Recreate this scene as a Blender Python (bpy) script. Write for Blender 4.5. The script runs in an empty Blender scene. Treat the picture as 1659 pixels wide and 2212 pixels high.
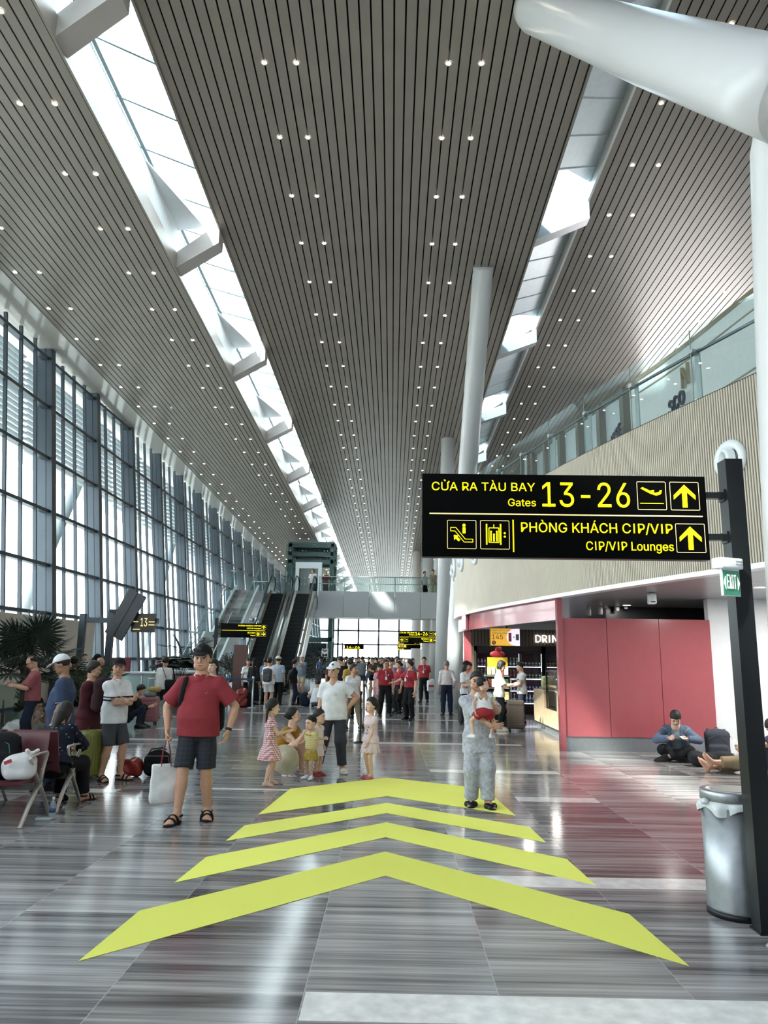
import bpy, bmesh, math, random
import numpy as np
from mathutils import Vector, Matrix
random.seed(7); rng=np.random.default_rng(7)
SC=bpy.context.scene; COL=SC.collection
PI=math.pi
def lin(h):
    h=h.lstrip('#'); o=[]
    for i in (0,2,4):
        c=int(h[i:i+2],16)/255; o.append(c/12.92 if c<=.04045 else ((c+.055)/1.055)**2.4)
    return o
# ---------------------------------------------------------------- camera
FPX=1600.; CX,CY=829.5,1106.; CAMH=1.68
PITCH=math.radians(11.0933); YAW=math.radians(.77484); ROLL=.0145
def cam_basis():
    s,c=math.sin,math.cos
    F=np.array([-s(YAW)*c(PITCH),c(YAW)*c(PITCH),s(PITCH)])
    R0=np.array([c(YAW),s(YAW),0]); U0=np.cross(R0,F)
    return R0*c(ROLL)+U0*s(ROLL), U0*c(ROLL)-R0*s(ROLL), F
CR,CU,CF=cam_basis()
cam=bpy.data.objects.new('camera',bpy.data.cameras.new('camera')); COL.objects.link(cam)
cam.data.sensor_fit='HORIZONTAL'; cam.data.sensor_width=36; cam.data.lens=36*FPX/1659
cam.data.clip_end=2000
cam.matrix_world=Matrix([[CR[0],CU[0],-CF[0],0],[CR[1],CU[1],-CF[1],0],[CR[2],CU[2],-CF[2],CAMH],[0,0,0,1]])
SC.camera=cam
# ---------------------------------------------------------------- world, sun, exposure
w=bpy.data.worlds.new('sky'); SC.world=w; w.use_nodes=True
nt=w.node_tree; nt.nodes.clear()
o_=nt.nodes.new('ShaderNodeOutputWorld'); b_=nt.nodes.new('ShaderNodeBackground')
tc=nt.nodes.new('ShaderNodeTexCoord'); sx=nt.nodes.new('ShaderNodeSeparateXYZ'); cr=nt.nodes.new('ShaderNodeValToRGB')
nt.links.new(tc.outputs['Generated'],sx.inputs[0]); nt.links.new(sx.outputs['Z'],cr.inputs[0])
e=cr.color_ramp.elements; e[0].position=0; e[0].color=(.99,.99,1,1); e[1].position=.7; e[1].color=(.84,.92,1,1)
b_.inputs[1].default_value=6.0
nt.links.new(cr.outputs[0],b_.inputs[0]); nt.links.new(b_.outputs[0],o_.inputs[0])
sl=bpy.data.lights.new('sun','SUN'); sl.energy=15.0; sl.angle=math.radians(3); sl.color=(1,.95,.86)
sun=bpy.data.objects.new('sun',sl); COL.objects.link(sun); sun.location=(-40,-10,60)
sun.rotation_euler=Vector((.72,.55,-1)).to_track_quat('-Z','Y').to_euler()
vs=SC.view_settings; vs.view_transform='Standard'; vs.look='None'; vs.gamma=1; vs.use_curve_mapping=False
vs.exposure=0.7
cy=SC.cycles
cy.max_bounces=7; cy.diffuse_bounces=4; cy.glossy_bounces=4; cy.transmission_bounces=4; cy.transparent_max_bounces=14
cy.caustics_reflective=False; cy.caustics_refractive=False; cy.sample_clamp_indirect=6.0; cy.use_denoising=True
# ---------------------------------------------------------------- materials
MATS={}
def mat(name,hexc,rough=.6,metal=0.,noise=.06,scale=8.,emit=0.,ehex=None,spec=.5,bump=0.,coat=0.,sample=True,alpha=1.):
    if name in MATS: return MATS[name]
    m=bpy.data.materials.new(name); m.use_nodes=True; n=m.node_tree; bs=n.nodes['Principled BSDF']
    c=lin(hexc)
    if noise>0 or bump>0:
        t=n.nodes.new('ShaderNodeTexCoord'); nz=n.nodes.new('ShaderNodeTexNoise'); nz.inputs['Scale'].default_value=scale; nz.inputs['Detail'].default_value=3
        n.links.new(t.outputs['Object'],nz.inputs['Vector'])
        if noise>0:
            r=n.nodes.new('ShaderNodeValToRGB'); r.color_ramp.elements[0].position=.3; r.color_ramp.elements[1].position=.7
            r.color_ramp.elements[0].color=[x*(1-noise*1.6) for x in c]+[1]; r.color_ramp.elements[1].color=[min(1,x*(1+noise)) for x in c]+[1]
            n.links.new(nz.outputs[0],r.inputs[0]); n.links.new(r.outputs[0],bs.inputs['Base Color'])
        else: bs.inputs['Base Color'].default_value=c+[1]
        if bump>0:
            bp=n.nodes.new('ShaderNodeBump'); bp.inputs['Strength'].default_value=bump; bp.inputs['Distance'].default_value=.02
            n.links.new(nz.outputs[0],bp.inputs['Height']); n.links.new(bp.outputs[0],bs.inputs['Normal'])
    else: bs.inputs['Base Color'].default_value=c+[1]
    bs.inputs['Roughness'].default_value=rough; bs.inputs['Metallic'].default_value=metal
    bs.inputs['Specular IOR Level'].default_value=spec; bs.inputs['Coat Weight'].default_value=coat; bs.inputs['Coat Roughness'].default_value=.06
    if alpha<1: bs.inputs['Alpha'].default_value=alpha
    if emit>0:
        bs.inputs['Emission Color'].default_value=lin(ehex or hexc)+[1]; bs.inputs['Emission Strength'].default_value=emit
    if not sample: m.cycles.emission_sampling='NONE'
    MATS[name]=m; return m
def glass(name,tint='#e8f4f4',refl=.10,rough=.02):
    if name in MATS: return MATS[name]
    m=bpy.data.materials.new(name); m.use_nodes=True; n=m.node_tree; n.nodes.clear()
    o=n.nodes.new('ShaderNodeOutputMaterial'); tr=n.nodes.new('ShaderNodeBsdfTransparent'); gl=n.nodes.new('ShaderNodeBsdfGlossy'); mx=n.nodes.new('ShaderNodeMixShader'); fr=n.nodes.new('ShaderNodeLayerWeight'); mp=n.nodes.new('ShaderNodeMapRange')
    tr.inputs[0].default_value=lin(tint)+[1]; gl.inputs['Roughness'].default_value=rough; gl.inputs[0].default_value=(.9,.95,.95,1)
    fr.inputs[0].default_value=.35; mp.inputs['To Min'].default_value=refl*.35; mp.inputs['To Max'].default_value=refl*4
    n.links.new(fr.outputs['Facing'],mp.inputs[0]); n.links.new(mp.outputs[0],mx.inputs[0]); n.links.new(tr.outputs[0],mx.inputs[1]); n.links.new(gl.outputs[0],mx.inputs[2]); n.links.new(mx.outputs[0],o.inputs[0])
    MATS[name]=m; return m
def stripe_mat(name,axis,period,duty,ha,hb,rough=.5,metal=0,axis_space='Object'):
    """two colours in stripes along an axis (woven / pleated / plank patterns)"""
    if name in MATS: return MATS[name]
    m=bpy.data.materials.new(name); m.use_nodes=True; n=m.node_tree; bs=n.nodes['Principled BSDF']
    t=n.nodes.new('ShaderNodeTexCoord'); s=n.nodes.new('ShaderNodeSeparateXYZ'); n.links.new(t.outputs['Object'],s.inputs[0])
    mix=n.nodes.new('ShaderNodeMixRGB'); mix.inputs[1].default_value=lin(ha)+[1]; mix.inputs[2].default_value=lin(hb)+[1]
    acc=None
    for ax in axis:
        d=n.nodes.new('ShaderNodeMath'); d.operation='DIVIDE'; d.inputs[1].default_value=period; n.links.new(s.outputs[ax],d.inputs[0])
        fr=n.nodes.new('ShaderNodeMath'); fr.operation='FRACT'; n.links.new(d.outputs[0],fr.inputs[0])
        g=n.nodes.new('ShaderNodeMath'); g.operation='LESS_THAN'; g.inputs[1].default_value=duty; n.links.new(fr.outputs[0],g.inputs[0])
        if acc is None: acc=g
        else:
            a=n.nodes.new('ShaderNodeMath'); a.operation='ADD'; n.links.new(acc.outputs[0],a.inputs[0]); n.links.new(g.outputs[0],a.inputs[1])
            h=n.nodes.new('ShaderNodeMath'); h.operation='MULTIPLY'; h.inputs[1].default_value=.5; n.links.new(a.outputs[0],h.inputs[0]); acc=h
    n.links.new(acc.outputs[0],mix.inputs[0]); n.links.new(mix.outputs[0],bs.inputs['Base Color'])
    bs.inputs['Roughness'].default_value=rough; bs.inputs['Metallic'].default_value=metal
    MATS[name]=m; return m
# ---------------------------------------------------------------- mesh builder
class MB:
    def __init__(s): s.v=[]; s.f=[]; s.m=[]; s.sm=[]
    def add(s,vs,fs,m=0,smooth=False):
        o=len(s.v); s.v+= [tuple(map(float,p)) for p in vs]
        for f in fs: s.f.append([i+o for i in f]); s.m.append(m); s.sm.append(smooth)
        return s
    def box(s,c,d,m=0,rot=None,bev=0):
        hx,hy,hz=d[0]/2,d[1]/2,d[2]/2
        if bev>0:
            b=min(bev,hx*.95,hy*.95,hz*.95); bm=bmesh.new(); bmesh.ops.create_cube(bm,size=1)
            for v in bm.verts: v.co=Vector((v.co.x*d[0],v.co.y*d[1],v.co.z*d[2]))
            bmesh.ops.bevel(bm,geom=list(bm.edges),offset=b,segments=3,affect='EDGES',profile=.5)
            vs=[v.co.copy() for v in bm.verts]; bm.verts.index_update(); fs=[[v.index for v in f.verts] for f in bm.faces]; bm.free()
        else:
            vs=[Vector((x,y,z)) for x in(-hx,hx) for y in(-hy,hy) for z in(-hz,hz)]
            fs=[(0,1,3,2),(4,6,7,5),(0,4,5,1),(2,3,7,6),(0,2,6,4),(1,5,7,3)]
        if rot is not None: vs=[rot@v for v in vs]
        c=Vector(c); return s.add([v+c for v in vs],fs,m,bev>0)
    def b2(s,x0,x1,y0,y1,z0,z1,m=0,bev=0): return s.box(((x0+x1)/2,(y0+y1)/2,(z0+z1)/2),(x1-x0,y1-y0,z1-z0),m,None,bev)
    def hexa(s,p,m=0): # 8 corners: bottom 4 (ccw) then top 4
        return s.add(p,[(3,2,1,0),(4,5,6,7),(0,1,5,4),(1,2,6,5),(2,3,7,6),(3,0,4,7)],m)
    def quad(s,p,m=0): return s.add(p,[tuple(range(len(p)))],m)
    def path(s,pts,rad,n=8,m=0,caps=True,closed=False,flat=None,smooth=True):
        pts=[Vector(p) for p in pts]; k=len(pts)
        if not hasattr(rad,'__len__'): rad=[rad]*k
        vs=[]; prev=None
        for i,p in enumerate(pts):
            if closed: t=(pts[(i+1)%k]-pts[i-1])
            else: t=(pts[min(i+1,k-1)]-pts[max(i-1,0)])
            t=t.normalized() if t.length>1e-9 else Vector((0,0,1))
            if prev is None:
                a=Vector((0,0,1)) if abs(t.z)<.9 else Vector((1,0,0))
                u=t.cross(a).normalized()
            else:
                u=(prev-t*prev.dot(t)); u=u.normalized() if u.length>1e-6 else t.orthogonal().normalized()
            prev=u; w_=t.cross(u)
            for j in range(n):
                an=2*PI*j/n; ru=rad[i]; rw=rad[i]*(flat or 1)
                vs.append(p+u*math.cos(an)*ru+w_*math.sin(an)*rw)
        fs=[]
        for i in range(k if closed else k-1):
            i2=(i+1)%k
            for j in range(n):
                fs.append((i*n+j,i*n+(j+1)%n,i2*n+(j+1)%n,i2*n+j))
        if caps and not closed: fs+=[tuple(range(n-1,-1,-1)),tuple((k-1)*n+j for j in range(n))]
        return s.add(vs,fs,m,smooth)
    def tube(s,a,b,r0,r1=None,n=12,m=0): return s.path([a,b],[r0,r0 if r1 is None else r1],n,m)
    def lathe(s,prof,c=(0,0,0),n=24,m=0,axis=None,sx=1,sy=1,caps=True):
        c=Vector(c); q=Vector(axis).to_track_quat('Z','Y').to_matrix() if axis is not None else None
        vs=[]
        for r,z in prof:
            for j in range(n):
                v=Vector((r*sx*math.cos(2*PI*j/n),r*sy*math.sin(2*PI*j/n),z)); v=q@v if q else v; vs.append(v+c)
        k=len(prof); fs=[(i*n+j,i*n+(j+1)%n,(i+1)*n+(j+1)%n,(i+1)*n+j) for i in range(k-1) for j in range(n)]
        caps=caps and prof[0][0]>.0011
        if caps and prof[0][0]>1e-6: fs.append(tuple(range(n-1,-1,-1)))
        if caps and prof[-1][0]>1e-6: fs.append(tuple((k-1)*n+j for j in range(n)))
        return s.add(vs,fs,m,True)
    def prism(s,poly,fn0,fn1,m=0): # poly 2d; fn maps (u,v)->3d
        k=len(poly); vs=[fn0(*p) for p in poly]+[fn1(*p) for p in poly]
        return s.add(vs,[tuple(range(k-1,-1,-1)),tuple(range(k,2*k))]+[(i,(i+1)%k,k+(i+1)%k,k+i) for i in range(k)],m)
    def grid(s,fn,nu,nv,m=0,smooth=True):
        vs=[fn(i/nu,j/nv) for i in range(nu+1) for j in range(nv+1)]
        return s.add(vs,[(i*(nv+1)+j,(i+1)*(nv+1)+j,(i+1)*(nv+1)+j+1,i*(nv+1)+j+1) for i in range(nu) for j in range(nv)],m,smooth)
    def ball(s,c,r,m=0,n=12):
        c=Vector(c); r=(r,r,r) if not hasattr(r,'__len__') else r
        vs=[]; k=max(4,n//2)
        for i in range(k+1):
            th=PI*i/k
            for j in range(n): vs.append(c+Vector((r[0]*math.sin(th)*math.cos(2*PI*j/n),r[1]*math.sin(th)*math.sin(2*PI*j/n),r[2]*math.cos(th))))
        return s.add(vs,[(i*n+j,(i+1)*n+j,(i+1)*n+(j+1)%n,i*n+(j+1)%n) for i in range(k) for j in range(n)],m,True)
    def mesh(s,name,mats):
        me=bpy.data.meshes.new(name); me.from_pydata(s.v,[],s.f)
        for mt in mats: me.materials.append(mt)
        if len(me.polygons)==len(s.f):
            me.polygons.foreach_set('material_index',s.m); me.polygons.foreach_set('use_smooth',s.sm)
        me.update(); return me
    def build(s,name,mats,parent=None,loc=(0,0,0),rot=(0,0,0),fix=True):
        mats=mats if isinstance(mats,(list,tuple)) else [mats]
        me=s.mesh(name,mats)
        if fix:
            bm=bmesh.new(); bm.from_mesh(me); bmesh.ops.recalc_face_normals(bm,faces=bm.faces); bm.to_mesh(me); bm.free()
        return link(name,me,parent,loc,rot)
def link(name,me,parent=None,loc=(0,0,0),rot=(0,0,0)):
    o=bpy.data.objects.new(name,me); COL.objects.link(o); o.parent=parent; o.location=loc; o.rotation_euler=rot; return o
def thing(name,label,cat,loc=(0,0,0),rz=0,group=None):
    o=bpy.data.objects.new(name,None); COL.objects.link(o); o.location=loc; o.rotation_euler=(0,0,rz); o.empty_display_size=.1
    return tag(o,label,cat,group)
def tag(o,label,cat,group=None,kind=None):
    o['label']=label; o['category']=cat
    if group: o['group']=group
    if kind: o['kind']=kind
    return o
def st(o,label=None,cat='structure'):
    o['kind']='structure'
    return o
def dup(root,loc=None,rz=None,label=None,group=None):
    r=root.copy(); COL.objects.link(r)
    if loc is not None: r.location=loc
    if rz is not None: r.rotation_euler=(0,0,rz)
    if label: r['label']=label
    if group: r['group']=group
    for ch in list(root.children):
        c=ch.copy(); COL.objects.link(c); c.parent=r
        for g in ch.children:
            d=g.copy(); COL.objects.link(d); d.parent=c
    return r
# pixel -> place in the hall (measuring only: everything is built at its own distance and size)
def ray(u,v): return CF+CR*(u-CX)/FPX-CU*(v-CY)/FPX
def G(u,v,z=0.):
    d=ray(u,v); t=(z-CAMH)/d[2]; return d[0]*t,d[1]*t
def atY(u,v,Y):
    d=ray(u,v); t=Y/d[1]; return d[0]*t,CAMH+d[2]*t
try: FONT=bpy.data.fonts.load(bpy.utils.system_resource('DATAFILES',path='fonts')+'/Inter.woff2')   # the sans serif that ships with Blender
except Exception: FONT=None
def text_mesh(txt,size,align='LEFT',bold=0.,ext=.004,maxw=None):
    """size = capital height; outlines are filled one contour at a time so overlapping strokes stay solid"""
    from mathutils.geometry import tessellate_polygon
    cu=bpy.data.curves.new('t','FONT'); cu.body=txt; cu.align_x='LEFT'; cu.size=1
    if FONT: cu.font=FONT
    o=bpy.data.objects.new('t',cu); COL.objects.link(o); bpy.context.view_layer.objects.active=o
    for q in bpy.context.selected_objects: q.select_set(False)
    o.select_set(True); bpy.ops.object.convert(target='CURVE'); o=bpy.context.view_layer.objects.active; loops=[]
    for sp in o.data.splines:
        P=[]
        if sp.type=='BEZIER':
            n=len(sp.bezier_points)
            for k in range(n):
                a=sp.bezier_points[k]; b=sp.bezier_points[(k+1)%n]; st_=(a.co-b.co).length<1e-6
                lin_=abs((a.handle_right-a.co).cross(b.co-a.co).z)<1e-5 and abs((b.handle_left-b.co).cross(b.co-a.co).z)<1e-5
                for t in ((0,) if lin_ else (0,.25,.5,.75)):
                    u=1-t; p=a.co*u**3+a.handle_right*3*u*u*t+b.handle_left*3*u*t*t+b.co*t**3; P.append((p.x,p.y))
        else: P=[(q.co.x,q.co.y) for q in sp.points]
        P=np.array(P); keep=[k for k in range(len(P)) if np.linalg.norm(P[k]-P[k-1])>1e-5]; P=P[keep]
        if len(P)==12:   # plain bar for the capital I
            E=np.abs(P-np.roll(P,-1,0)); m=(P[:,0].min()+P[:,0].max())/2; xs=np.sort(np.abs(P[:,0]-m))
            if np.all(E.min(1)<1e-3) and np.sum(P[:,1]>P[:,1].max()-1e-3)==2 and np.sum(P[:,1]<P[:,1].min()+1e-3)==2 and np.allclose(np.sort(P[:,0]-m),np.sort(m-P[:,0]),atol=2e-3): s_=xs[0]; q0,q1=P[:,1].min(),P[:,1].max(); sgn=np.sum(P[:,0]*np.roll(P[:,1],-1)-np.roll(P[:,0],-1)*P[:,1]); P=np.array([(m-s_,q0),(m+s_,q0),(m+s_,q1),(m-s_,q1)][::1 if sgn>0 else -1])
        if len(P)>2: loops.append((P,.5*np.sum(P[:,0]*np.roll(P[:,1],-1)-np.roll(P[:,0],-1)*P[:,1])))
    cd=o.data; bpy.data.objects.remove(o); bpy.data.curves.remove(cd)
    if not loops: return np.zeros((0,3)),[]
    sg=np.sign(max(loops,key=lambda q:abs(q[1]))[1]); outs=[q for q in loops if q[1]*sg>0]; holes=[q for q in loops if q[1]*sg<0]
    def inside(p,P):
        c=False; j=len(P)-1
        for i in range(len(P)):
            if (P[i,1]>p[1])!=(P[j,1]>p[1]) and p[0]<(P[j,0]-P[i,0])*(p[1]-P[i,1])/(P[j,1]-P[i,1])+P[i,0]: c=not c
            j=i
        return c
    own={}
    for h in holes:
        c=[k for k,q in enumerate(outs) if inside(h[0].mean(0)*.02+h[0][0]*.98,q[0])]
        if c: own.setdefault(min(c,key=lambda k:abs(outs[k][1])),[]).append(h[0])
    al=np.concatenate([q[0] for q in loops]); caph=CAPH.get('h')
    if caph is None: CAPH['h']=caph=al[:,1].max() if txt=='H' else None
    if caph is None: text_mesh('H',1); caph=CAPH['h']
    sc=size/caph; x0,x1=al[:,0].min(),al[:,0].max(); wd=(x1-x0)*sc; kx=(maxw/wd if maxw else 1)*sc; ox={'LEFT':x0,'RIGHT':x1,'CENTER':(x0+x1)/2}[align]
    V=[];Fc=[]
    for k,q in enumerate(outs):
        rings=[q[0]]+own.get(k,[]); b0=len(V); n=sum(len(r) for r in rings)
        for z in (ext,-ext):
            for r in rings:
                for p in r: V.append(((p[0]-ox)*kx,p[1]*sc,z))
        for t in tessellate_polygon([[Vector((p[0],p[1],0)) for p in r] for r in rings]): Fc.append([b0+t[0],b0+t[1],b0+t[2]]); Fc.append([b0+n+t[2],b0+n+t[1],b0+n+t[0]])
        a=0
        for r in rings:
            m=len(r); Fc+=[[b0+a+j,b0+a+(j+1)%m,b0+n+a+(j+1)%m,b0+n+a+j] for j in range(m)]; a+=m
    return np.array(V),Fc
CAPH={}
# ================================================================ MATERIALS OF THE HALL
M_white=mat('white_paint','#dfe4e8',.45,noise=.02); M_white2=mat('white_metal','#e6ecf0',.3,noise=.02,spec=.6)
M_slat=mat('taupe_slats','#958c83',.36,.15,noise=.04,scale=1.5); M_black=mat('black_void','#0b0b0c',.8,noise=0)
M_blackm=mat('black_metal','#15181b',.35,.3,noise=.03); M_facade=mat('grey_blue_metal','#454f58',.38,.35,noise=.04,scale=2)
M_alu=mat('aluminium','#b9bdc1',.3,.85,noise=.03); M_steel=mat('brushed_steel','#a4a9ad',.40,.8,noise=.05,scale=20)
M_red=mat('red_gloss','#a4565c',.2,noise=.02,coat=.4); M_wood=mat('pale_wood','#c4ad8d',.5,noise=.08,scale=6); M_beige=mat('beige_panel','#b7ab98',.5,noise=.03)
M_glass=glass('clear_glass','#eef8f8',.10); M_bal=glass('balustrade_glass','#e2efed',.075); M_sky=glass('skylight_glass','#f4fafa',.05)
M_concrete=mat('apron_concrete','#8f9290',.8,noise=.03,scale=.2); M_dark=mat('dark_panel','#24292c',.3,noise=.03); M_teal=mat('lift_steel','#5d6f70',.4,.3,noise=.04)
def floor_mat():
    m=bpy.data.materials.new('zebra_marble'); m.use_nodes=True; n=m.node_tree; bs=n.nodes['Principled BSDF']; L=n.links.new
    def N(t,**k):
        x=n.nodes.new(t)
        for a,b in k.items(): setattr(x,a,b)
        return x
    def ma(op,a,b=None):
        x=N('ShaderNodeMath',operation=op)
        for i,q in enumerate((a,b)):
            if q is None: continue
            if isinstance(q,(int,float)): x.inputs[i].default_value=q
            else: L(q,x.inputs[i])
        return x.outputs[0]
    t=N('ShaderNodeTexCoord'); s=N('ShaderNodeSeparateXYZ'); L(t.outputs['Object'],s.inputs[0]); X,Y=s.outputs[0],s.outputs[1]
    tx=ma('DIVIDE',ma('SUBTRACT',X,.56),.99); ix=ma('FLOOR',tx); fx=ma('FRACT',tx)
    ty=ma('ADD',ma('DIVIDE',Y,1.7),ma('MULTIPLY',ix,.37)); iy=ma('FLOOR',ty); fy=ma('FRACT',ty)
    cv=N('ShaderNodeCombineXYZ'); L(ix,cv.inputs[0]); L(iy,cv.inputs[1]); wn=N('ShaderNodeTexWhiteNoise'); wn.noise_dimensions='2D'; L(cv.outputs[0],wn.inputs['Vector'])
    off=ma('MULTIPLY',wn.outputs['Value'],37.)
    def noise(sx_,sy_,det,dist):
        c=N('ShaderNodeCombineXYZ'); L(ma('MULTIPLY',X,sx_),c.inputs[0]); L(ma('ADD',ma('MULTIPLY',Y,sy_),off),c.inputs[1]); L(off,c.inputs[2])
        z=N('ShaderNodeTexNoise'); z.inputs['Scale'].default_value=1; z.inputs['Detail'].default_value=det; z.inputs['Distortion'].default_value=dist; L(c.outputs[0],z.inputs['Vector']); return z.outputs[0]
    a=noise(.5,11.,5,.25); b=noise(.7,42.,3,.3); c=noise(.3,2.6,2,.2)
    v=ma('ADD',ma('ADD',ma('MULTIPLY',a,.52),ma('MULTIPLY',b,.34)),ma('MULTIPLY',c,.25))
    v=ma('ADD',v,ma('MULTIPLY',ma('SUBTRACT',wn.outputs['Value'],.5),.10))
    r=N('ShaderNodeValToRGB'); L(v,r.inputs[0]); E=r.color_ramp.elements
    E[0].position=.36; E[0].color=lin('#3c3a3c')+[1]; E[1].position=.72; E[1].color=lin('#c4c1c0')+[1]
    for p,h in ((.46,'#625f60'),(.53,'#838081'),(.61,'#a09d9d')): q=E.new(p); q.color=lin(h)+[1]
    jx=ma('LESS_THAN',fx,.006); jy=ma('LESS_THAN',fy,.0028); jn=ma('MAXIMUM',jx,jy)
    mx=N('ShaderNodeMixRGB'); L(ma('MULTIPLY',jn,.75),mx.inputs[0]); L(r.outputs[0],mx.inputs[1]); mx.inputs[2].default_value=lin('#b9b4b0')+[1]  # joint lines painted pale to carry their bright reflections
    L(mx.outputs[0],bs.inputs['Base Color']); bs.inputs['Roughness'].default_value=.13; bs.inputs['Specular IOR Level'].default_value=.7
    MATS['zebra_marble']=m; return m
M_floor=floor_mat(); M_marble=mat('white_marble','#efedea',.12,noise=.12,scale=9)
# ================================================================ FLOOR
st(MB().b2(-9.4,14,-5,101,-.25,0).build('floor',M_floor))
for i,(x0,x1,y0,y1) in enumerate([(-.42,3.6,3.87,4.17),(.56,2.53,6.02,6.3),(1.54,2.53,9.44,9.74),(-3.9,-3.39,9.55,9.8),(.59,2.53,11.65,11.93),(-2.4,.56,9.9,10.0),(-.4,2.6,15.3,15.55),(.56,2.65,17.55,17.8),
        (-5.4,-3.4,17.55,17.82),(-5.3,-3.9,15.3,15.55),(-6.3,-4.7,20.8,21.1),(-.4,2,21,21.3),(.7,2.4,23.4,23.7),(-4.4,-1.4,22.6,22.9),(-2.4,1.5,27,27.3),(-1.4,2,31,31.3),(-6.3,-3,26,26.3),(-.4,2.5,36,36.3),(-3.4,1,41,41.4)]):
    st(MB().b2(x0,x1,y0,y1,-.01,.0015).build('floor_inlay',M_marble))
st(MB().b2(-420,-10.6,-150,400,-1.2,-.9).build('exterior_ground',M_concrete))
# ================================================================ CEILING
SL=.0314
def zc(y,b): return b-SL*y
ZL,ZC,ZR=10.9,11.7,12.48
Y0,Y1=-4.,100.
def slab(mb,x0,x1,zb,t,m=0,y0=Y0,y1=Y1,zb1=None):
    zb1=zb if zb1 is None else zb1
    mb.hexa([(x0,y0,zc(y0,zb)),(x1,y0,zc(y0,zb1)),(x1,y1,zc(y1,zb1)),(x0,y1,zc(y1,zb)),(x0,y0,zc(y0,zb)+t),(x1,y0,zc(y0,zb1)+t),(x1,y1,zc(y1,zb1)+t),(x0,y1,zc(y1,zb)+t)],m)
def slat_ceiling(name,x0,x1,zb,pitch=.18,gap=.028):
    mb=MB(); n=int(round((x1-x0)/pitch)); p=(x1-x0)/n
    for i in range(n): slab(mb,x0+i*p,x0+(i+1)*p-gap,zb,.03)
    slab(mb,x0,x1,zb+.10,.05,1)
    return st(mb.build(name,[M_slat,M_black],fix=False))
slat_ceiling('ceiling_left',-9.2,-5.13,ZL); slat_ceiling('ceiling_centre',-4.03,3.17,ZC); slat_ceiling('ceiling_right',4.38,16,ZR)
mb=MB(); slab(mb,-10.6,-9.2,ZL-.02,.05); st(mb.build('ceiling_cornice',mat('cornice_white','#c9c5bd',.14,noise=.02,spec=.7)))
# panel edge trims: taupe returns on the left and centre panels, a white line on the right panel
mb=MB(); slab(mb,-5.13,-5.09,ZL-.03,.40); st(mb.build('trim_1',M_slat))
mb=MB(); slab(mb,-4.07,-4.03,ZC-.03,.30); slab(mb,3.17,3.21,ZC-.03,.30); st(mb.build('trim_2',M_slat))
mb=MB(); slab(mb,4.33,4.38,ZR-.05,.35); st(mb.build('trim_3',mat('white_trim','#f4f4f0',.35,noise=0)))
# left skylight: ribbed white cheek, glass at the height of the centre panel, slim glazing bars, beams every 6.25 m
M_perf=stripe_mat('perforated_white',(1,),.07,.35,'#b9c3c9','#eef2f4',.5)
mb=MB(); slab(mb,-5.14,-5.10,ZL+.37,.65); st(mb.build('skylight_cheek_left',M_perf))
mb=MB(); slab(mb,-5.12,-4.02,ZC+.22,.02); st(mb.build('window_61',M_sky))
mb=MB()
for k in range(78):
    y=-3+k*1.33; mb.hexa([(-5.12,y,zc(y,ZC)+.25),(-4.03,y+.75,zc(y,ZC)+.25),(-4.03,y+.80,zc(y,ZC)+.25),(-5.12,y+.05,zc(y,ZC)+.25),(-5.12,y,zc(y,ZC)+.33),(-4.03,y+.75,zc(y,ZC)+.33),(-4.03,y+.80,zc(y,ZC)+.33),(-5.12,y+.05,zc(y,ZC)+.33)])
slab(mb,-5.09,-5.02,ZC+.24,.05); st(mb.build('skylight_bars_left',mat('glazing_bar','#9aa7ab',.4,noise=0)))
BEAMS=[9.35-6.28,9.35]+[9.35+6.28*k for k in range(1,14)]
M_beam=mat('beam_cladding','#c4bdb9',.3,.2,noise=.03,scale=1)
for yb in BEAMS:
    mb=MB(); z=zc(yb,ZL)
    mb.hexa([(-5.1,yb,z+.02),(-4.05,yb-.35,z+.45),(-4.05,yb+.05,z+.45),(-5.1,yb+.42,z+.02),(-5.1,yb,z+.42),(-4.05,yb-.35,z+.95),(-4.05,yb+.05,z+.95),(-5.1,yb+.42,z+.42)])
    st(mb.build('skylight_beam',M_beam))
    # blank white corner panel in front of each beam
    mb=MB(); zz=zc(yb,ZC)+.19
    mb.prism([(-5.1,yb-2.4),(-5.1,yb),(-4.45,yb-.1)],lambda u,v:(u,v,zc(v,ZC)+.17),lambda u,v:(u,v,zc(v,ZC)+.20)); st(mb.build('skylight_panel',M_white2))
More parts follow.
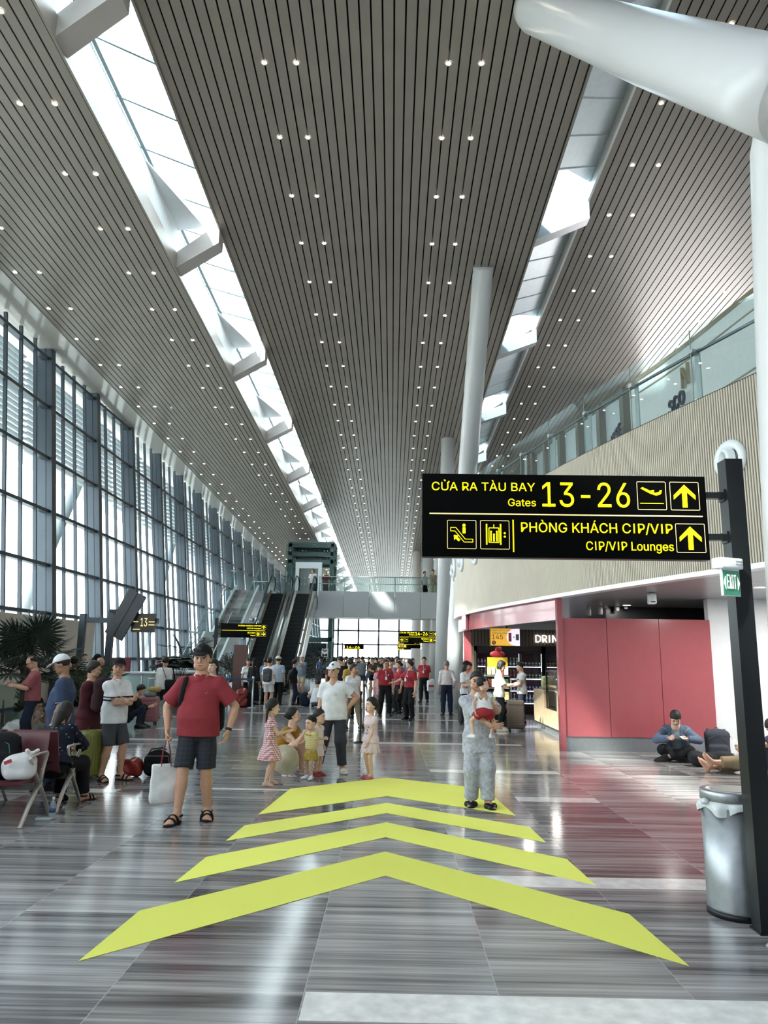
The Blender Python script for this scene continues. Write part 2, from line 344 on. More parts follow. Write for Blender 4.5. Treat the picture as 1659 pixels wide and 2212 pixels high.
# right skylight: tall ribbed cheek leaning over the gap, open glass triangle in front of each beam
mb=MB(); slab(mb,3.19,4.36,ZC+.35,.02,zb1=ZR+.30); st(mb.build('window_62',glass('dimming_roof_glass','#c3ced3',.05)))  # tint added to cut the sun bounce on the right ceiling
M_rib=mat('ribbed_white','#dfe6ea',.4,.1,noise=.03)
for yb in BEAMS:
    ya,ye=yb+.2,yb+6.28-.25
    def zr(x,y): return zc(y,ZC+.25+(x-3.2)/1.16*(ZR-ZC))
    mb=MB(); poly=[(3.21,ya),(4.36,ya),(4.36,ye-.35),(3.55,ye-1.5),(3.21,ye-1.75)]
    mb.prism(poly,lambda u,v:(u,v,zr(u,v)),lambda u,v:(u,v,zr(u,v)+.06))
    for k in range(5):
        y=ya+.2+k*.95; mb.hexa([(3.21,y,zr(3.21,y)-.03),(4.36,y+.9,zr(4.36,y+.9)-.03),(4.36,y+.93,zr(4.36,y+.93)-.03),(3.21,y+.03,zr(3.21,y)-.03),(3.21,y,zr(3.21,y)),(4.36,y+.9,zr(4.36,y+.9)),(4.36,y+.93,zr(4.36,y+.93)),(3.21,y+.03,zr(3.21,y))],1) if y+.93<ye-.4 and y<ye-1.8 else None
    st(mb.build('skylight_panel',[M_rib,M_white2]))
    mb=MB(); z=zc(yb,ZC)
    mb.hexa([(3.2,yb+.05,z+.02),(4.36,yb-.4,z+.30),(4.36,yb-.1,z+.30),(3.2,yb+.4,z+.02),(3.2,yb+.05,z+.38),(4.36,yb-.4,z+.72),(4.36,yb-.1,z+.72),(3.2,yb+.4,z+.38)])
    st(mb.build('skylight_beam',mat('beam_grey','#a9a9aa',.35,.2,noise=.03)))
# roof decks above the panels so that daylight only enters at the skylights
mb=MB(); slab(mb,-18.5,-5.16,ZL+1.05,.2); st(mb.build('roof_deck_left',M_white))
mb=MB(); slab(mb,-3.98,3.15,ZC+.45,.2); st(mb.build('roof_deck_centre',M_white))
mb=MB(); slab(mb,4.4,17,ZR+.45,.2); st(mb.build('roof_deck_right',M_white))
# ================================================================ GLASS FACADE (leaning outwards)
def xf(z): return -8.98-.103*z
YC=[19.9+3.35*k for k in range(-7,24)]
TR=[.35,1.5,2.7,4.0,5.49,7.0,8.49,9.95]
def col_at(y):
    zt=zc(y,ZL)+.05; mb=MB(); a,b=0,zt
    mb.hexa([(xf(a)-.28,y,a),(xf(a)+.14,y,a),(xf(a)+.14,y+.26,a),(xf(a)-.28,y+.26,a),(xf(b)-.28,y,b),(xf(b)+.14,y,b),(xf(b)+.14,y+.26,b),(xf(b)-.28,y+.26,b)])
    mb.hexa([(xf(a)-.06,y-.015,a),(xf(a)-.03,y-.015,a),(xf(a)-.03,y,a),(xf(a)-.06,y,a),(xf(b)-.06,y-.015,b),(xf(b)-.03,y-.015,b),(xf(b)-.03,y,b),(xf(b)-.06,y,b)])
    return st(mb.build('facade_column',M_facade))
M_louv=mat('louver_grey','#aeb9c0',.5,noise=0)
for i,y in enumerate(YC):
    col_at(y)
    if i==len(YC)-1: break
    ya,ye=y+.26,YC[i+1]; mb=MB(); zt=min(zc(ye,ZL),zc(ya,ZL))
    for k in (.27,.53,.79):
        ym=ya+(ye-ya)*k; a,b=0,zt
        mb.hexa([(xf(a)-.07,ym-.03,a),(xf(a)+.02,ym-.03,a),(xf(a)+.02,ym+.03,a),(xf(a)-.07,ym+.03,a),(xf(b)-.07,ym-.03,b),(xf(b)+.02,ym-.03,b),(xf(b)+.02,ym+.03,b),(xf(b)-.07,ym+.03,b)])
    for z in TR:
        if z<zt-.1: mb.b2(xf(z)-.14,xf(z)+.06,ya,ye,z-.045,z+.045)
    wn=st(mb.build('window_%d'%(i+1),M_facade))
    g=MB(); g.quad([(xf(0)-.08,ya,0),(xf(0)-.08,ye,0),(xf(zt)-.08,ye,zt),(xf(zt)-.08,ya,zt)]); g.build('pane',M_glass,wn)
    lv=MB()
    for k in range(16):
        z=zt-.25-k*.175; lv.hexa([(xf(z)-.75,ya-.1,z-.045),(xf(z)-.62,ya-.1,z),(xf(z)-.62,ye+.1,z),(xf(z)-.75,ye+.1,z-.045),(xf(z)-.75,ya-.1,z-.033),(xf(z)-.62,ya-.1,z+.012),(xf(z)-.62,ye+.1,z+.012),(xf(z)-.75,ye+.1,z-.033)])
    st(lv.build('sun_louvers',M_louv))
st(MB().b2(-9.9,-9.2,-5,YC[-1],0,.35).build('baseboard_left',M_facade))
mb=MB()
for (ya,yb,z1) in ((-5,22.6,2.58),): mb.b2(-9.28,-9.02,ya,yb,0,z1)
st(mb.build('wall_left',mat('cream_wall','#cfc6b8',.5,noise=.02)))
M_pipe=mat('pale_pipe','#c9d3d9',.4,noise=.02)
for y in (14,27,40,53,66):
    mb=MB(); mb.tube((-12.2,y-5,-.9),(-12.4,y+2.5,10.4),.22,.22,14); st(mb.build('exterior_pillar',M_pipe))
# back wall of the hall and wall behind the camera
mb=MB(); mb.b2(-9.4,14,-5.2,-5,0,13); st(mb.build('wall_back',M_white))
mb=MB()
for k in range(9): mb.b2(-10.05+k*2.7,-9.8+k*2.7,99.9,100.1,0,9)
for z in (1.4,3.2,5.0,6.8): mb.b2(-10,14,99.9,100.1,z,z+.2)
we=st(mb.build('window_63',M_facade)); MB().quad([(-10,100.1,0),(14,100.1,0),(14,100.1,9),(-10,100.1,9)]).build('pane',M_glass,we)
st(MB().b2(-200,200,101,420,-1.2,-.9).build('exterior_ground',M_concrete))
# ================================================================ MEZZANINE WITH CURVED SLATTED FASCIA
FP=[(6.4,3.2),(5.75,5.6),(5.2,7.7),(4.71,9.31),(4.22,10.77),(3.75,12.32),(3.32,13.9),(2.86,15.9),(2.36,18.2),(2.06,20.1),(1.92,21.7),(1.93,23.1),(2.12,24.2),(2.6,24.95),(3.6,25.4),(6,25.8),(9,26)]
def catmull(P,step):
    P=[np.array(p,float) for p in P]; out=[]
    for i in range(len(P)-1):
        p0=P[max(i-1,0)];p1=P[i];p2=P[i+1];p3=P[min(i+2,len(P)-1)]
        for t in np.linspace(0,1,24,endpoint=False):
            out.append(.5*((2*p1)+(-p0+p2)*t+(2*p0-5*p1+4*p2-p3)*t*t+(-p0+3*p1-3*p2+p3)*t**3))
    out.append(P[-1]); out=np.array(out); d=np.r_[0,np.cumsum(np.linalg.norm(np.diff(out,axis=0),axis=1))]
    s=np.arange(0,d[-1],step); return np.stack([np.interp(s,d,out[:,0]),np.interp(s,d,out[:,1])],1)
def normals(C):
    t=np.gradient(C,axis=0); t/=np.linalg.norm(t,axis=1)[:,None]; return t,np.stack([-t[:,1],t[:,0]],1) # left of travel = outwards (towards the hall)
CP=catmull(FP,.0465); CT,CN=normals(CP)
M_ribs=mat('cream_ribs','#d2c9b8',.5,noise=.03,scale=2); M_ribback=mat('rib_backing','#2f2b27',.7,noise=0)
mb=MB()
for p,t,nn in zip(CP,CT,CN):
    prof=[(-.0145,0),(-.012,.016),(0,.024),(.012,.016),(.0145,0)]
    pts=[p+t*a+nn*b for a,b in prof]; k=5
    mb.add([(q[0],q[1],2.93) for q in pts]+[(q[0],q[1],5.4) for q in pts],[(i,i+1,k+i+1,k+i) for i in range(k-1)]+[tuple(range(k,2*k)),tuple(range(k-1,-1,-1))],0,False)
CB=catmull(FP,.25); BT,BN=normals(CB)
def ribbon(mb,C,N,off,z0,z1,th,m=0):
    k=len(C); A=C+N*off; B=C+N*(off-th)
    vs=[(p[0],p[1],z) for z in (z0,z1) for p in A]+[(p[0],p[1],z) for z in (z0,z1) for p in B]
    fs=[]
    for i in range(k-1):
        fs+=[(i,i+1,k+i+1,k+i),(2*k+i+1,2*k+i,3*k+i,3*k+i+1),(k+i,k+i+1,3*k+i+1,3*k+i),(i+1,i,2*k+i,2*k+i+1)]
    mb.add(vs,fs+[(0,k,3*k,2*k),(k-1,2*k-1,4*k-1,3*k-1)],m)
ribbon(mb,CB,BN,.002,2.9,5.42,.12,1)
wr=st(mb.build('wall_right',[M_ribs,M_ribback],fix=False))
mb=MB(); ribbon(mb,CB,BN,.03,2.86,2.93,.2); st(mb.build('trim_4',M_white2))
# soffit and upper floor as slabs right of the fascia line
def right_slab(name,z0,z1,m,inset=.1):
    C=CB-BN*inset; poly=[tuple(p) for p in C]+[(14,26),(14,3)]
    mb=MB(); mb.prism(poly,lambda u,v:(u,v,z0),lambda u,v:(u,v,z1)); return st(mb.build(name,m))
M_soffit=stripe_mat('linear_metal_soffit',(1,),.2,.06,'#8d9195','#e6eaed',.3,0)
right_slab('ceiling_soffit',2.89,3.1,M_soffit); right_slab('mezzanine_floor',4.9,5.2,mat('mezzanine_stone','#8a8580',.3,noise=.05))
# glass railing on the fascia
CG=CB-BN*.06; pan=3
mb=MB()
seg=[i for i in range(0,len(CG)-1,6)]
M_edge=mat('glass_edge','#8fa6a3',.2,noise=0)
rail=thing('glass_railing','curved glass railing with steel handrail on top of the slatted balcony front','railing',(0,0,0))
for a,b in zip(seg[:-1],seg[1:]):
    P=[CG[i] for i in range(a,b+1)]; g=MB(); ed=MB(); hw=MB()
    for i in range(len(P)-1): g.quad([(P[i][0],P[i][1],5.3),(P[i+1][0],P[i+1][1],5.3),(P[i+1][0],P[i+1][1],6.55),(P[i][0],P[i][1],6.55)])
    p=P[0]; t=BT[a]; nn=BN[a]; ed.tube((p[0],p[1],5.3),(p[0],p[1],6.55),.008,n=4)
    q=p-nn*.12; hw.box((q[0],q[1],5.75),(.10,.02,1.05),0,Matrix.Rotation(math.atan2(t[1],t[0]),3,'Z')); hw.box((p[0]-nn[0]*.05,p[1]-nn[1]*.05,6.22),(.09,.12,.06),0,Matrix.Rotation(math.atan2(t[1],t[0]),3,'Z'))
    g.build('glass_panel',M_bal,rail,fix=False); ed.build('glass_edge',M_edge,rail); hw.build('bracket',M_alu,rail)
h=MB(); h.path([(p[0]-n_[0]*.1,p[1]-n_[1]*.1,6.22) for p,n_ in zip(CG,BN)],.025,8); h.build('handrail',mat('rail_steel','#6f7a80',.3,.8,noise=0),rail)
# lounge box on the mezzanine
LP=catmull([(8.2,4),(7.6,7.5),(7.0,10.5),(6.6,12.2),(6.24,15.06),(5.75,17.6)],.3); LT,LN=normals(LP)
mb=MB(); ribbon(mb,LP,LN,0,5.2,8.35,.15); lounge=st(mb.build('wall_lounge',mat('lounge_white','#dfe3e3',.3,noise=.02)))
mb=MB()
for z in (6.9,8.0): ribbon(mb,LP,LN,.012,z,z+.035,.02)
ribbon(mb,LP,LN,.02,8.32,8.42,.2); st(mb.build('trim_5',mat('bronze_line','#a3977f',.3,.5,noise=0)))
LP2=catmull([(5.75,17.6),(5.3,19.6),(4.9,21.5),(4.6,23.5)],.3); L2T,L2N=normals(LP2)
mb=MB(); ribbon(mb,LP2,L2N,0,5.2,8.3,.1,0)
for k in range(0,len(LP2),4):
    p=LP2[k]; mb.box((p[0],p[1],6.75),(.28,.3,3.1),1)
for z in (5.9,6.9,8.2): ribbon(mb,LP2,L2N,.04,z,z+.16,.1,1)
st(mb.build('window_64',[mat('pale_lit_glass','#c3ccd2',.12,noise=.02),mat('grey_mullion','#77756f',.4,noise=0)]))
def wall_text(txt,size,y,z,x,name,m,ang=None,bold=.012):
    vs,fs=text_mesh(txt,size,'LEFT',bold,.03); q=Matrix.Rotation(-PI/2+(ang or 0),4,'Z')@Matrix.Rotation(PI/2,4,'X')
    mb=MB(); mb.add([q@Vector(v) for v in vs],fs); return tag(mb.build(name,m,None,(x,y,z)),*name_lab[name])
name_lab={'wall_lettering':('navy letters SCO standing on the white lounge wall','lettering'),'wall_logo':('gold curved N emblem on the white lounge wall','logo'),'wall_sign':('navy letters UNGE cut off by the slatted balcony front','lettering')}
M_navy=mat('navy_letter','#2b3650',.4,noise=0); M_gold=mat('gold_letter','#a89a80',.3,.6,noise=0)
wall_text('SCO',.31,15.75,7.02,6.08,'wall_lettering',M_navy); wall_text('UNGE',.31,18.3,7.0,5.56,'wall_sign',M_navy,-.12)
wall_text('N',.46,15.15,7.42,6.16,'wall_logo',M_gold,0,.03)
# round white air nozzles on the fascia
nz=None; s_=0; cum=np.r_[0,np.cumsum(np.linalg.norm(np.diff(CP,axis=0),axis=1))]
def nozzle(p,nn,label):
    t=thing('air_nozzle',label,'air vent',(p[0]+nn[0]*.02,p[1]+nn[1]*.02,4.36),math.atan2(nn[1],nn[0]),'round air nozzles on the slatted balcony front')
    r=MB(); r.lathe([(.27,0),(.28,.03),(.26,.06),(.2,.075),(.17,.05),(.15,.02)],n=28,axis=(1,0,0),caps=False); r.build('ring',M_white2,t)
    r=MB(); r.lathe([(.15,.01),(.15,.10),(.11,.13),(.10,.05)],n=24,axis=(1,-.35,0),caps=False); r.build('throat',M_white2,t)
    r=MB(); r.lathe([(.001,.02),(.105,.03)],n=20,axis=(1,-.35,0)); r.build('grille',mat('vent_grey','#5d666a',.4,noise=0),t); return t
LABN=['beside the top of the black sign post','just above the big black sign, right half','hidden behind the big black sign','behind the big black sign, second','behind the big black sign, third','left of the sign, nearest below it','at the left curve, second from the tip','at the tip of the curved balcony','round the far side of the balcony tip']
for k,Yt in enumerate((9.75,11.75,17.6,19.3,20.9,22.4,23.7)):
    i=int(np.argmin(abs(CP[:,1]-Yt)+(CP[:,0]>5.5)*9)); nozzle(CP[i],CN[i],['round white air nozzle beside the top of the big black sign post','round white air nozzle peeking above the big black sign','round white air nozzle below the right part of the sign','round white air nozzle fourth along the balcony, under the sign','round white air nozzle third from the balcony tip','round white air nozzle second from the balcony tip','round white air nozzle at the far tip of the balcony'][k])
# ================================================================ WHITE COLUMNS
M_col=mat('white_column','#dcdddd',.28,noise=.02,scale=1,spec=.6)
def column(pts,rad,name='column',label=None):
    mb=MB(); mb.path(pts,rad,28); o=mb.build(name,M_col); return st(o)
column([(2.2,26.3,0),(2.3,26.1,3),(2.46,25.5,6.2),(2.44,25.0,6.75),(2.14,16.82,11.2)],[.36,.36,.34,.32,.25])
column([(2.35,36,0),(2.25,30.1,10.9)],[.34,.28]); column([(2.4,52,0),(2.3,48,10.4)],[.4,.34]); column([(1.9,62,0),(1.9,58,10.1)],[.4,.34]); column([(2.6,47.5,0),(2.9,44,10.6)],[.36,.3])
column([(3.22,5.2,6.1),(3.08,5.6,6.6),(2.7,6.95,8.2),(2.3,8.35,9.9),(2.03,9.35,11.1),(1.98,9.5,11.3)],[.37,.37,.355,.335,.315,.28])
column([(3.62,6.6,0),(3.5,6.1,3.3),(3.42,5.8,5.0),(3.38,5.62,6.0),(3.36,5.5,6.3),(3.34,5.48,6.5)],[.36,.37,.36,.35,.31,.2])
# ================================================================ CLOSING WALLS
mb=MB(); mb.b2(13.9,14,-5,26,0,13); mb.b2(9,9.15,26,101,0,13); mb.b2(9,14,25.9,26.05,0,4.9); st(mb.build('wall_right_end',M_white))
st(MB().b2(6.15,13.9,14.62,14.8,0,2.9).build('wall_kiosk_side',M_white))
# ================================================================ KIOSK
kp=thing('kiosk_partition','glossy red partition wall on a steel plinth under the balcony','partition',(0,0,0))
for x0,x1 in ((3.24,4.15),(4.16,5.16),(5.17,6.15)): MB().b2(x0,x1,14.58,14.68,.26,2.48).build('panel',M_red,kp)
MB().b2(3.24,6.15,14.6,14.67,0,.255).build('plinth',M_steel,kp)
MB().b2(3.20,3.30,14.55,14.72,.0,2.88).build('post',M_red,kp)
C=CB-BN*.10; idx=[i for i in range(len(C)) if 14.55<C[i][1]<23.6 and C[i][0]<4.2]
mb=MB(); ribbon(mb,C[idx],BN[idx],0,2.45,2.885,.06); tag(mb.build('kiosk_header',M_red),'curved glossy red header band under the slatted balcony','header')
tag(MB().b2(2.08,2.3,21.9,22.15,0,2.45).build('kiosk_post',M_red),'red post at the far left corner of the drinks kiosk','post')
M_lit=mat('lit_white','#ffffff',.4,noise=0,emit=2.2,sample=False)
i=idx[int(len(idx)*.70)]; p=C[i]; a=math.atan2(BT[i][1],BT[i][0])
kb=thing('kiosk_sign','small white lit sign box on the red kiosk header','sign',(p[0]+BN[i][0]*.06,p[1]+BN[i][1]*.06,2.66),a)
MB().box((0,0,0),(.55,.06,.42)).build('frame',M_red,kb); MB().box((0,-.035 if BN[i]@np.array([math.sin(a),-math.cos(a)])>0 else .035,0),(.48,.01,.36)).build('panel',M_lit,kb)
M_batten=stripe_mat('dark_wood_battens',(0,),.11,.35,'#5a4c40','#2a241f',.5)
mb=MB(); mb.b2(2.35,7.2,24.35,24.5,0,2.1,1); mb.b2(2.35,7.2,24.33,24.5,2.1,2.62,0); mb.b2(2.35,7.2,24.4,24.5,2.62,2.89,2); st(mb.build('wall_kiosk_back',[M_batten,mat('dark_wood','#6b5d4c',.5),M_white]))
mb=MB(); mb.b2(7.2,7.3,14.8,24.5,0,2.89); mb.b2(4.9,7.2,17.2,17.3,2.05,2.89); st(mb.build('wall_kiosk_right',M_dark))
# drinks lettering, advertising screen, pay lettering
M_letter=mat('lit_letter','#ffffff',.4,noise=0,emit=2.0,sample=False)
def flat_text(name,label,txt,size,x,y,z,m,bold=.01,ext=.02,maxw=None,align='LEFT',parent=None):
    vs,fs=text_mesh(txt,size,align,bold,ext,maxw); q=Matrix.Rotation(PI/2,4,'X'); mb=MB(); mb.add([q@Vector(v) for v in vs],fs); o=mb.build(name,m,parent,(x,y,z))
    if label: tag(o,label,'lettering')
    return o
flat_text('drinks_lettering','white lit letters DRINKS on the dark batten wall above the fridges','DRINKS',.235,4.62,24.3,2.22,M_letter,.012,.02,1.12)
flat_text('pay_lettering','white lit letters PAY HERE just above the red partition','PAY HERE',.15,5.55,18.95,2.66,M_letter,.008)
ad=thing('advertising_screen','yellow and white advert screen reading 145 hung in front of the fridges','screen',(3.07,20.5,2.265))
MB().box((0,0,0),(.83,.05,.49)).build('housing',M_blackm,ad)
MB().box((-.08,-.028,0),(.64,.006,.46)).build('yellow_panel',mat('ad_yellow','#d9a83a',.4,noise=0,emit=.35,sample=False),ad)
mb=MB(); pts=[(.40*math.cos(t)*.62+.40-.18+.02,.23*math.sin(t)) for t in np.linspace(PI/2,3*PI/2,16)]; pts=[(.395,-.23),(.395,.23)]+[(.27-.25*math.sin((t-PI/2))+.02,.23*math.cos(t-PI/2)) for t in np.linspace(PI/2,3*PI/2,16)]
mb.prism(pts,lambda u,v:(u,-.033,v),lambda u,v:(u,-.03,v)); mb.build('lilac_panel',mat('ad_lilac','#d9d2e6',.4,noise=0,emit=.5,sample=False),ad)
M_ad_red=mat('ad_red','#7a1c22',.5,noise=0); flat_text('lettering',None,'145',.125,-.36,-.035,-.06,M_ad_red,.006,.002,None,'LEFT',ad); flat_text('lettering',None,'1 KTC LAY\'S STAX\n1 BIA SAI GON',.04,-.34,-.035,.16,M_ad_red,.001,.002,None,'LEFT',ad)
mb=MB(); mb.lathe([(.001,0),(.055,.0),(.055,.006),(.001,.006)],(-.31,-.03,-.15),20,0,(0,-1,0)); mb.build('badge',M_ad_red,ad); flat_text('lettering',None,'%',.05,-.335,-.038,-.175,mat('ad_pale','#ead9a8',.5,noise=0),.003,.002,None,'LEFT',ad)
mb=MB(); mb.box((.13,-.036,.0),(.08,.006,.24),0); mb.box((.33,-.036,0),(.085,.006,.16),1); mb.box((.235,-.036,0),(.05,.004,.012),2); mb.box((.235,-.036,0),(.012,.004,.05),2); mb.build('picture',[M_ad_red,mat('can_dark','#39463f',.4,noise=0),M_blackm],ad)
MB().tube((.05,.02,.24),(.05,.02,.63),.02,n=8).build('hanger',M_blackm,ad)
# drinks fridges
M_fr=mat('fridge_black','#0e0f11',.35,noise=0); M_led=mat('led_white','#f0ecff',.4,noise=0,emit=5,sample=False); M_shelf=mat('fridge_shelf','#b9bcc4',.3,.5,noise=0); M_fin=mat('fridge_inside','#3a2226',.5,noise=0); M_fg=glass('fridge_glass','#e3e8ee',.10)
def fridge(x0,n,label,h=2.08,w_=.70,d=.55,y=23.78):
    W=n*w_; t=thing('drinks_fridge',label,'fridge',(x0+W/2,y,0))
    mb=MB(); mb.b2(-W/2,W/2,d-.03,d,0,h,1); mb.b2(-W/2,-W/2+.04,0,d,0,h); mb.b2(W/2-.04,W/2,0,d,0,h); mb.b2(-W/2,W/2,0,d,1.92,h); mb.b2(-W/2,W/2,0,d,0,.25); mb.build('body',[M_fr,M_fin],t)
    for k in range(n):
        a=-W/2+k*w_; dr=MB(); dr.b2(a+.01,a+.05,-.04,0,.26,1.91); dr.b2(a+w_-.05,a+w_-.01,-.04,0,.26,1.91); dr.b2(a+.01,a+w_-.01,-.04,0,.26,.31); dr.b2(a+.01,a+w_-.01,-.04,0,1.86,1.91)
        dd=dr.build('door',M_fr,t); MB().quad([(a+.05,-.02,.3),(a+w_-.05,-.02,.3),(a+w_-.05,-.02,1.87),(a+.05,-.02,1.87)]).build('pane',M_fg,dd); MB().tube((a+w_-.07,-.06,.9),(a+w_-.07,-.06,1.3),.012,n=6).build('handle',M_alu,dd)
        MB().b2(a+w_-.05,a+w_-.03,.04,.06,.32,1.85).build('light_bar',M_led,t)
        for z in (.35,.72,1.09,1.46):
            MB().b2(a+.04,a+w_-.04,.08,d-.05,z-.015,z).build('shelf',[M_shelf],t); MB().b2(a+.05,a+w_-.05,.07,.08,z-.03,z-.016).build('light_strip',M_led,t)
    return t
fridge(2.64,3,'black three-door drinks fridge left of the other one, under the advert screen'); fridge(4.80,2,'black drinks fridge on the right, below the lit DRINKS letters')
def bottle_mesh(kind):
    mb=MB()
    if kind==0: mb.lathe([(.034,0),(.036,.02),(.036,.13),(.028,.17),(.013,.20),(.013,.225)],n=8,m=0); mb.lathe([(.037,.05),(.037,.11)],n=8,m=1); mb.lathe([(.015,.222),(.015,.245)],n=8,m=2)
    elif kind==1: mb.lathe([(.03,0),(.032,.03),(.03,.14),(.014,.19),(.013,.25)],n=8,m=0); mb.lathe([(.015,.24),(.015,.26)],n=8,m=2); mb.lathe([(.033,.05),(.033,.10)],n=8,m=1)
    else: mb.lathe([(.028,0),(.032,.012),(.032,.11),(.026,.122)],n=8,m=0); mb.lathe([(.0325,.03),(.0325,.09)],n=8,m=1)
    return mb
BK={'white':('#d9d4e8','#6f6a9a','#b03038'),'green':('#5d7d6a','#dfe6dc','#d9d9d9'),'dark':('#3d3230','#a8323a','#c9b04a'),'can_green':('#a9b79a','#3f6a48','#cccccc'),'can_blue':('#9fa3c6','#4a4f8c','#cccccc'),'can_gold':('#b79a6a','#8a5a30','#cccccc'),'clear':('#b9cfd0','#6a8fb0','#dddddd')}
BM={}
def bottle(kind,pal,x,y,z,label,group):
    if (kind,pal) not in BM: BM[(kind,pal)]=bottle_mesh(kind).mesh('drink',[mat('drink_%s_%d'%(pal,i),h,.25,noise=0) for i,h in enumerate(BK[pal])])
    o=link('drink_can' if kind==2 else 'drink_bottle',BM[(kind,pal)],None,(x,y,z)); return tag(o,label,'can' if kind==2 else 'bottle',group)
for x0,plan in ((2.64,[(0,'white'),(1,'green'),(1,'clear'),(1,'green')]),(3.34,[(1,'green'),(0,'dark'),(0,'white'),(1,'green')]),(4.04,[(2,'can_green'),(2,'can_green'),(2,'can_blue'),(0,'clear')]),(4.80,[(2,'can_gold'),(2,'can_blue'),(0,'white'),(0,'clear')]),(5.50,[(2,'can_gold'),(2,'can_blue'),(0,'dark'),(0,'clear')])):
    for zi,(kd,pal) in zip((1.46,1.09,.72,.35),plan):
        sh={1.46:'top',1.09:'second',.72:'third',.35:'bottom'}[zi]; dn={2.64:'first',3.34:'second',4.04:'third',4.80:'fourth',5.50:'fifth'}[x0]
        for k in range(6): bottle(kd,pal,x0+.09+k*.104,23.93,zi,'%s on the %s shelf behind the %s fridge door from the left'%('drink can' if kd==2 else 'drink bottle',sh,dn),'drinks, %s shelf, %s fridge door'%(sh,dn))
# counter with glass case
ct=thing('kiosk_counter','pale wood kiosk counter on a steel plinth beside the red partition','counter',(3.72,0,0))
mb=MB(); mb.b2(0,.6,18.65,20.0,.14,.93); mb.b2(0,.6,17.25,18.65,.14,.52); mb.b2(0,.6,15.35,17.25,.14,.95); mb.build('body',M_wood,ct)
MB().b2(.05,.6,15.4,19.95,0,.14).build('plinth',M_steel,ct); MB().b2(-.03,.65,15.3,17.25,.95,.985).build('worktop',M_wood,ct)
cs=thing('display_case','glass food display case set into the wooden kiosk counter','display case',(3.72,17.3,.525))
mb=MB()
for x,y in ((.04,0),(.04,1.26),(.52,0),(.52,1.26)): mb.b2(x,x+.04,y,y+.04,0,.86)
mb.b2(.04,.56,0,1.3,.86,.90); mb.b2(.04,.56,0,1.3,0,.05); mb.build('frame',M_blackm,cs)
mb=MB(); mb.quad([(.05,.02,.05),(.05,1.28,.05),(.05,1.28,.86),(.05,.02,.86)]); mb.quad([(.05,.01,.05),(.55,.01,.05),(.55,.01,.86),(.05,.01,.86)]); mb.build('pane',M_fg,cs); MB().b2(.07,.54,.04,1.25,.42,.435).build('shelf',M_shelf,cs)
# snack stand; packets and header card glow to look lit
sd=thing('snack_stand','black snack display stand with yellow header card and bright packets','display stand',(2.72,19.6,0))
mb=MB(); mb.b2(-.3,.3,-.22,.22,0,.28); mb.b2(-.28,.28,.16,.2,.28,1.62); mb.b2(-.3,-.27,-.2,.2,.28,1.2); mb.b2(.27,.3,-.2,.2,.28,1.2); mb.build('frame',M_fr,sd)
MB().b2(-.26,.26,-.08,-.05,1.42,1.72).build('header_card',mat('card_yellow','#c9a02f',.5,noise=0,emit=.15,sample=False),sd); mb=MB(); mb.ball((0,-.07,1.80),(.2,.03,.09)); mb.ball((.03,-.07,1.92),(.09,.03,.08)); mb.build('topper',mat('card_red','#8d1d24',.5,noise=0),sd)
for z in (.3,.62,.94,1.24): MB().b2(-.28,.28,-.2,.18,z,z+.015).build('shelf',M_shelf,sd)
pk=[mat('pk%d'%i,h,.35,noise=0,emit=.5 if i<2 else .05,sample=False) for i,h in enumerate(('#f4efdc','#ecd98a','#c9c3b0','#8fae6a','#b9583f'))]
for r,z in enumerate((.32,.64,.96,1.26)):
    for k in range(5):
        o=MB().box((0,0,.11),(.095,.06,.2),0,None,.012).build('snack_packet',pk[(r*2+k)%5],None,(2.72-.22+k*.11,19.52,z+.005)); tag(o,'bright snack packet on %s shelf of the black display stand'%('the lowest','the second','the third','the top')[r],'packet','snack packets, %s shelf of the stand'%('lowest','second','third','top')[r])
# spotlights under the soffit
M_spot=mat('spot_grey','#c3c6c9',.4,noise=0); M_bulb=mat('lamp_glow','#fff3dc',.4,noise=0,emit=18,sample=False)
for k,(px,py,lab) in enumerate(((1272,1322,'lit grey spotlight above the left half of the red partition'),(1297,1320,'grey track spotlight between two lit ones, above red partition'),(1309,1306,'grey spotlight close to the soffit, third above the red partition'),(1333,1312,'large grey spotlight tilted left above the red partition'),(1352,1308,'brightest grey spotlight over the PAY HERE letters'))):
    x,z=atY(px,py,17.0); t=thing('track_spotlight',lab,'spotlight',(x,17,z),0,'track spotlights in the kiosk'); MB().lathe([(.045,-.08),(.055,0),(.05,.12),(.02,.14)],n=12).build('housing',M_spot,t); MB().lathe([(.001,-.075),(.042,-.078)],n=12).build('lamp',M_bulb,t); MB().tube((0,0,.12),(0,0,max(.16,2.9-z)),.01,n=6).build('stem',M_spot,t)
sm=thing('wifi_box','small white box on the soffit above the red partition','ceiling box',(4.65,13.4,2.72)); MB().box((0,0,.06),(.14,.14,.2),0,None,.03).build('body',M_white2,sm); MB().box((0,-.07,0),(.08,.01,.02)).build('slot',M_blackm,sm)
dc=thing('dome_camera','grey dome camera under the far tip of the balcony','camera',(2.25,22.3,2.80)); MB().lathe([(.12,.09),(.12,.03),(.10,.0)],n=16).build('base',M_spot,dc); MB().ball((0,0,.0),(.09,.09,.09)).build('dome',M_dark,dc)
# chips bag on counter
cb=MB().box((0,0,.17),(.36,.2,.34),0,None,.06); tag(cb.build('snack_bag',mat('snack_bag','#b7b68a',.35,noise=.3,scale=9),None,(3.95,19.2,.935)),'crinkled yellow green snack bag on the kiosk counter','bag')
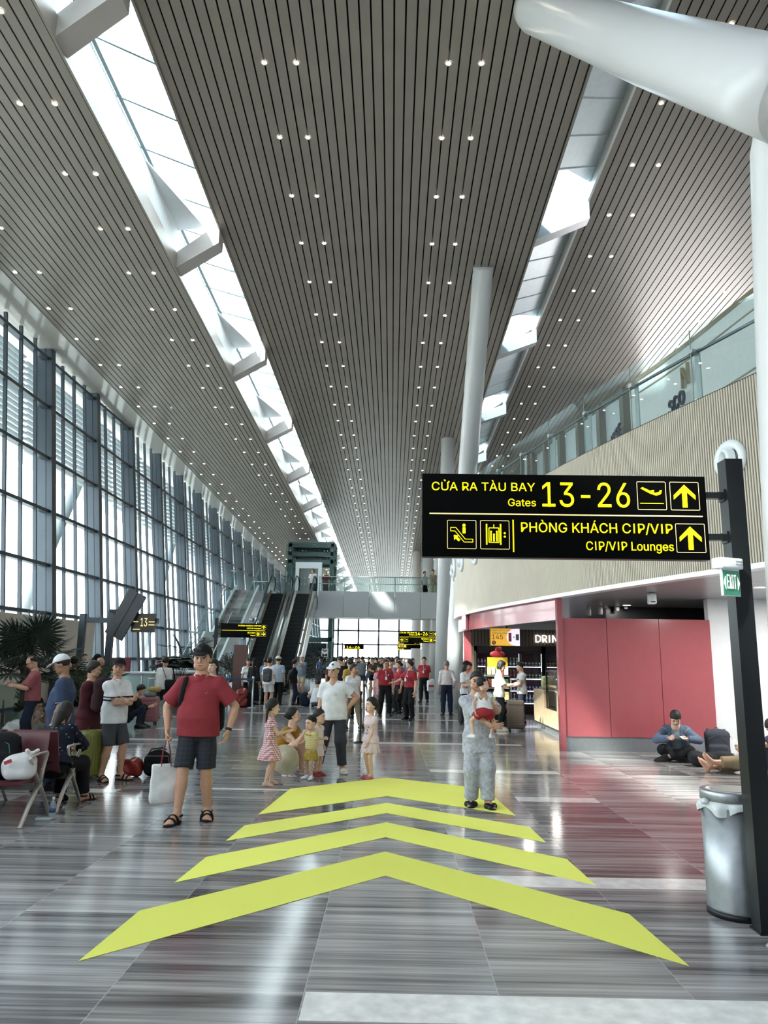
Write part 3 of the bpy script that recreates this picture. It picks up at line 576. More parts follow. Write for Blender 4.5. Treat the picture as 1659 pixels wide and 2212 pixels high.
# ================================================================ BRIDGE, LIFT, ESCALATORS, STAIR
M_bp=mat('bridge_panel','#c2c6ca',.35,noise=.02)
mb=MB(); mb.b2(-9.0,3.1,44.3,47,4.0,5.2); st(mb.build('bridge_deck',M_bp))
for k in range(5):
    x0=-4.45+k*1.52; st(MB().b2(x0+.01,x0+1.51,44.1,44.3,3.95,5.5).build('bridge_panel',M_bp))
st(MB().b2(-9.0,-7.15,41.0,44.3,4.55,5.2).build('stair_landing',M_bp))
mb=MB(); mb.hexa([(3.05,46,0),(3.15,46,0),(3.75,40,0),(3.65,40,0),(3.05,46,5.5),(3.15,46,5.5),(3.75,40,5.5),(3.65,40,5.5)]); mb.b2(3.7,9,39.9,40.1,0,5.5); st(mb.build('wall_bridge_end',M_beige))
nz_=nozzle(np.array([3.36,43.]),np.array([-.99,-.12]),'round white air nozzle on the beige wall at the bridge end'); nz_.location.z=4.35
br=thing('bridge_railing','glass railing with two steel handrails along the white bridge','railing',(0,44.2,5.5))
mb=MB(); mb.quad([(-4.45,0,-.1),(3.1,0,-.1),(3.1,0,.85),(-4.45,0,.85)]); mb.build('glass_panel',M_bal,br); mb=MB(); mb.tube((-4.45,.04,.87),(3.1,.04,.87),.025,n=8); mb.build('handrail',M_alu,br); mb=MB(); mb.tube((-4.45,.05,.45),(3.1,.05,.45),.02,n=8); mb.build('handrail',M_alu,br)
mb=MB()
for k in range(6): mb.b2(-4.4+k*1.5,-4.36+k*1.5,.03,.07,0,.87)
mb.build('post',M_alu,br)
# lift
lf=thing('glass_lift','grey green steel lift tower with glass walls rising past the bridge','lift',(-5.3,48.6,0))
mb=MB()
for x in (-1.5,1.22):
    for y in (-1.2,1.0): mb.b2(x,x+.28,y,y+.28,0,8.85)
for z in (2.6,4.3,5.0,6.5,7.55,8.05,8.6): mb.b2(-1.5,1.5,-1.15,-.95,z,z+.25); mb.b2(-1.5,1.5,1.05,1.25,z,z+.25); mb.b2(-1.45,-1.25,-1.2,1.2,z,z+.25); mb.b2(1.25,1.45,-1.2,1.2,z,z+.25)
mb.b2(-1.5,1.5,-1.2,1.28,8.85,8.95); mb.build('frame',M_teal,lf)
mb=MB(); mb.b2(-.95,-.72,-1.4,-1.2,5.2,7.55); mb.b2(.50,.73,-1.4,-1.2,5.2,7.55); mb.b2(-.96,.74,-1.41,-1.19,7.2,7.6); mb.build('door_surround',M_white2,lf)
MB().b2(-.72,.5,-1.3,-1.27,5.2,7.2).build('door',mat('lift_glass','#7f8a88',.1,.3,noise=0),lf)
mb=MB()
for z0,z1 in ((.2,5),(5.2,8.8)):
    mb.quad([(-1.62,-1.25,z0),(1.62,-1.25,z0),(1.62,-1.25,z1),(-1.62,-1.25,z1)]); mb.quad([(1.62,-1.25,z0),(1.62,1.3,z0),(1.62,1.3,z1),(1.62,-1.25,z1)]); mb.quad([(-1.62,-1.25,z0),(-1.62,1.3,z0),(-1.62,1.3,z1),(-1.62,-1.25,z1)])
mb.build('pane',M_bal,lf)
mb=MB(); mb.b2(-1.1,1.1,-.8,.9,.3,2.5); mb.b2(-1.0,1.0,-.9,.7,7.7,8.0); mb.build('car',M_dark,lf)
mb=MB()
for x in (-1.35,-.55,-.35,.85,1.05,1.38):
    for z in (6.2,6.6,8.35): mb.ball((x,-1.28,z),.045,0,8)
mb.build('glass_clamp',M_alu,lf)
M_step=mat('escalator_step','#17181a',.45,.4,noise=0); M_rub=mat('black_rubber','#121314',.4,noise=0); M_skirt=mat('skirt_steel','#8d847a',.25,.8,noise=.03)
EY0,EY1,EZ=35.0,43.0,5.2
def escalator(xc,label):
    t=thing('escalator',label,'escalator',(xc,0,0),0,'escalators up to the bridge')
    mb=MB(); n=26; dy=(EY1-EY0)/n; dz=EZ/n
    for k in range(n): mb.b2(-.46,.46,EY0+k*dy,EY0+(k+1)*dy+.05,max(0,k*dz-.15),(k+1)*dz)
    mb.b2(-.46,.46,33.6,EY0,.0,.012); mb.b2(-.46,.46,EY1,44.3,5.05,EZ+.01)
    mb.build('step_band',M_step,t)
    mb=MB()
    for k in range(n): mb.b2(-.45,.45,EY0+k*dy-.006,EY0+k*dy+.012,(k+1)*dz-.012,(k+1)*dz+.002)
    mb.build('step_edge',mat('step_edge','#3c3f42',.4,.5,noise=0),t)
    for sx_ in (-1,1):
        a=sx_*.52; prof=[(33.7,0),(33.7,.18),(35,.2),(43,5.4),(44.2,5.42),(44.2,5.0),(43,4.9),(35.2,0)]
        mb=MB(); mb.prism(prof,lambda u,v:(a-.07,u,v),lambda u,v:(a+.07,u,v)); sk=mb.build('balustrade',M_skirt,t)
        gl=[(33.75,.18),(33.6,.6),(33.8,.95),(35.0,1.0),(43.0,6.2),(44.1,6.2),(44.35,5.9),(44.2,5.42),(43,5.4),(35,.2)]
        mb=MB(); mb.add([(a,u,v) for u,v in gl],[(0,1,2,9),(2,3,9),(3,4,8,9),(4,5,7,8),(5,6,7)]); mb.build('glass_panel',M_bal,sk)
        mb=MB(); mb.path([(a,33.75,.25),(a,33.55,.5),(a,33.6,.85),(a,33.9,1.0),(a,35.0,1.05),(a,43.0,6.25),(a,44.1,6.27),(a,44.4,6.05),(a,44.35,5.7),(a,44.15,5.5)],.042,8); mb.build('handrail',M_rub,sk)
    mb=MB(); prof=[(33.7,0),(35.4,0),(43.4,4.6),(44.3,4.6),(44.3,5.0),(43,4.9),(35,.0)]; mb.prism([(33.8,-.0),(36.2,-.0),(43.6,4.4),(44.3,4.4),(44.3,5.05),(43,5.0),(35.1,.02)],lambda u,v:(-.60,u,v),lambda u,v:(.60,u,v)); mb.build('truss_cladding',M_bp,t)
    return t
escalator(-6.55,'escalator next to the stair, left of the pair, with black steps'); escalator(-5.1,'escalator on the right of the pair, nearest the lift tower')
stt=thing('staircase','grey marble staircase with white stringers and glass sides left of the escalators','staircase',(0,0,0))
mb=MB(); SX0,SX1=-8.65,-7.5
fl=[(30.6,34.6,0,2.45),(36.0,41.0,2.45,5.2)]
for y0,y1,z0,z1 in fl:
    n=int(round((z1-z0)/.165)); dy=(y1-y0)/n; dz=(z1-z0)/n
    for k in range(n): mb.b2(SX0,SX1,y0+k*dy,y0+(k+1)*dy+.04,max(0,z0+k*dz-.12),z0+(k+1)*dz)
mb.b2(SX0,SX1,34.6,36.05,2.25,2.45); mb.build('steps',M_floor,stt)
for x in (SX0-.04,SX1+.04):
    mb=MB(); mb.prism([(30.4,0),(30.4,.25),(34.6,2.75),(36.0,2.75),(41,5.5),(41,4.9),(36.1,2.1),(34.7,2.1),(31.2,0)],lambda u,v:(x-.05,u,v),lambda u,v:(x+.05,u,v)); sg=mb.build('stringer',M_white2,stt)
    mb=MB(); mb.add([(x,u,v) for u,v in [(30.4,.25),(34.6,2.75),(36,2.75),(41,5.5),(41,6.5),(36,3.7),(34.6,3.7),(30.4,1.2)]],[(0,1,6,7),(1,2,5,6),(2,3,4,5)]); mb.build('glass_panel',M_bal,sg)
    mb=MB(); mb.path([(x,30.4,1.15),(x,34.6,3.65),(x,36,3.65),(x,41,6.45)],.022,8); mb.build('handrail',M_alu,sg)
lr=thing('landing_railing','short glass railing panels on the landing at the stair top','railing',(0,0,0)); [MB().quad(q).build('glass_panel',M_bal,lr) for q in ([(-9.0,41,5.2),(-8.72,41,5.2),(-8.72,41,6.3),(-9.0,41,6.3)],[(-7.4,41.05,5.2),(-7.15,41.05,5.2),(-7.15,41.05,6.3),(-7.4,41.05,6.3)],[(-8.95,46.9,5.2),(-7,46.9,5.2),(-7,46.9,6.3),(-8.95,46.9,6.3)])]; mb=MB(); mb.tube((-9,41,6.28),(-8.7,41,6.28),.02,n=6); mb.tube((-8.95,46.9,6.28),(-7,46.9,6.28),.02,n=6); mb.build('handrail',M_alu,lr)
# ================================================================ FAR RIGHT SHOPS
mb=MB(); mb.b2(3.3,3.5,47.2,100,3.1,9.5); st(mb.build('wall_right_far',M_beige))
M_warm=mat('warm_shop_glow','#b98e64',.6,noise=.1,scale=1,emit=.25,sample=False); M_cool=mat('cool_shop_glow','#aebcc6',.5,noise=.1,scale=1,emit=.35,sample=False)  # shop back walls glow in place of interior lighting
for k,(y,lab) in enumerate(((48,'white framed shopfront nearest behind the bridge, on the right'),(58,'second shopfront behind the bridge with warm interior'),(68,'third shopfront down the hall on the right'),(78,'farthest shopfront at the end of the hall'))):
    t=thing('shopfront',lab,'shop',(3.3,y,0)); mb=MB(); mb.b2(-.15,.25,0,.5,0,3.1); mb.b2(-.15,.25,8.5,9,0,3.1); mb.b2(-.15,.25,0,9,2.6,3.1); mb.build('portal',M_white2,t); MB().b2(2.2,2.3,.2,8.8,0,2.8).build('back_wall',(M_warm,M_cool)[k%2],t); mb=MB(); mb.b2(.3,1.0,1,3.5,0,1.1); mb.b2(.3,1.2,5,8,0,1.9); mb.build('display',(M_white,M_wood)[k%2],t); MB().b2(-.2,-.15,2.5,6.5,2.68,3.0).build('sign',mat('shop_sign','#e9c08e',.5,noise=0,emit=.8,sample=False),t)
bl=thing('advert_panel','tall blue advert panel beside the far white column','advert',(2.35,38.8,0)); MB().b2(0,.7,0,.12,0,2.3).build('frame',M_alu,bl); MB().b2(.04,.66,-.01,0,.3,2.2).build('picture',mat('ad_blue','#5f9cc9',.4,noise=.3,scale=1.2,emit=.3,sample=False),bl)
# ================================================================ DOWNLIGHTS
dm=MB(); dm.lathe([(.001,0),(.042,.0)],n=10,m=1); dm.lathe([(.042,-.004),(.058,-.006),(.06,.0)],n=12,m=0,caps=False)
DME=dm.mesh('downlight',[mat('lamp_ring','#d8d3cc',.4,noise=0),mat('downlight_glow','#fff1dd',.4,noise=0,emit=30,sample=False)])
cnt=0; rest=MB()
ROWS=[(-8.93,ZL,'left'),(-8.36,ZL,'left'),(-6.25,ZL,'left'),(-5.67,ZL,'left'),(-2.245,ZC,'centre'),(-1.71,ZC,'centre'),(.82,ZC,'centre'),(1.365,ZC,'centre'),(4.99,ZR,'right'),(5.54,ZR,'right'),(9.22,ZR,'right')]
DIST={'left':'window-side','centre':'central','right':'balcony-side'}
for k in range(52):
    y=8.92+1.735*k-.02
    for ri,(x,zb,s) in enumerate(ROWS):
        if s=='left' and y<10 and x<-8: continue
        z=zc(y,zb)-.004
        if k<26:
            o=link('downlight',DME,None,(x,y,z)); tag(o,'small round glowing downlight in the %s slatted ceiling panel, row %s'%(DIST[s],('along the cornice','second from the cornice','second from the left skylight','beside the left skylight','next the left skylight','left of the middle','right of the middle','next the right skylight','beside the right skylight','second from the right skylight','over the lounge')[ri]),'ceiling light','downlights in row %d of the %s slatted ceiling'%(ri+1,DIST[s])); cnt+=1
        else: rest.lathe([(.001,z),(.05,z-.001)],(x,y,0),6,0)
o=rest.build('distant_downlights',MATS['downlight_glow']); tag(o,'tiny downlights far down the slatted ceilings beyond the bridge','ceiling lights',None,'stuff')
# ================================================================ PEOPLE: bodies and clothes grown from one signed-distance field each
def nrm(v):
    v=np.asarray(v,float); return v/max(np.linalg.norm(v),1e-9)
class Field:
    def __init__(s,lo,hi,h):
        s.h=h; s.lo=np.asarray(lo,float)-2.5*h; n=np.maximum(4,np.ceil((np.asarray(hi)-np.asarray(lo))/h+5).astype(int))
        s.ax=[(s.lo[i]+h*np.arange(n[i])).astype(np.float32) for i in range(3)]; s.F=np.full(n,1.,np.float32)
    def sub(s,lo,hi):
        sl=[]
        for i in range(3):
            a=int(max(0,math.floor((lo[i]-s.lo[i])/s.h)-1)); b=int(min(len(s.ax[i]),math.ceil((hi[i]-s.lo[i])/s.h)+2))
            if b<=a: return None
            sl.append(slice(a,b))
        return tuple(sl)
    def xyz(s,sl): return s.ax[0][sl[0]][:,None,None],s.ax[1][sl[1]][None,:,None],s.ax[2][sl[2]][None,None,:]
    def put(s,sl,d,k,cut=False):
        F=s.F[sl]
        if cut: s.F[sl]=np.maximum(F,-d) if k<=0 else np.maximum(F,-d)+np.maximum(k-np.abs(F+d),0)**2/(4*k)
        elif k<=0: s.F[sl]=np.minimum(F,d)
        else: s.F[sl]=np.minimum(F,d)-np.maximum(k-np.abs(F-d),0)**2/(4*k)
    def cone(s,a,b,ra,rb,k=.02,flat=0,cut=False):
        a=np.asarray(a,float); b=np.asarray(b,float); m=max(ra,rb)+k+2*s.h; sl=s.sub(np.minimum(a,b)-m,np.maximum(a,b)+m)
        if sl is None: return
        x,y,z=s.xyz(sl); d=b-a; L2=max(d@d,1e-9); L=math.sqrt(L2)
        tt=((x-a[0])*d[0]+(y-a[1])*d[1]+(z-a[2])*d[2])/L2; t=np.clip(tt,0,1)
        q=np.sqrt((x-a[0]-t*d[0])**2+(y-a[1]-t*d[1])**2+(z-a[2]-t*d[2])**2)-(ra+(rb-ra)*t)
        if flat&1: q=np.maximum(q,-tt*L)
        if flat&2: q=np.maximum(q,(tt-1)*L)
        s.put(sl,q,k,cut)
    def ell(s,c,r,R=None,k=.02,cut=False):
        c=np.asarray(c,float); r=np.asarray(r,float); m=max(r)+k+2*s.h; sl=s.sub(c-m,c+m)
        if sl is None: return
        x,y,z=s.xyz(sl); x=x-c[0];y=y-c[1];z=z-c[2]
        if R is not None: x,y,z=[R[i][0]*x+R[i][1]*y+R[i][2]*z for i in range(3)]
        q=(np.sqrt((x/r[0])**2+(y/r[1])**2+(z/r[2])**2)-1)*min(r); s.put(sl,q,k,cut)
    def box(s,c,hf,R=None,rd=.005,k=.0,cut=False):
        c=np.asarray(c,float); hf=np.asarray(hf,float); m=np.linalg.norm(hf)+rd+k+2*s.h; sl=s.sub(c-m,c+m)
        if sl is None: return
        x,y,z=s.xyz(sl); x=x-c[0];y=y-c[1];z=z-c[2]
        if R is not None: x,y,z=[R[i][0]*x+R[i][1]*y+R[i][2]*z for i in range(3)]
        a=np.abs(x)-hf[0]+rd; b=np.abs(y)-hf[1]+rd; e=np.abs(z)-hf[2]+rd
        q=np.sqrt(np.maximum(a,0)**2+np.maximum(b,0)**2+np.maximum(e,0)**2)+np.minimum(np.maximum(np.maximum(a,b),e),0)-rd; s.put(sl,q,k,cut)
    def chain(s,o,R,pts,sc=1.45,k=.02,lo=None,hi=None):
        """elliptical column: pts=[(height,x-radius/sc,y shift)] in the frame R (rows right, forward, up) at o; flat cut at lo / hi"""
        P=[o+R[2]*p[0]+R[1]*p[2] for p in pts]; m=max(p[1] for p in pts)*sc+k+2*s.h; P=np.array(P); sl=s.sub(P.min(0)-m,P.max(0)+m)
        if sl is None: return
        x,y,z=s.xyz(sl); x=x-o[0];y=y-o[1];z=z-o[2]
        u,v,w_=[R[i][0]*x+R[i][1]*y+R[i][2]*z for i in range(3)]; u=u/sc
        hs=[p[0] for p in pts]; r=np.interp(w_,hs,[p[1] for p in pts]).astype(np.float32); sh=np.interp(w_,hs,[p[2] for p in pts]).astype(np.float32)
        q=np.sqrt(u*u+(v-sh)**2)-r; a=hs[0] if lo is None else lo; b=hs[-1] if hi is None else hi
        dn=np.maximum(a-w_,w_-b); 
        if lo is None and hi is None: q=np.where(dn>0,np.sqrt(np.maximum(q+r*.6,0)**2+dn**2)-r*.6,q)
        else: q=np.maximum(q,dn)
        s.put(sl,q,k)
    def halfspace(s,p,n_): # keep the side n_ points away from
        x,y,z=s.xyz((slice(None),)*3); s.F=np.maximum(s.F,(x-p[0])*n_[0]+(y-p[1])*n_[1]+(z-p[2])*n_[2]).astype(np.float32)
    def wrinkle(s,amp,seed=0,fz=1.):
        x,y,z=s.xyz((slice(None),)*3); r=np.random.default_rng(seed)
        n=0
        for f in (14,23,37):
            a=r.normal(size=3); a/=np.linalg.norm(a); a[2]=a[2]*.6*fz+.5; p=r.uniform(0,6)
            n=n+np.sin(f*(a[0]*x+a[1]*y+a[2]*z)+2.1*np.sin(9*(x*a[1]+z*a[0]))+p)
        s.F+=(amp*.45*n).astype(np.float32)
    def net(s):
        F=s.F; neg=F<0; nx,ny,nz=F.shape
        if not neg.any(): return np.zeros((0,3)),[]
        c=[neg[i:nx-1+i,j:ny-1+j,k:nz-1+k] for i in(0,1) for j in(0,1) for k in(0,1)]; sm=sum(q.astype(np.int8) for q in c); act=(sm>0)&(sm<8)
        idx=np.full(act.shape,-1,np.int64); I=np.argwhere(act); idx[act]=np.arange(len(I)); P=np.zeros((len(I),3)); C=np.zeros(len(I)); i0,j0,k0=I.T
        for ax in range(3):
            for a in(0,1):
                for b in(0,1):
                    o=[0,0,0]; o[(ax+1)%3]=a; o[(ax+2)%3]=b; e=list(o); e[ax]=1
                    f0=F[i0+o[0],j0+o[1],k0+o[2]]; f1=F[i0+e[0],j0+e[1],k0+e[2]]; m=(f0<0)!=(f1<0); t=np.where(m,f0/np.where(m,f0-f1,1),0)
                    q=np.tile(np.array(o,float),(len(I),1)); q[:,ax]=t; P[m]+=q[m]; C[m]+=1
        V=s.lo+s.h*(I+P/C[:,None]); Q=[]
        for ax in range(3):
            A=np.argwhere(np.take(neg,range(F.shape[ax]-1),ax)!=np.take(neg,range(1,F.shape[ax]),ax)); b,c_=(ax+1)%3,(ax+2)%3
            A=A[(A[:,b]>0)&(A[:,c_]>0)&(A[:,b]<F.shape[b]-1)&(A[:,c_]<F.shape[c_]-1)]
            if not len(A): continue
            def cell(db,dc):
                B=A.copy(); B[:,b]-=db; B[:,c_]-=dc; return idx[B[:,0],B[:,1],B[:,2]]
            q=np.stack([cell(1,1),cell(0,1),cell(0,0),cell(1,0)],1); fl=~neg[A[:,0],A[:,1],A[:,2]]; q[fl]=q[fl][:,::-1]; Q.append(q)
        return V,np.concatenate(Q)
def sdf_mesh(name,chunks,mats,matfn=None,smooth=1):
    V=[];Q=[];o=0
    for f in chunks:
        v,q=f.net()
        if len(v)==0: continue
        for _ in range(smooth):
            s_=np.zeros_like(v); c=np.zeros(len(v))
            for a,b in((0,1),(1,2),(2,3),(3,0)):
                np.add.at(s_,q[:,a],v[q[:,b]]); np.add.at(s_,q[:,b],v[q[:,a]]); np.add.at(c,q[:,a],1); np.add.at(c,q[:,b],1)
            v=v*.5+.5*s_/np.maximum(c,1)[:,None]
        V.append(v);Q.append(q+o);o+=len(v)
    V=np.concatenate(V);Q=np.concatenate(Q); me=bpy.data.meshes.new(name)
    me.vertices.add(len(V)); me.vertices.foreach_set('co',V.astype(np.float32).ravel()); me.loops.add(Q.size); me.loops.foreach_set('vertex_index',Q.astype(np.int32).ravel())
    me.polygons.add(len(Q)); me.polygons.foreach_set('loop_start',np.arange(0,Q.size,4,dtype=np.int32)); me.polygons.foreach_set('loop_total',np.full(len(Q),4,np.int32)); me.update(calc_edges=True); me.validate()
    for m in mats: me.materials.append(m)
    if len(me.polygons)==len(Q):
        me.polygons.foreach_set('use_smooth',np.ones(len(Q),bool))
        if matfn is not None: me.polygons.foreach_set('material_index',matfn(V[Q].mean(1)).astype(np.int32))
    return me
M_skin=mat('skin','#c79a80',.5,noise=.03,scale=30); M_skin2=mat('skin_fair','#dbb49c',.5,noise=.03,scale=30); M_skin3=mat('skin_tan','#a67c63',.5,noise=.03,scale=30)
M_hair=mat('black_hair','#130f0c',.6,noise=.1,scale=40); M_hairg=mat('grey_hair','#77736f',.5,noise=.15,scale=60); M_eye=mat('eye_dark','#16100d',.2,noise=0); M_eyew=mat('eye_white','#d8d2cb',.3,noise=0); M_brow=mat('brow','#2a211b',.6,noise=0); M_lip=mat('lip','#a8685f',.45,noise=0)
def Rz(a): return np.array([[math.cos(a),-math.sin(a),0],[math.sin(a),math.cos(a),0],[0,0,1]])
def ik(a,t,l1,l2,hint):
    d=t-a; L=np.linalg.norm(d); mx=(l1+l2)*.998
    if L>mx: t=a+d/L*mx; d=t-a; L=mx
    u=d/L; x=(l1*l1-l2*l2+L*L)/(2*L); hgt=math.sqrt(max(l1*l1-x*x,0)); hn=np.asarray(hint,float); hn=nrm(hn-u*(hn@u)); return a+u*x+hn*hgt,t
def skel(h=1.7,fat=1.,hs=1.,fem=False,lean=0,side=0,twist=0,pelvis=None,head=(0,0,0),hand=None,elbow=None,foot=None,toe=(0,0),knee=None,shw=1.,handax=None,thumb=None,curl=(25,25),belly=0.,fingers=None,tip=None):
    """person facing -Y; index 0 = the person's right (-X), 1 = left (+X). angles in degrees"""
    S=dict(h=h,fat=fat,fem=fem,belly=belly); hh=.140*h*hs; sh=.812*h if hs<1.2 else h-hh-.04*h; b=sh/.812; S['b']=b; S['hh']=hh; S['q']=b/1.7
    P=np.array([0,0,.525*b]) if pelvis is None else np.array(pelvis,float)*np.array([b,b,b]); la,sa,ta=map(math.radians,(lean,side,twist))
    up=nrm([math.sin(sa),-math.sin(la),math.cos(la)*math.cos(sa)]); r=Rz(ta)@np.array([1.,0,0]); r=nrm(r-up*(r@up)); fw=np.cross(up,r); # forward -> fw = up x r = +Y ; flip
    fw=-fw if fw[1]>0 and abs(ta)<1.6 else fw
    S['P']=P;S['R']=np.array([r,fw,up]); S['N']=P+up*.295*b
    S['sh']=[P+up*.253*b+r*s_*(.086 if fem else .096)*b*shw for s_ in(-1,1)]; S['hip']=[P+r*s_*.05*b-up*.005*b for s_ in(-1,1)]
    hy,hp,hr=map(math.radians,head); f=Rz(hy)@np.array([0,-math.cos(hp),-math.sin(hp)]); hu=Rz(hy)@np.array([0,-math.sin(hp),math.cos(hp)]); hx=np.cross(hu,f)*-1; hx=hx if True else hx
    # x axis so that (x, back, up) is right handed: right=+X when facing -Y
    hx=np.cross(-f,hu); c,s2=math.cos(hr),math.sin(hr); hx,hu=hx*c+hu*s2,hu*c-hx*s2
    S['HR']=np.array([hx,-f,hu]); nd=nrm(up*.6+np.array([0,0,1.])*.4); S['O']=S['N']+nd*(h-hh-.82*b if hs<1.2 else .03*h)+f*.012*b
    if hs>=1.2: S['O']=S['N']+nd*.035*b+f*.01*b
    L1,L2=.168*b,.148*b; el=[];wr=[];ax=[]
    for i,s_ in enumerate((-1,1)):
        hd=hand[i] if hand is not None and hand[i] is not None else None
        t=S['sh'][i]+np.array([s_*.045*b,-.035*b,-.306*b]) if hd is None else np.array(hd,float)*b
        e,t=ik(S['sh'][i],t,L1,L2,(elbow[i] if elbow and elbow[i] is not None else (s_*.35,1,-.2))); el.append(e);wr.append(t)
        a=nrm(t-e) if handax is None or handax[i] is None else nrm(handax[i]); ax.append(a)
    S['el']=el;S['wr']=wr;S['hax']=ax; S['thumb']=thumb or (None,None); S['curl']=curl; S['fingers']=fingers
    kn=[];an=[];td=[]
    for i,s_ in enumerate((-1,1)):
        t=np.array([s_*.058*b,0,.042*b]) if foot is None or foot[i] is None else np.array(foot[i],float)*b
        k_,t=ik(S['hip'][i],t,.247*b,.240*b,(knee[i] if knee and knee[i] is not None else (s_*.12,-1,0))); kn.append(k_);an.append(t)
        a=math.radians(toe[i]+(s_*-0)); d=Rz(a)@np.array([s_*.18,-1.,0]); tz=tip[i] if tip else 0; d=nrm(d)*math.cos(math.radians(tz))+np.array([0,0,math.sin(math.radians(tz))]); td.append(nrm(d))
    S['kn']=kn;S['an']=an;S['td']=td; return S
TORSO=[(-.03,.060,0),(0,.066,.004),(.06,.062,.0),(.12,.057,-.002),(.19,.064,-.004),(.225,.060,-.002),(.262,.040,.004),(.295,.024,.006)]
def torso_pts(S,off=0.,lo=-9,hi=9):
    b=S['b'];f=S['fat']; out=[]
    for z,r,y in TORSO:
        bel=S['belly']*math.exp(-((z-.07)/.085)**2); ff=f if z<.24 else 1+(f-1)*.4
        if S['fem'] and .15<z<.22: y=y-.006
        if S['fem'] and .04<z<.14: r=r*.95
        if lo<=z<=hi: out.append((z*b,r*b*ff+bel*b*.3+off,-y*b+bel*b*.75))
    return out
def arm_pts(S,i): return S['sh'][i],S['el'][i],S['wr'][i]
def add_hand(f,S,i):
    s_=(-1,1)[i]; q=S['q']*(1. if S['h']>1.4 else 1.02); W=S['wr'][i]; a=S['hax'][i]; th=S['thumb'][i]
    th=np.array([0,-1.,0]) if th is None else np.asarray(th,float)
    if abs(nrm(th)@a)>.9: th=np.array([-s_*.6,-.3,1.])
    th=nrm(th-a*(th@a)); n_=np.cross(a,th)*s_; n_=nrm(n_) # palm faces inwards when the arm hangs
    R=np.array([th,n_,a]); f.cone(W-a*.03*q,W+a*.012*q,.025*q,.024*q,.006)
    f.box(W+a*.052*q,(.041*q,.013*q,.046*q),R,.012*q,.012*q)
    c=S['curl'][i]
    for j,(o,L) in enumerate(((.030,.072),(.010,.080),(-.010,.074),(-.029,.058))):
        cc=math.radians(c*(1+.12*j)); p=W+a*.094*q+th*o*q; sp=(o*.0 if c>50 else o*1.2)
        if S['fingers'] and i in S['fingers'] and j==0: cc=math.radians(4)
        d=0
        for k,(l,r0,r1) in enumerate(((.45,.0092,.0086),(.31,.0086,.0078),(.24,.0078,.0068))):
            d+=cc*(.7 if k==0 else 1.); dr=nrm(a*math.cos(d)+n_*math.sin(d)+th*sp*3); p2=p+dr*L*l*q; f.cone(p,p2,r0*q,r1*q,.004); p=p2
    p=W+a*.024*q+th*.034*q; d1=nrm(a*.75+th*.62+n_*.28); p2=p+d1*.040*q; d2=nrm(a*.9+th*.2+n_*(.3 if c<45 else .7)); f.cone(p-d1*.012*q,p2,.0145*q,.0115*q,.01); f.cone(p2,p2+d2*.032*q,.011*q,.008*q,.004)
def foot_prims(f,S,i,off=0.,toes=True):
    b=S['b']; A=S['an'][i]; d=S['td'][i]; dn=nrm(np.cross(d,np.cross([0,0,1.],d)))*-1 # sole normal, down
    dn=-nrm(np.array([0,0,1.])-d*d[2]); lt=np.cross(d,dn); g=A+dn*.042*b*1.0
    f.cone(A,A-d*.018*b+dn*.020*b,.022*b+off,.021*b+off,.015*b); f.cone(A-d*.022*b+dn*.022*b,A+d*.075*b+dn*.026*b,.019*b+off,.0165*b+off,.012*b); f.cone(A+d*.02*b-dn*.0*b,A+d*.075*b+dn*.024*b,.022*b+off,.016*b+off,.02*b)
    f.ell(A+d*.070*b+dn*.030*b,(.029*b+off,.035*b+off,.0125*b+off),np.array([lt,d,dn]),.012*b)
    if toes:
        for j in range(5):
            o=(j-2)*.0105*b*(1 if i==0 else -1); L=(.112-.006*abs(j-.8)-.004*j)*b; f.cone(A+d*.088*b+dn*.032*b+lt*o*.9,A+d*L+dn*.034*b+lt*o,.0075*b*(1.25 if j==0 else 1),.0066*b*(1.3 if j==0 else 1),.004*b)
def body_prims(f,S,hands=False,feet=True):
    b=S['b'];fa=S['fat']; fl=1+(fa-1)*.6
    f.chain(S['P'],S['R'],torso_pts(S),1.42,.01)
    f.cone(S['N']-S['R'][2]*.02*b,S['O']+S['HR'][2]*.25*S['hh'],.034*b*fl,.033*b*fl,.02*b)
    for i in(0,1):
        s_,e,w_=arm_pts(S,i); f.cone(S['N']-S['R'][2]*.012*b,s_,.028*b,.033*b*fl,.03*b); f.cone(S['P']+S['R'][2]*.21*b,s_,.045*b,.034*b*fl,.02*b); f.cone(s_,e,.032*b*fl,.0235*b*fl,.012*b); m=e+(w_-e)*.3; f.cone(e,m,.0235*b*fl,.0245*b*fl,.008*b); f.cone(m,w_,.0245*b*fl,.0155*b*fl,.008*b)
        hp,k_,a=S['hip'][i],S['kn'][i],S['an'][i]; f.cone(hp,k_,.05*b*fl,.033*b*fl,.02*b); m=k_+(a-k_)*.32; bk=nrm(np.cross(np.cross(a-k_,S['td'][i]),a-k_))*-1
        f.cone(k_,m+bk*.006*b,.032*b*fl,.034*b*fl,.012*b); f.cone(m+bk*.006*b,a,.034*b*fl,.0205*b*fl,.012*b)
        if feet: foot_prims(f,S,i)
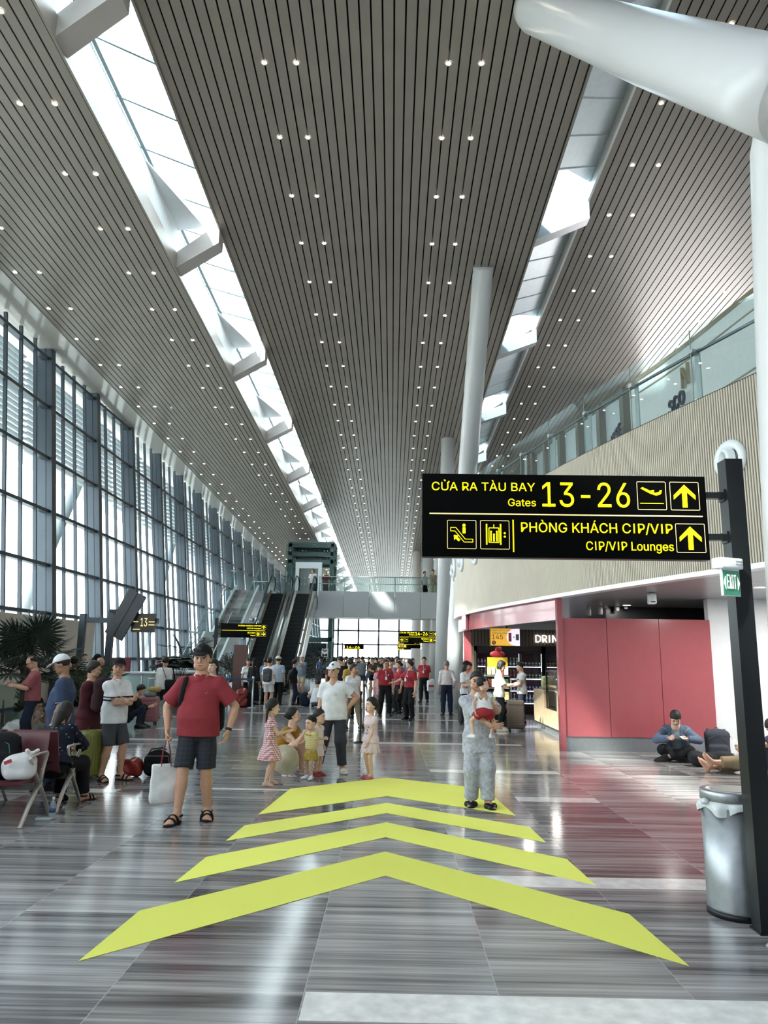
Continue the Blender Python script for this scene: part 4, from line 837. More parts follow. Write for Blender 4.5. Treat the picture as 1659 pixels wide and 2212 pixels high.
def head_prims(f,S,ears=True):
    O=S['O'];R=S['HR'];H=S['hh']; p=lambda x,y,z:O+(R[0]*x+R[1]*y+R[2]*z)*H
    child=S['h']<1.35
    f.ell(p(0,.06,.62),np.array([.345,.41,.385])*H,R,.0)
    f.ell(p(0,-.10,.40),np.array([.285 if not child else .30,.27,.36])*H,R,.12*H); f.ell(p(0,-.21,.13),np.array([.135,.12,.105])*H,R,.14*H)
    for s_ in(-1,1): f.ell(p(s_*.19,-.17,.20),np.array([.11,.15,.11])*H,R,.12*H); f.ell(p(s_*.17,-.24,.40),np.array([.10,.09,.09])*H,R,.10*H)
    f.ell(p(0,-.30,.60),np.array([.24,.07,.07])*H,R,.08*H)
    for s_ in(-1,1): f.ell(p(s_*.145,-.405,.515),np.array([.085,.065,.055])*H,R,.05*H,True)
    for s_ in(-1,1): f.ell(p(s_*.145,-.325,.515),np.array([.075,.055,.052])*H,R,.015*H)
    f.cone(p(0,-.345,.53),p(0,-.43,.37),.028*H,.050*H,.05*H); 
    for s_ in(-1,1): f.ell(p(s_*.055,-.395,.355),np.array([.042,.05,.035])*H,R,.02*H)
    f.ell(p(0,-.345,.245),np.array([.115,.055,.026])*H,R,.02*H); f.ell(p(0,-.338,.195),np.array([.10,.055,.030])*H,R,.02*H); f.ell(p(0,-.40,.222),np.array([.10,.035,.008])*H,R,.008*H,True)
    if S.get('mouth'): f.ell(p(0,-.38,.20),np.array([.055,.07,.05])*H,R,.01*H,True)
    if ears:
        for s_ in(-1,1): f.ell(p(s_*.345,.04,.47),np.array([.035,.085,.125])*H,R,.02*H); f.ell(p(s_*.385,.02,.48),np.array([.02,.045,.075])*H,R,.01*H,True)
    f.cone(p(0,.10,.30),S['N']-S['R'][2]*.045*S['b'],.245*H if not child else .2*H,.031*S['b'],.06*H)
def face_mat(S):
    O=S['O'];R=S['HR'];H=S['hh']
    def fn(c):
        q=((c-O)@R.T)/H; x,y,z=q.T; ax=np.abs(x)-.145; m=np.zeros(len(c)); fr=(y<-.2)&(z>-.1)&(z<1)
        m[fr&((ax/.10)**2+((z-.615+np.abs(ax+.02)*.15)/.020)**2<1)]=1
        e=fr&((ax/.066)**2+((z-.515)/.028)**2<1); m[e]=3; m[e&((ax/.040)**2+((z-.517)/.034)**2<1)]=2; m[fr&(np.abs((z-.545+ax**2*2))<.010)&(np.abs(ax)<.085)]=2
        m[fr&((x/.115)**2+((z-.220)/.038)**2<1)]=4
        if S.get('mouth'): m[fr&((x/.06)**2+((z-.20)/.055)**2<1)&(y>-.385)]=2
        return m
    return fn
def bbox(S,pad=.16):
    P=np.array(S['sh']+S['el']+S['wr']+S['kn']+S['an']+[S['P'],S['N']]+[a+d*.115*S['b'] for a,d in zip(S['an'],S['td'])]+[a-d*.04*S['b'] for a,d in zip(S['an'],S['td'])]); return P.min(0)-pad*.55*S['b'],P.max(0)+pad*.55*S['b']
def grow_body(name,S,skin,lod):
    vb=(.0105,.013,.02)[lod]; lo,hi=bbox(S); f=Field(lo,hi,vb); body_prims(f,S,feet=lod==2); ch=[f]
    O,H=S['O'],S['hh']; c=O+S['HR'][2]*.5*H; g=Field(np.minimum(c-.62*H,S['N']-.02),np.maximum(c+.62*H,S['N']+.02),H/(46,32,20)[lod]); head_prims(g,S); ch.append(g)
    for i in(0,1):
        c=S['wr'][i]+S['hax'][i]*.09*S['q']; e=.125*S['q']; g=Field(c-e,c+e,(.0045,.0055,.0075)[lod]*min(1,S['q'])); add_hand(g,S,i); ch.append(g)
        if lod<2:
            A=S['an'][i]; d=S['td'][i]; P=np.array([A,A-d*.06*S['b'],A+d*.13*S['b']]); g=Field(P.min(0)-.05*S['b'],P.max(0)+.05*S['b'],(.006,.008)[lod]*min(1,S['q']+.1)); foot_prims(g,S,i); g.cone(A,A+(S['kn'][i]-A)*.12,.0218*S['b'],.0238*S['b'],.01*S['b']); ch.append(g)
    return sdf_mesh(name,ch,[skin,M_brow,M_eye,M_eyew,M_lip],face_mat(S))
def top(S,h=.009,off=.016,hem=-.055,sleeve=.55,loose=0.,wr=.004,flare=0.,neck=.275,seed=1,vneck=0.,open_=0,cuff=.012):
    """shirt, jacket or dress bodice; sleeve 0..1 upper arm, 1..2 forearm; hem below the hip joint in body units"""
    b=S['b'];fa=S['fat'];fl=1+(fa-1)*.6; lo,hi=bbox(S,.24); lo[2]=min(lo[2],(S['P']+S['R'][2]*hem*b)[2]-.1*b); f=Field(lo-flare*b*.6,hi+flare*b*.6,h)
    pts=torso_pts(S,off+loose*.5); z0=pts[0][0]; r0=max(p[1] for p in pts[:4]); r0_=max(r0,pts[1][1])+(.008*b if hem<.03 else 0)
    pts=[(hem*b,r0_+flare*b+loose*.6,pts[1][2]*.6)]+[(z,max(r,(r0_+(loose*.3))*((1 if z<.1*b else (.93 if z<.2*b else 0)) if hem<.03 and not S['fem'] else (1 if z<.03*b else 0))),y) for z,r,y in pts if z>hem*b+.02*b]
    f.chain(S['P'],S['R'],pts,1.42,.012*b,lo=hem*b,hi=neck*b+.016*b)
    for i in(0,1):
        s_,e,w_=arm_pts(S,i); f.cone(S['N']-S['R'][2]*.016*b,s_-S['R'][2]*.004*b,.030*b+off*.7,.033*b*fl+off*.7,.02*b); f.cone(S['P']+S['R'][2]*.205*b,s_,.045*b+off,.033*b*fl+off*.8,.02*b)
        if sleeve>0:
            t=min(sleeve,1.); q=s_+(e-s_)*t; f.cone(s_,q,.033*b*fl+off*.8,(.033-.0085*t)*b*fl+off*.8+cuff*b*(1 if sleeve<1.01 else .3),.015*b,2 if sleeve<=1 else 0)
            if sleeve>1: t=sleeve-1; q2=e+(w_-e)*t; f.cone(e,q2,.0255*b*fl+off,(.0255-.008*t)*b*fl+off+.003*b,.012*b,2)
    if vneck>0: f.cone(S['N']+S['R'][2]*.02*b+S['R'][1]*.045*b,S['N']-S['R'][2]*vneck*b+S['R'][1]*.085*b,.038*b,.012*b,.0,0,True)
    f.cone(S['N']-S['R'][2]*.03*b,S['N']+S['R'][2]*.06*b,.041*b,.043*b,.0,0,True) if not S.get('highneck') else None
    if open_: f.box(S['P']+S['R'][2]*.1*b+S['R'][1]*.12*b,(open_*b,.1*b,.3*b),S['R'],.01,0,True)
    f.wrinkle(wr,seed); f.halfspace(S['P']+S['R'][2]*hem*b,-S['R'][2]); return f
def collar(S,h=.006):
    b=S['b']; N=S['N']; f=Field(N-.1*b,N+.1*b,h); u=S['R'][2]; fw=S['R'][1]
    f.cone(N-u*.022*b,N+u*.018*b+fw*.004*b,.048*b,.041*b,0,3); f.cone(N-u*.05*b,N+u*.06*b,.0385*b,.0365*b,0,0,True)
    f.cone(N+fw*.06*b-u*.03*b,N+fw*.05*b+u*.04*b,.004*b,.020*b,0,0,True); return f
def bottoms(S,h=.0095,off=.010,length=1.,loose=.0,wr=.004,waist=.07,seed=2,bell=0.):
    """trousers or shorts; length 0..1 thigh, 1..2 shin"""
    b=S['b'];fl=1+(S['fat']-1)*.6; lo,hi=bbox(S,.2); f=Field(lo,hi,h); pts=[p for p in torso_pts(S,off) if p[0]<waist*b+.03*b]; pts.append((waist*b+.02*b,pts[-1][1],pts[-1][2]))
    f.chain(S['P'],S['R'],[(-.085*b,pts[0][1]*.72,pts[0][2]),(-.03*b,pts[0][1],pts[0][2])]+pts[1:],1.42,.016*b,lo=-.082*b,hi=waist*b)
    for i in(0,1):
        hp,k_,a=S['hip'][i],S['kn'][i],S['an'][i]; t=min(length,1.); q=hp+(k_-hp)*t; f.cone(hp,q,.048*b*fl+off+loose*.4,(.048-.013*t)*b*fl+off+loose*b,.014*b,2 if length<=1 else 0)
        if length>1: t=length-1; q2=k_+(a-k_)*t; f.cone(k_,q2,.034*b*fl+off+loose*b*.9,(.034-.006*t)*b*fl+off+loose*b*.8+bell*b,.025*b,2)
    f.wrinkle(wr,seed,.5); return f
def skirt(S,h=.009,z0=.07,z1=-.25,r1=.11,off=.012,sc=1.3,pleats=0,seed=3,amp=.004):
    b=S['b']; m=(r1+.06)*b*sc; lo=S['P']+np.array([-m,-m,z1*b-.03]); hi=S['P']+np.array([m,m,z0*b+.03]); f=Field(lo,hi,h); pts=[(z,r,y) for z,r,y in torso_pts(S,off)]
    rr=lambda z:np.interp(z,[p[0] for p in pts],[p[1] for p in pts]); Rw=np.array([S['R'][0],S['R'][1],[0,0,1.]])
    f.chain(S['P'],Rw,[(z1*b,r1*b,0),(z1*b*.5,(r1*b+rr(-.02*b))*.5+.006*b,0),(-.02*b,rr(-.02*b)+.004,0),(.03*b,rr(.03*b),0),(z0*b,rr(z0*b),0)],sc,.0,lo=z1*b,hi=z0*b)
    if pleats:
        x,y,z=f.xyz((slice(None),)*3); an=np.arctan2(y-S['P'][1],x-S['P'][0]); k=np.clip((S['P'][2]+.02*b-z)/(abs(z1)*b),0,1); f.F+=(amp*3*k*np.sin(an*pleats)).astype(np.float32)
    f.wrinkle(amp,seed,.2); f.halfspace(S['P']+np.array([0,0,z1*b]),np.array([0,0,-1.])); return f
def hair(S,kind='short',h=None,lod=0):
    O=S['O'];R=S['HR'];H=S['hh']; p=lambda x,y,z:O+(R[0]*x+R[1]*y+R[2]*z)*H; h=h or H/(34,24,15)[lod]
    ex=1.3 if kind in('long','pony','pigtails','braid') else .75; f=Field(p(0,0,.55)-ex*H,p(0,0,.55)+ex*H,h)
    th=.03 if kind in('crop','bald') else .07
    f.ell(p(0,.065,.645),np.array([.345+th*.8,.41+th*.8,.385+th*1.1])*H,R,0)
    x,y,z=f.xyz((slice(None),)*3); x=x-O[0];y=y-O[1];z=z-O[2]; u,v,w_=[(R[i][0]*x+R[i][1]*y+R[i][2]*z)/H for i in range(3)]
    fr=.80 if kind not in('bangs',) else .70
    line=np.where(v<.06,np.maximum(fr-1.02*(v+.30)-.10*np.maximum(np.abs(u)-.2,0),.34),.34-.9*(v-.06)); line=np.maximum(line,.16)+.022*np.sin(u*31)*np.where(v<0,1,.3)
    side=np.where((v<-.02)&(np.abs(u)>.22)&(w_<.60),1,0)
    if kind=='bald': line=np.maximum(line,np.where(v<.25,.99,.2)); line=np.where((np.abs(u)>.28)&(v>-.05),.45,line)
    q=np.maximum(f.F,((line-w_)*H*.8).astype(np.float32)); f.F=q.astype(np.float32)
    k=.03*H
    if kind in('bangs','long') : f.ell(p(0,-.30,.76),np.array([.25,.10,.10])*H,R,k)
    if kind in('bun',): f.ell(p(0,.50,.62),np.array([.16,.13,.16])*H,R,k)
    if kind=='topknot': f.cone(p(0,.0,1.02),p(.05,-.02,1.16),.05*H,.09*H,k)
    if kind=='pony': f.cone(p(0,.42,.70),p(0,.58,.55),.09*H,.11*H,k); f.cone(p(0,.58,.55),p(0,.52,-.1),.11*H,.04*H,k)
    if kind=='braid': f.cone(p(-.25,.33,.45),p(-.28,.36,.1),.11*H,.10*H,k); f.cone(p(-.28,.36,.1),p(-.27,.34,-.45),.09*H,.055*H,k)
    if kind=='pigtails':
        for s_ in(-1,1): f.cone(p(s_*.30,.26,.55),p(s_*.40,.34,.40),.07*H,.09*H,k); f.cone(p(s_*.40,.34,.40),p(s_*.38,.34,-.02),.10*H,.035*H,k)
    if kind=='long':
        f.ell(p(0,.26,.35),np.array([.37,.24,.45])*H,R,.06*H); f.cone(p(0,.34,.2),p(0,.34,-.75),.27*H,.14*H,.08*H)
        for s_ in(-1,1): f.cone(p(s_*.34,.06,.6),p(s_*.33,.12,-.1),.08*H,.06*H,.04*H)
    if kind=='bob':
        for s_ in(-1,1): f.cone(p(s_*.33,.08,.6),p(s_*.33,.08,.2),.09*H,.09*H,.05*H)
        f.ell(p(0,.28,.35),np.array([.36,.2,.3])*H,R,.06*H)
    f.wrinkle(.003 if lod==0 else .002,5); return f
def hat(S,kind='cap',lod=0):
    O=S['O'];R=S['HR'];H=S['hh']; p=lambda x,y,z:O+(R[0]*x+R[1]*y+R[2]*z)*H; f=Field(p(0,-.1,.75)-1.0*H,p(0,-.1,.75)+1.0*H,H/(40,28,18)[lod])
    f.ell(p(0,.06,.66),np.array([.41,.47,.46])*H,R,0); x,y,z=f.xyz((slice(None),)*3); x=x-O[0];y=y-O[1];z=z-O[2]; v=(R[1][0]*x+R[1][1]*y+R[1][2]*z)/H; w_=(R[2][0]*x+R[2][1]*y+R[2][2]*z)/H
    f.F=np.maximum(f.F,((.70-.10*v*1.-w_)*H).astype(np.float32)); 
    if kind=='cap': 
        t=math.radians(14); Rb=np.array([R[0],R[1]*math.cos(t)+R[2]*math.sin(t),R[2]*math.cos(t)-R[1]*math.sin(t)]); f.ell(p(0,-.50,.70),np.array([.33,.34,.040])*H,Rb,.03*H); f.ell(p(0,.06,1.125),np.array([.04,.04,.02])*H,R,.01*H)
    else: f.ell(p(0,.03,.70),np.array([.72,.80,.05])*H if kind=='wide' else np.array([.58,.64,.06])*H,R,.05*H)
    return f
def shoes(S,kind,i,lod=0):
    b=S['b'];A=S['an'][i];d=S['td'][i]; dn=-nrm(np.array([0,0,1.])-d*d[2]); lt=np.cross(d,dn); P=np.array([A-d*.07*b,A+d*.14*b]); f=Field(P.min(0)-.075*b,P.max(0)+.065*b,(.006,.0085,.014)[lod]*min(1,S['q']+.15)); R=np.array([lt,d,dn])
    sole=lambda th,up=0.:[f.box(A+d*.045*b+dn*(.0425*b-th/2+.001),(.024*b+.006,.055*b,th/2),R,th*.4,.01), f.ell(A+d*.085*b+dn*(.0425*b-th/2+.001),(.031*b+.004,.05*b,th*.72),R,.01),f.ell(A-d*.01*b+dn*(.0425*b-th/2+.001),(.024*b+.004,.03*b,th*.72),R,.01)]
    if kind=='sandal':
        sole(.020); f.halfspace(A+dn*.026*b,-dn)
        for t,w2,hgt in((.078,.009,.0),(.045,.008,-.006)):
            g=A+d*t*b+dn*(.028+hgt*0)*b
            for k in range(10):
                an0,an1=PI*k/10,PI*(k+1)/10; r0=.0335*b; hh_=(.030 if t>.06 else .042)*b
                a0=A+d*t*b+dn*.036*b+lt*math.cos(an0)*r0-dn*math.sin(an0)*hh_; a1=A+d*t*b+dn*.036*b+lt*math.cos(an1)*r0-dn*math.sin(an1)*hh_; f.cone(a0,a1,.0075*b,.0075*b,.002)
        for k in range(12):
            an0,an1=2*PI*k/12,2*PI*(k+1)/12; r0=.028*b; f.cone(A-d*.004*b+lt*math.cos(an0)*r0+d*math.sin(an0)*r0+dn*.004*b,A-d*.004*b+lt*math.cos(an1)*r0+d*math.sin(an1)*r0+dn*.004*b,.0065*b,.0065*b,.002)
    elif kind=='clog':
        sole(.028); f.ell(A+d*.072*b+dn*.022*b,(.037*b,.052*b,.026*b),R,.012); f.cone(A+d*.0*b-dn*.02*b,A-d*.005*b+dn*.02*b,.026*b,.022*b,0,0,True)
        for s_ in(-1,1): f.ell(A+d*.065*b+lt*s_*.035*b+dn*.018*b,(.008*b,.013*b,.008*b),R,.003,True); f.ell(A+d*.095*b+lt*s_*.028*b+dn*.02*b,(.007*b,.009*b,.007*b),R,.003,True)
    elif kind=='slide':
        sole(.018); f.cone(A+d*.06*b+dn*.022*b-lt*.03*b,A+d*.06*b+dn*.022*b+lt*.03*b,.022*b,.022*b,.01); f.ell(A+d*.075*b+dn*.024*b,(.034*b,.028*b,.020*b),R,.01)
    else:
        foot_prims(f,S,i,.007*b,False); sole(.022); f.ell(A+d*.092*b+dn*.026*b,(.030*b,.036*b,.018*b),R,.012*b)
        if kind=='heel': f.cone(A-d*.028*b+dn*.03*b,A-d*.03*b+dn*.055*b,.009*b,.006*b,.004)
        if kind in('heel','flat'): f.ell(A+d*.03*b-dn*.012*b,(.026*b,.05*b,.03*b),R,.01,True)
    f.halfspace(A+dn*(.0428*b),dn); return f
SHM={}
def person(x,y,rz,label,S,skin=None,parts=(),hairkind='short',hairm=None,shoe=None,shoem=None,lod=1,z=0.,group=None,barefoot=False):
    """parts: list of (name, Field, material or list, matfn)"""
    t=thing('person',label,'person',(x,y,z),math.radians(rz),group); skin=skin or M_skin
    bd=link('body',grow_body('body',S,skin,lod),t)
    for p in parts:
        nm,f,m=p[:3]; fn=p[3] if len(p)>3 else None; me=sdf_mesh(nm,f if isinstance(f,list) else [f],m if isinstance(m,list) else [m],fn); link(nm,me,t)
    if hairkind: link('hair',sdf_mesh('hair',[hair(S,hairkind,None,lod)],[hairm or M_hair]),t)
    if shoe:
        for i in(0,1): link('shoe',sdf_mesh('shoe',[shoes(S,shoe,i,lod)],[shoem or M_blackm]),t)
    t['S_']=0; del t['S_']
    M4=Matrix.Translation((x,y,z))@Matrix.Rotation(math.radians(rz),4,'Z')
    t_w=lambda v:np.array(M4@Vector(v)); return t,t_w
def K(name,hexc,rough=.85): return mat('cloth_'+name,hexc,rough,noise=.07,scale=12,spec=.25)
def shirt_stripe(S,zs,hw=.011):
    def fn(c):
        m=np.zeros(len(c)); z=(c-S['P'])@S['R'][2]/S['b']
        for q in zs: m[np.abs(z-q)<hw]=1
        return m
    return fn
def tuft(mb,p,r=.012): mb.ball(p,r,0,8)
def strap(name,pts,wd,m,label=None,parent=None,flat=.25):
    mb=MB(); mb.path(pts,wd,6,flat=flat); return mb.build(name,m,parent)
# ---------------------------------------------------------------- 1 big man in red polo
S=skel(1.765,fat=1.04,belly=.03,shw=1.12,hs=1.04,head=(2,0,0),hand=[(-.178,-.03,.505),(.185,-.03,.51)],elbow=[(-1,.6,0),(1,.6,0)],foot=[(-.075,-.085,.042),(.065,.055,.042)],curl=(82,28),toe=(0,4))
m1,W1=person(-2.04,8.12,0,'big man in red polo, black cap and navy check shorts walking forward',S,M_skin,[('polo_shirt',top(S,loose=.0,hem=-.05,sleeve=.80,cuff=.02),K('red_polo','#93373f')),('collar',collar(S),K('red_polo','#93373f')),('shorts',bottoms(S,length=.93,loose=.014),stripe_mat('navy_check',(0,2),.045,.08,'#20242e','#3b4250',.8)),('cap',hat(S,'cap'),K('black','#18181a'))],'short',None,'sandal',K('black','#18181a'),0)
S1=S
def band(name,p,ax,r,wd,m,parent,n=16):
    mb=MB(); mb.lathe([(r,-wd/2),(r+.004,-wd/2),(r+.004,wd/2),(r,wd/2)],p,n,0,ax,caps=False); return mb.build(name,m,parent)
band('watch',S['wr'][1]-S['hax'][1]*.012,S['hax'][1],.030,.028,M_blackm,m1)
mb=MB(); p=S['P']+S['R'][2]*.20*S['b']+S['R'][1]*.132+S['R'][0]*.075
q_=[(-.026,.008),(-.021,-.007),(-.008,-.010),(.030,.012),(-.002,-.001),(-.014,-.002)]; mb.prism(q_,lambda u,v:tuple(p+np.array([u,-.006,v])),lambda u,v:tuple(p+np.array([u,.004,v])))
mb.build('chest_logo',mat('white_thread','#e8e8e8',.6,noise=0),m1)
def backpack(x,y,z,rz,label,hexc,size=(.30,.16,.44),group=None,hex2=None,straps=True,tilt=0):
    a,b,c=size; t=thing('backpack',label,'backpack',(x,y,z),math.radians(rz),group); m=K('pack_'+hexc[1:],hexc)
    R=Matrix.Rotation(tilt,3,'X'); f=Field((-a*.7,-b*1.1,-.02),(a*.7,b*1.1,c*1.05),.012 if c>.3 else .01); f.box((0,0,c*.48),(a*.5,b*.42,c*.48),None,b*.38,0); f.box((0,-b*.40,c*.30),(a*.40,b*.26,c*.24),None,b*.22,.02); f.ell((0,0,c*.86),(a*.46,b*.40,c*.16),None,.04); f.wrinkle(.004,3); f.halfspace((0,0,.0),(0,0,-1))
    me=sdf_mesh('body',[f],[m]); o=link('body',me,t,(0,0,0),(tilt,0,0)); mb=MB(); mb.path([(-.03,.02,c*.98),(-.02,.02,c*1.05),(.02,.02,c*1.05),(.03,.02,c*.98)],.008,6); mb.build('handle',m,o)
    mb=MB(); mb.path([(-a*.36,-b*.42,c*.52),(-a*.30,-b*.44,c*.72),(0,-b*.42,c*.84),(a*.30,-b*.44,c*.72),(a*.36,-b*.42,c*.52)],.005,5); mb.build('zip',mat('zip_grey','#6d7073',.4,.5,noise=0) if not hex2 else mat('zip_'+hex2[1:],hex2,.5,noise=0),o)
    if straps:
        for s_ in(-1,1):
            mb=MB(); mb.path([(s_*a*.28,b*.40,c*.92),(s_*a*.33,b*.9,c*.98),(s_*a*.36,b*1.28,c*.72),(s_*a*.36,b*1.0,c*.35),(s_*a*.33,b*.42,c*.10)],.022,6,flat=.3); mb.build('strap',m,o)
    return t
backpack(*W1((.05,.165,.93))[:2],.86,180,'black backpack slung behind the man in the red polo','#1a1b1e',(.36,.2,.50),straps=False)
tag(strap('backpack_strap',[W1(S1['sh'][0]+np.array(q)) for q in ((.045,.12,-.04),(.04,.06,.055),(.04,-.01,.078),(.04,-.07,.055),(.035,-.125,-.03),(.02,-.135,-.13),(-.0,-.10,-.22),(-.02,-.03,-.28))],.026,K('pack_1a1b1e','#1a1b1e')),'black padded strap over the red polo shoulder','strap')
# white tote in his hand
hp=W1(S['wr'][0]+S['hax'][0]*.10); tt=thing('tote_bag','white cloth tote bag with dark red handles in the red polo man\'s hand','tote bag',(hp[0],hp[1],hp[2]-.62),math.radians(25))
f=Field((-.17,-.09,0),(.17,.09,.42),.01); f.box((0,0,.19),(.135,.028,.19),None,.012,0); f.ell((0,0,.09),(.11,.055,.08),None,.06); f.wrinkle(.007,8); link('body',sdf_mesh('body',[f],[K('tote_white','#e3e3e2')]),tt)
for y_ in(-.03,.03): mb=MB(); mb.path([(-.05,y_,.36),(-.035,y_*.6,.52),(0,0,.635),(.035,y_*.6,.52),(.05,y_,.36)],.011,6,flat=.4); mb.build('handle',K('dark_red','#7d2a33'),tt)
# ---------------------------------------------------------------- 2 man in white polo, arms crossed
ARMX=dict(hand=[(.055,-.150,.665),(-.045,-.165,.645)],elbow=[(-.7,-.1,-1),(.7,-.1,-1)],handax=[(1,.25,.25),(-1,.3,.15)],thumb=[(0,-.3,1),(0,-.3,1)],curl=(28,40))
S=skel(1.60,head=(-42,0,-4),foot=[(-.065,.03,.042),(.07,-.045,.042)],toe=(-8,8),**ARMX)
person(-3.79,10.44,62,'man in white polo and grey shorts, arms crossed, black cap with red brim',S,M_skin,[('polo_shirt',top(S,hem=-.06,sleeve=.75,loose=.006),[K('white','#e2e4e6'),K('navy_stripe','#2b3040')],shirt_stripe(S,(.135,.16),.007)),('collar',collar(S),K('white','#e2e4e6')),('shorts',bottoms(S,length=.95,loose=.014),K('charcoal','#47494d')),('cap',hat(S,'cap'),[K('black','#18181a'),K('cap_red','#7c2229')],lambda c,S=S:((((c-S['O'])@S['HR'].T)[:,1]<-.66*S['hh'])*1))],'short',None,'sandal',K('brown_sandal','#2c211c'),0)
def at(px,py): return G(px,py)
bx,by=-3.79,10.44; r_=math.radians(62); backpack(bx-math.sin(r_)*.26+.02,by+math.cos(r_)*.24,.88,62+180,'maroon backpack worn by the man with crossed arms','#3a2227',(.32,.2,.46),hex2='#b7a35a')
# ---------------------------------------------------------------- 3 woman in maroon
S=skel(1.56,fem=True,head=(5,8,0),hand=[(-.02,-.13,.60),(.02,-.14,.58)],curl=(45,45),foot=[(-.05,.03,.042),(.05,-.03,.042)])
person(-4.28,10.75,92,'woman in loose maroon top and jeans facing right, hair tied back',S,M_skin,[('top',top(S,hem=-.13,sleeve=1.75,loose=.03,flare=.02,off=.022),K('maroon','#4c2129')),('jeans',bottoms(S,length=1.9,loose=.008),K('denim_dark','#33465a')),('inner_collar',collar(S),K('yellow_trim','#bfa65a'))],'bun',None,'slip_on',M_blackm,0)
# ---------------------------------------------------------------- 4 man in blue polo, white cap
S=skel(1.655,fat=1.08,belly=.03,head=(0,22,0),foot=[(-.06,.03,.042),(.06,-.03,.042)],curl=(30,30))
m4,W4=person(-4.2,9.72,-78,'man in steel blue polo, white cap and glasses looking down',S,M_skin3,[('polo_shirt',top(S,hem=-.06,sleeve=.85,loose=.012),[K('steel_blue','#3d4a66')]),('collar',collar(S),K('navy_collar','#1f2738')),('trousers',bottoms(S,length=1.93,loose=.01),K('navy_trouser','#222b3e')),('cap',hat(S,'cap'),K('cap_white','#e6e7ea'))],'crop',None,'slip_on',M_blackm,0)
for i in(0,1): e=S['sh'][i]+(S['el'][i]-S['sh'][i])*.85; band('sleeve_trim',e,nrm(S['el'][i]-S['sh'][i]),.062,.012,K('white','#e2e4e6'),m4)
mb=MB(); mb.box(S['P']+S['R'][2]*.165*S['b']+S['R'][1]*.155+S['R'][0]*-.06,(.09,.012,.035),0,Matrix.Rotation(.25,3,'Y')); mb.build('paper_slip',M_white,m4); band('watch',S['wr'][1]-S['hax'][1]*.01,S['hax'][1],.028,.022,M_alu,m4)
def glasses(S,parent,m=None):
    O,R,H=S['O'],S['HR'],S['hh']; p=lambda x,y,z:tuple(O+(R[0]*x+R[1]*y+R[2]*z)*H); mb=MB()
    for s_ in(-1,1):
        mb.path([p(s_*.15+.095*math.cos(a),-.395,.505+.07*math.sin(a)) for a in np.linspace(0,2*PI,14,endpoint=False)],.0022,5,closed=True); mb.path([p(s_*.245,-.39,.53),p(s_*.36,-.2,.53),p(s_*.37,.05,.50)],.0022,5)
    mb.path([p(-.055,-.395,.52),p(.055,-.395,.52)],.0022,5); return mb.build('glasses',m or M_blackm,parent)
glasses(S,m4,M_alu)
# ---------------------------------------------------------------- 5 man in coral polo with phone
S=skel(1.63,head=(0,28,0),hand=[(-.03,-.21,.665),(.03,-.205,.66)],elbow=[(-.6,.3,-1),(.6,.3,-1)],handax=[(.35,-1,.35),(-.35,-1,.35)],curl=(48,48),foot=[(-.075,.02,.042),(.09,-.06,.042)])
m5,W5=person(-6.58,13.9,-58,'balding man in coral polo reading his phone',S,M_skin,[('polo_shirt',top(S,hem=-.03,sleeve=.85),K('coral','#96545a')),('collar',collar(S),K('coral','#96545a')),('trousers',bottoms(S,length=1.95,loose=.008),K('navy_jean','#1e2839'))],'bald',None,'slip_on',M_blackm,0); glasses(S,m5)
q=W5((S['wr'][0]+S['wr'][1])/2+np.array([0,-.11,.05])); ph=thing('phone','white phone held by the man in the coral polo','phone',tuple(q),math.radians(-58)); MB().box((0,0,0),(.075,.14,.01),0,Matrix.Rotation(.6,3,'X'),.004).build('body',M_white2,ph); MB().box((0,0,.006),(.066,.125,.002),0,Matrix.Rotation(.6,3,'X')).build('screen',M_blackm,ph)
# ---------------------------------------------------------------- 6 person crouching in white, 7 woman in red floral, 8 seated woman
SQ=dict(pelvis=(0,.05,.155),foot=[(-.085,-.10,.042),(.075,-.13,.042)],knee=[(-.35,-1,.6),(.35,-1,.6)])
S=skel(1.58,fem=True,lean=52,head=(0,38,0),hand=[(-.02,-.34,.30),(.05,-.35,.29)],curl=(40,40),**SQ)
person(*at(38,1592),75,'person in white crouching over a white plastic bag',S,M_skin,[('shirt',top(S,hem=-.03,sleeve=.7),K('cream_white','#d9d6cf')),('trousers',bottoms(S,length=1.8,loose=.014),K('pale_grey','#b9bdbd'))],'bob',None,'slip_on',M_white,1)
S=skel(1.55,fem=True,head=(0,5,0),hand=[(-.05,-.12,.56),None])
person(-5.92,10.95,80,'woman in red floral jacket cut by the left edge',S,M_skin3,[('jacket',top(S,hem=-.08,sleeve=1.8,loose=.02,off=.02),[K('floral_red','#8d2f33'),K('floral_dark','#3c3a2a'),K('floral_yellow','#b08a3a')],lambda c:((np.sin(c[:,0]*31)+np.sin(c[:,2]*27+1)+np.sin(c[:,1]*29))>.9)*1+((np.sin(c[:,0]*23+2)+np.sin(c[:,2]*37))>1.3)*1),('trousers',bottoms(S,length=1.9,loose=.012),K('floral_dark','#3c3a2a'))],'short',None,'sandal',M_blackm,1)
S=skel(1.56,fem=True,pelvis=(0,.03,.295),lean=28,side=14,head=(8,30,6),hand=[(.02,-.30,.36),(.12,-.30,.38)],elbow=[(-.8,0,-.4),(.9,0,.2)],foot=[(-.07,-.27,.042),(.08,-.20,.042)],knee=[(-.1,-1,.8),(.1,-1,.8)],curl=(40,40))
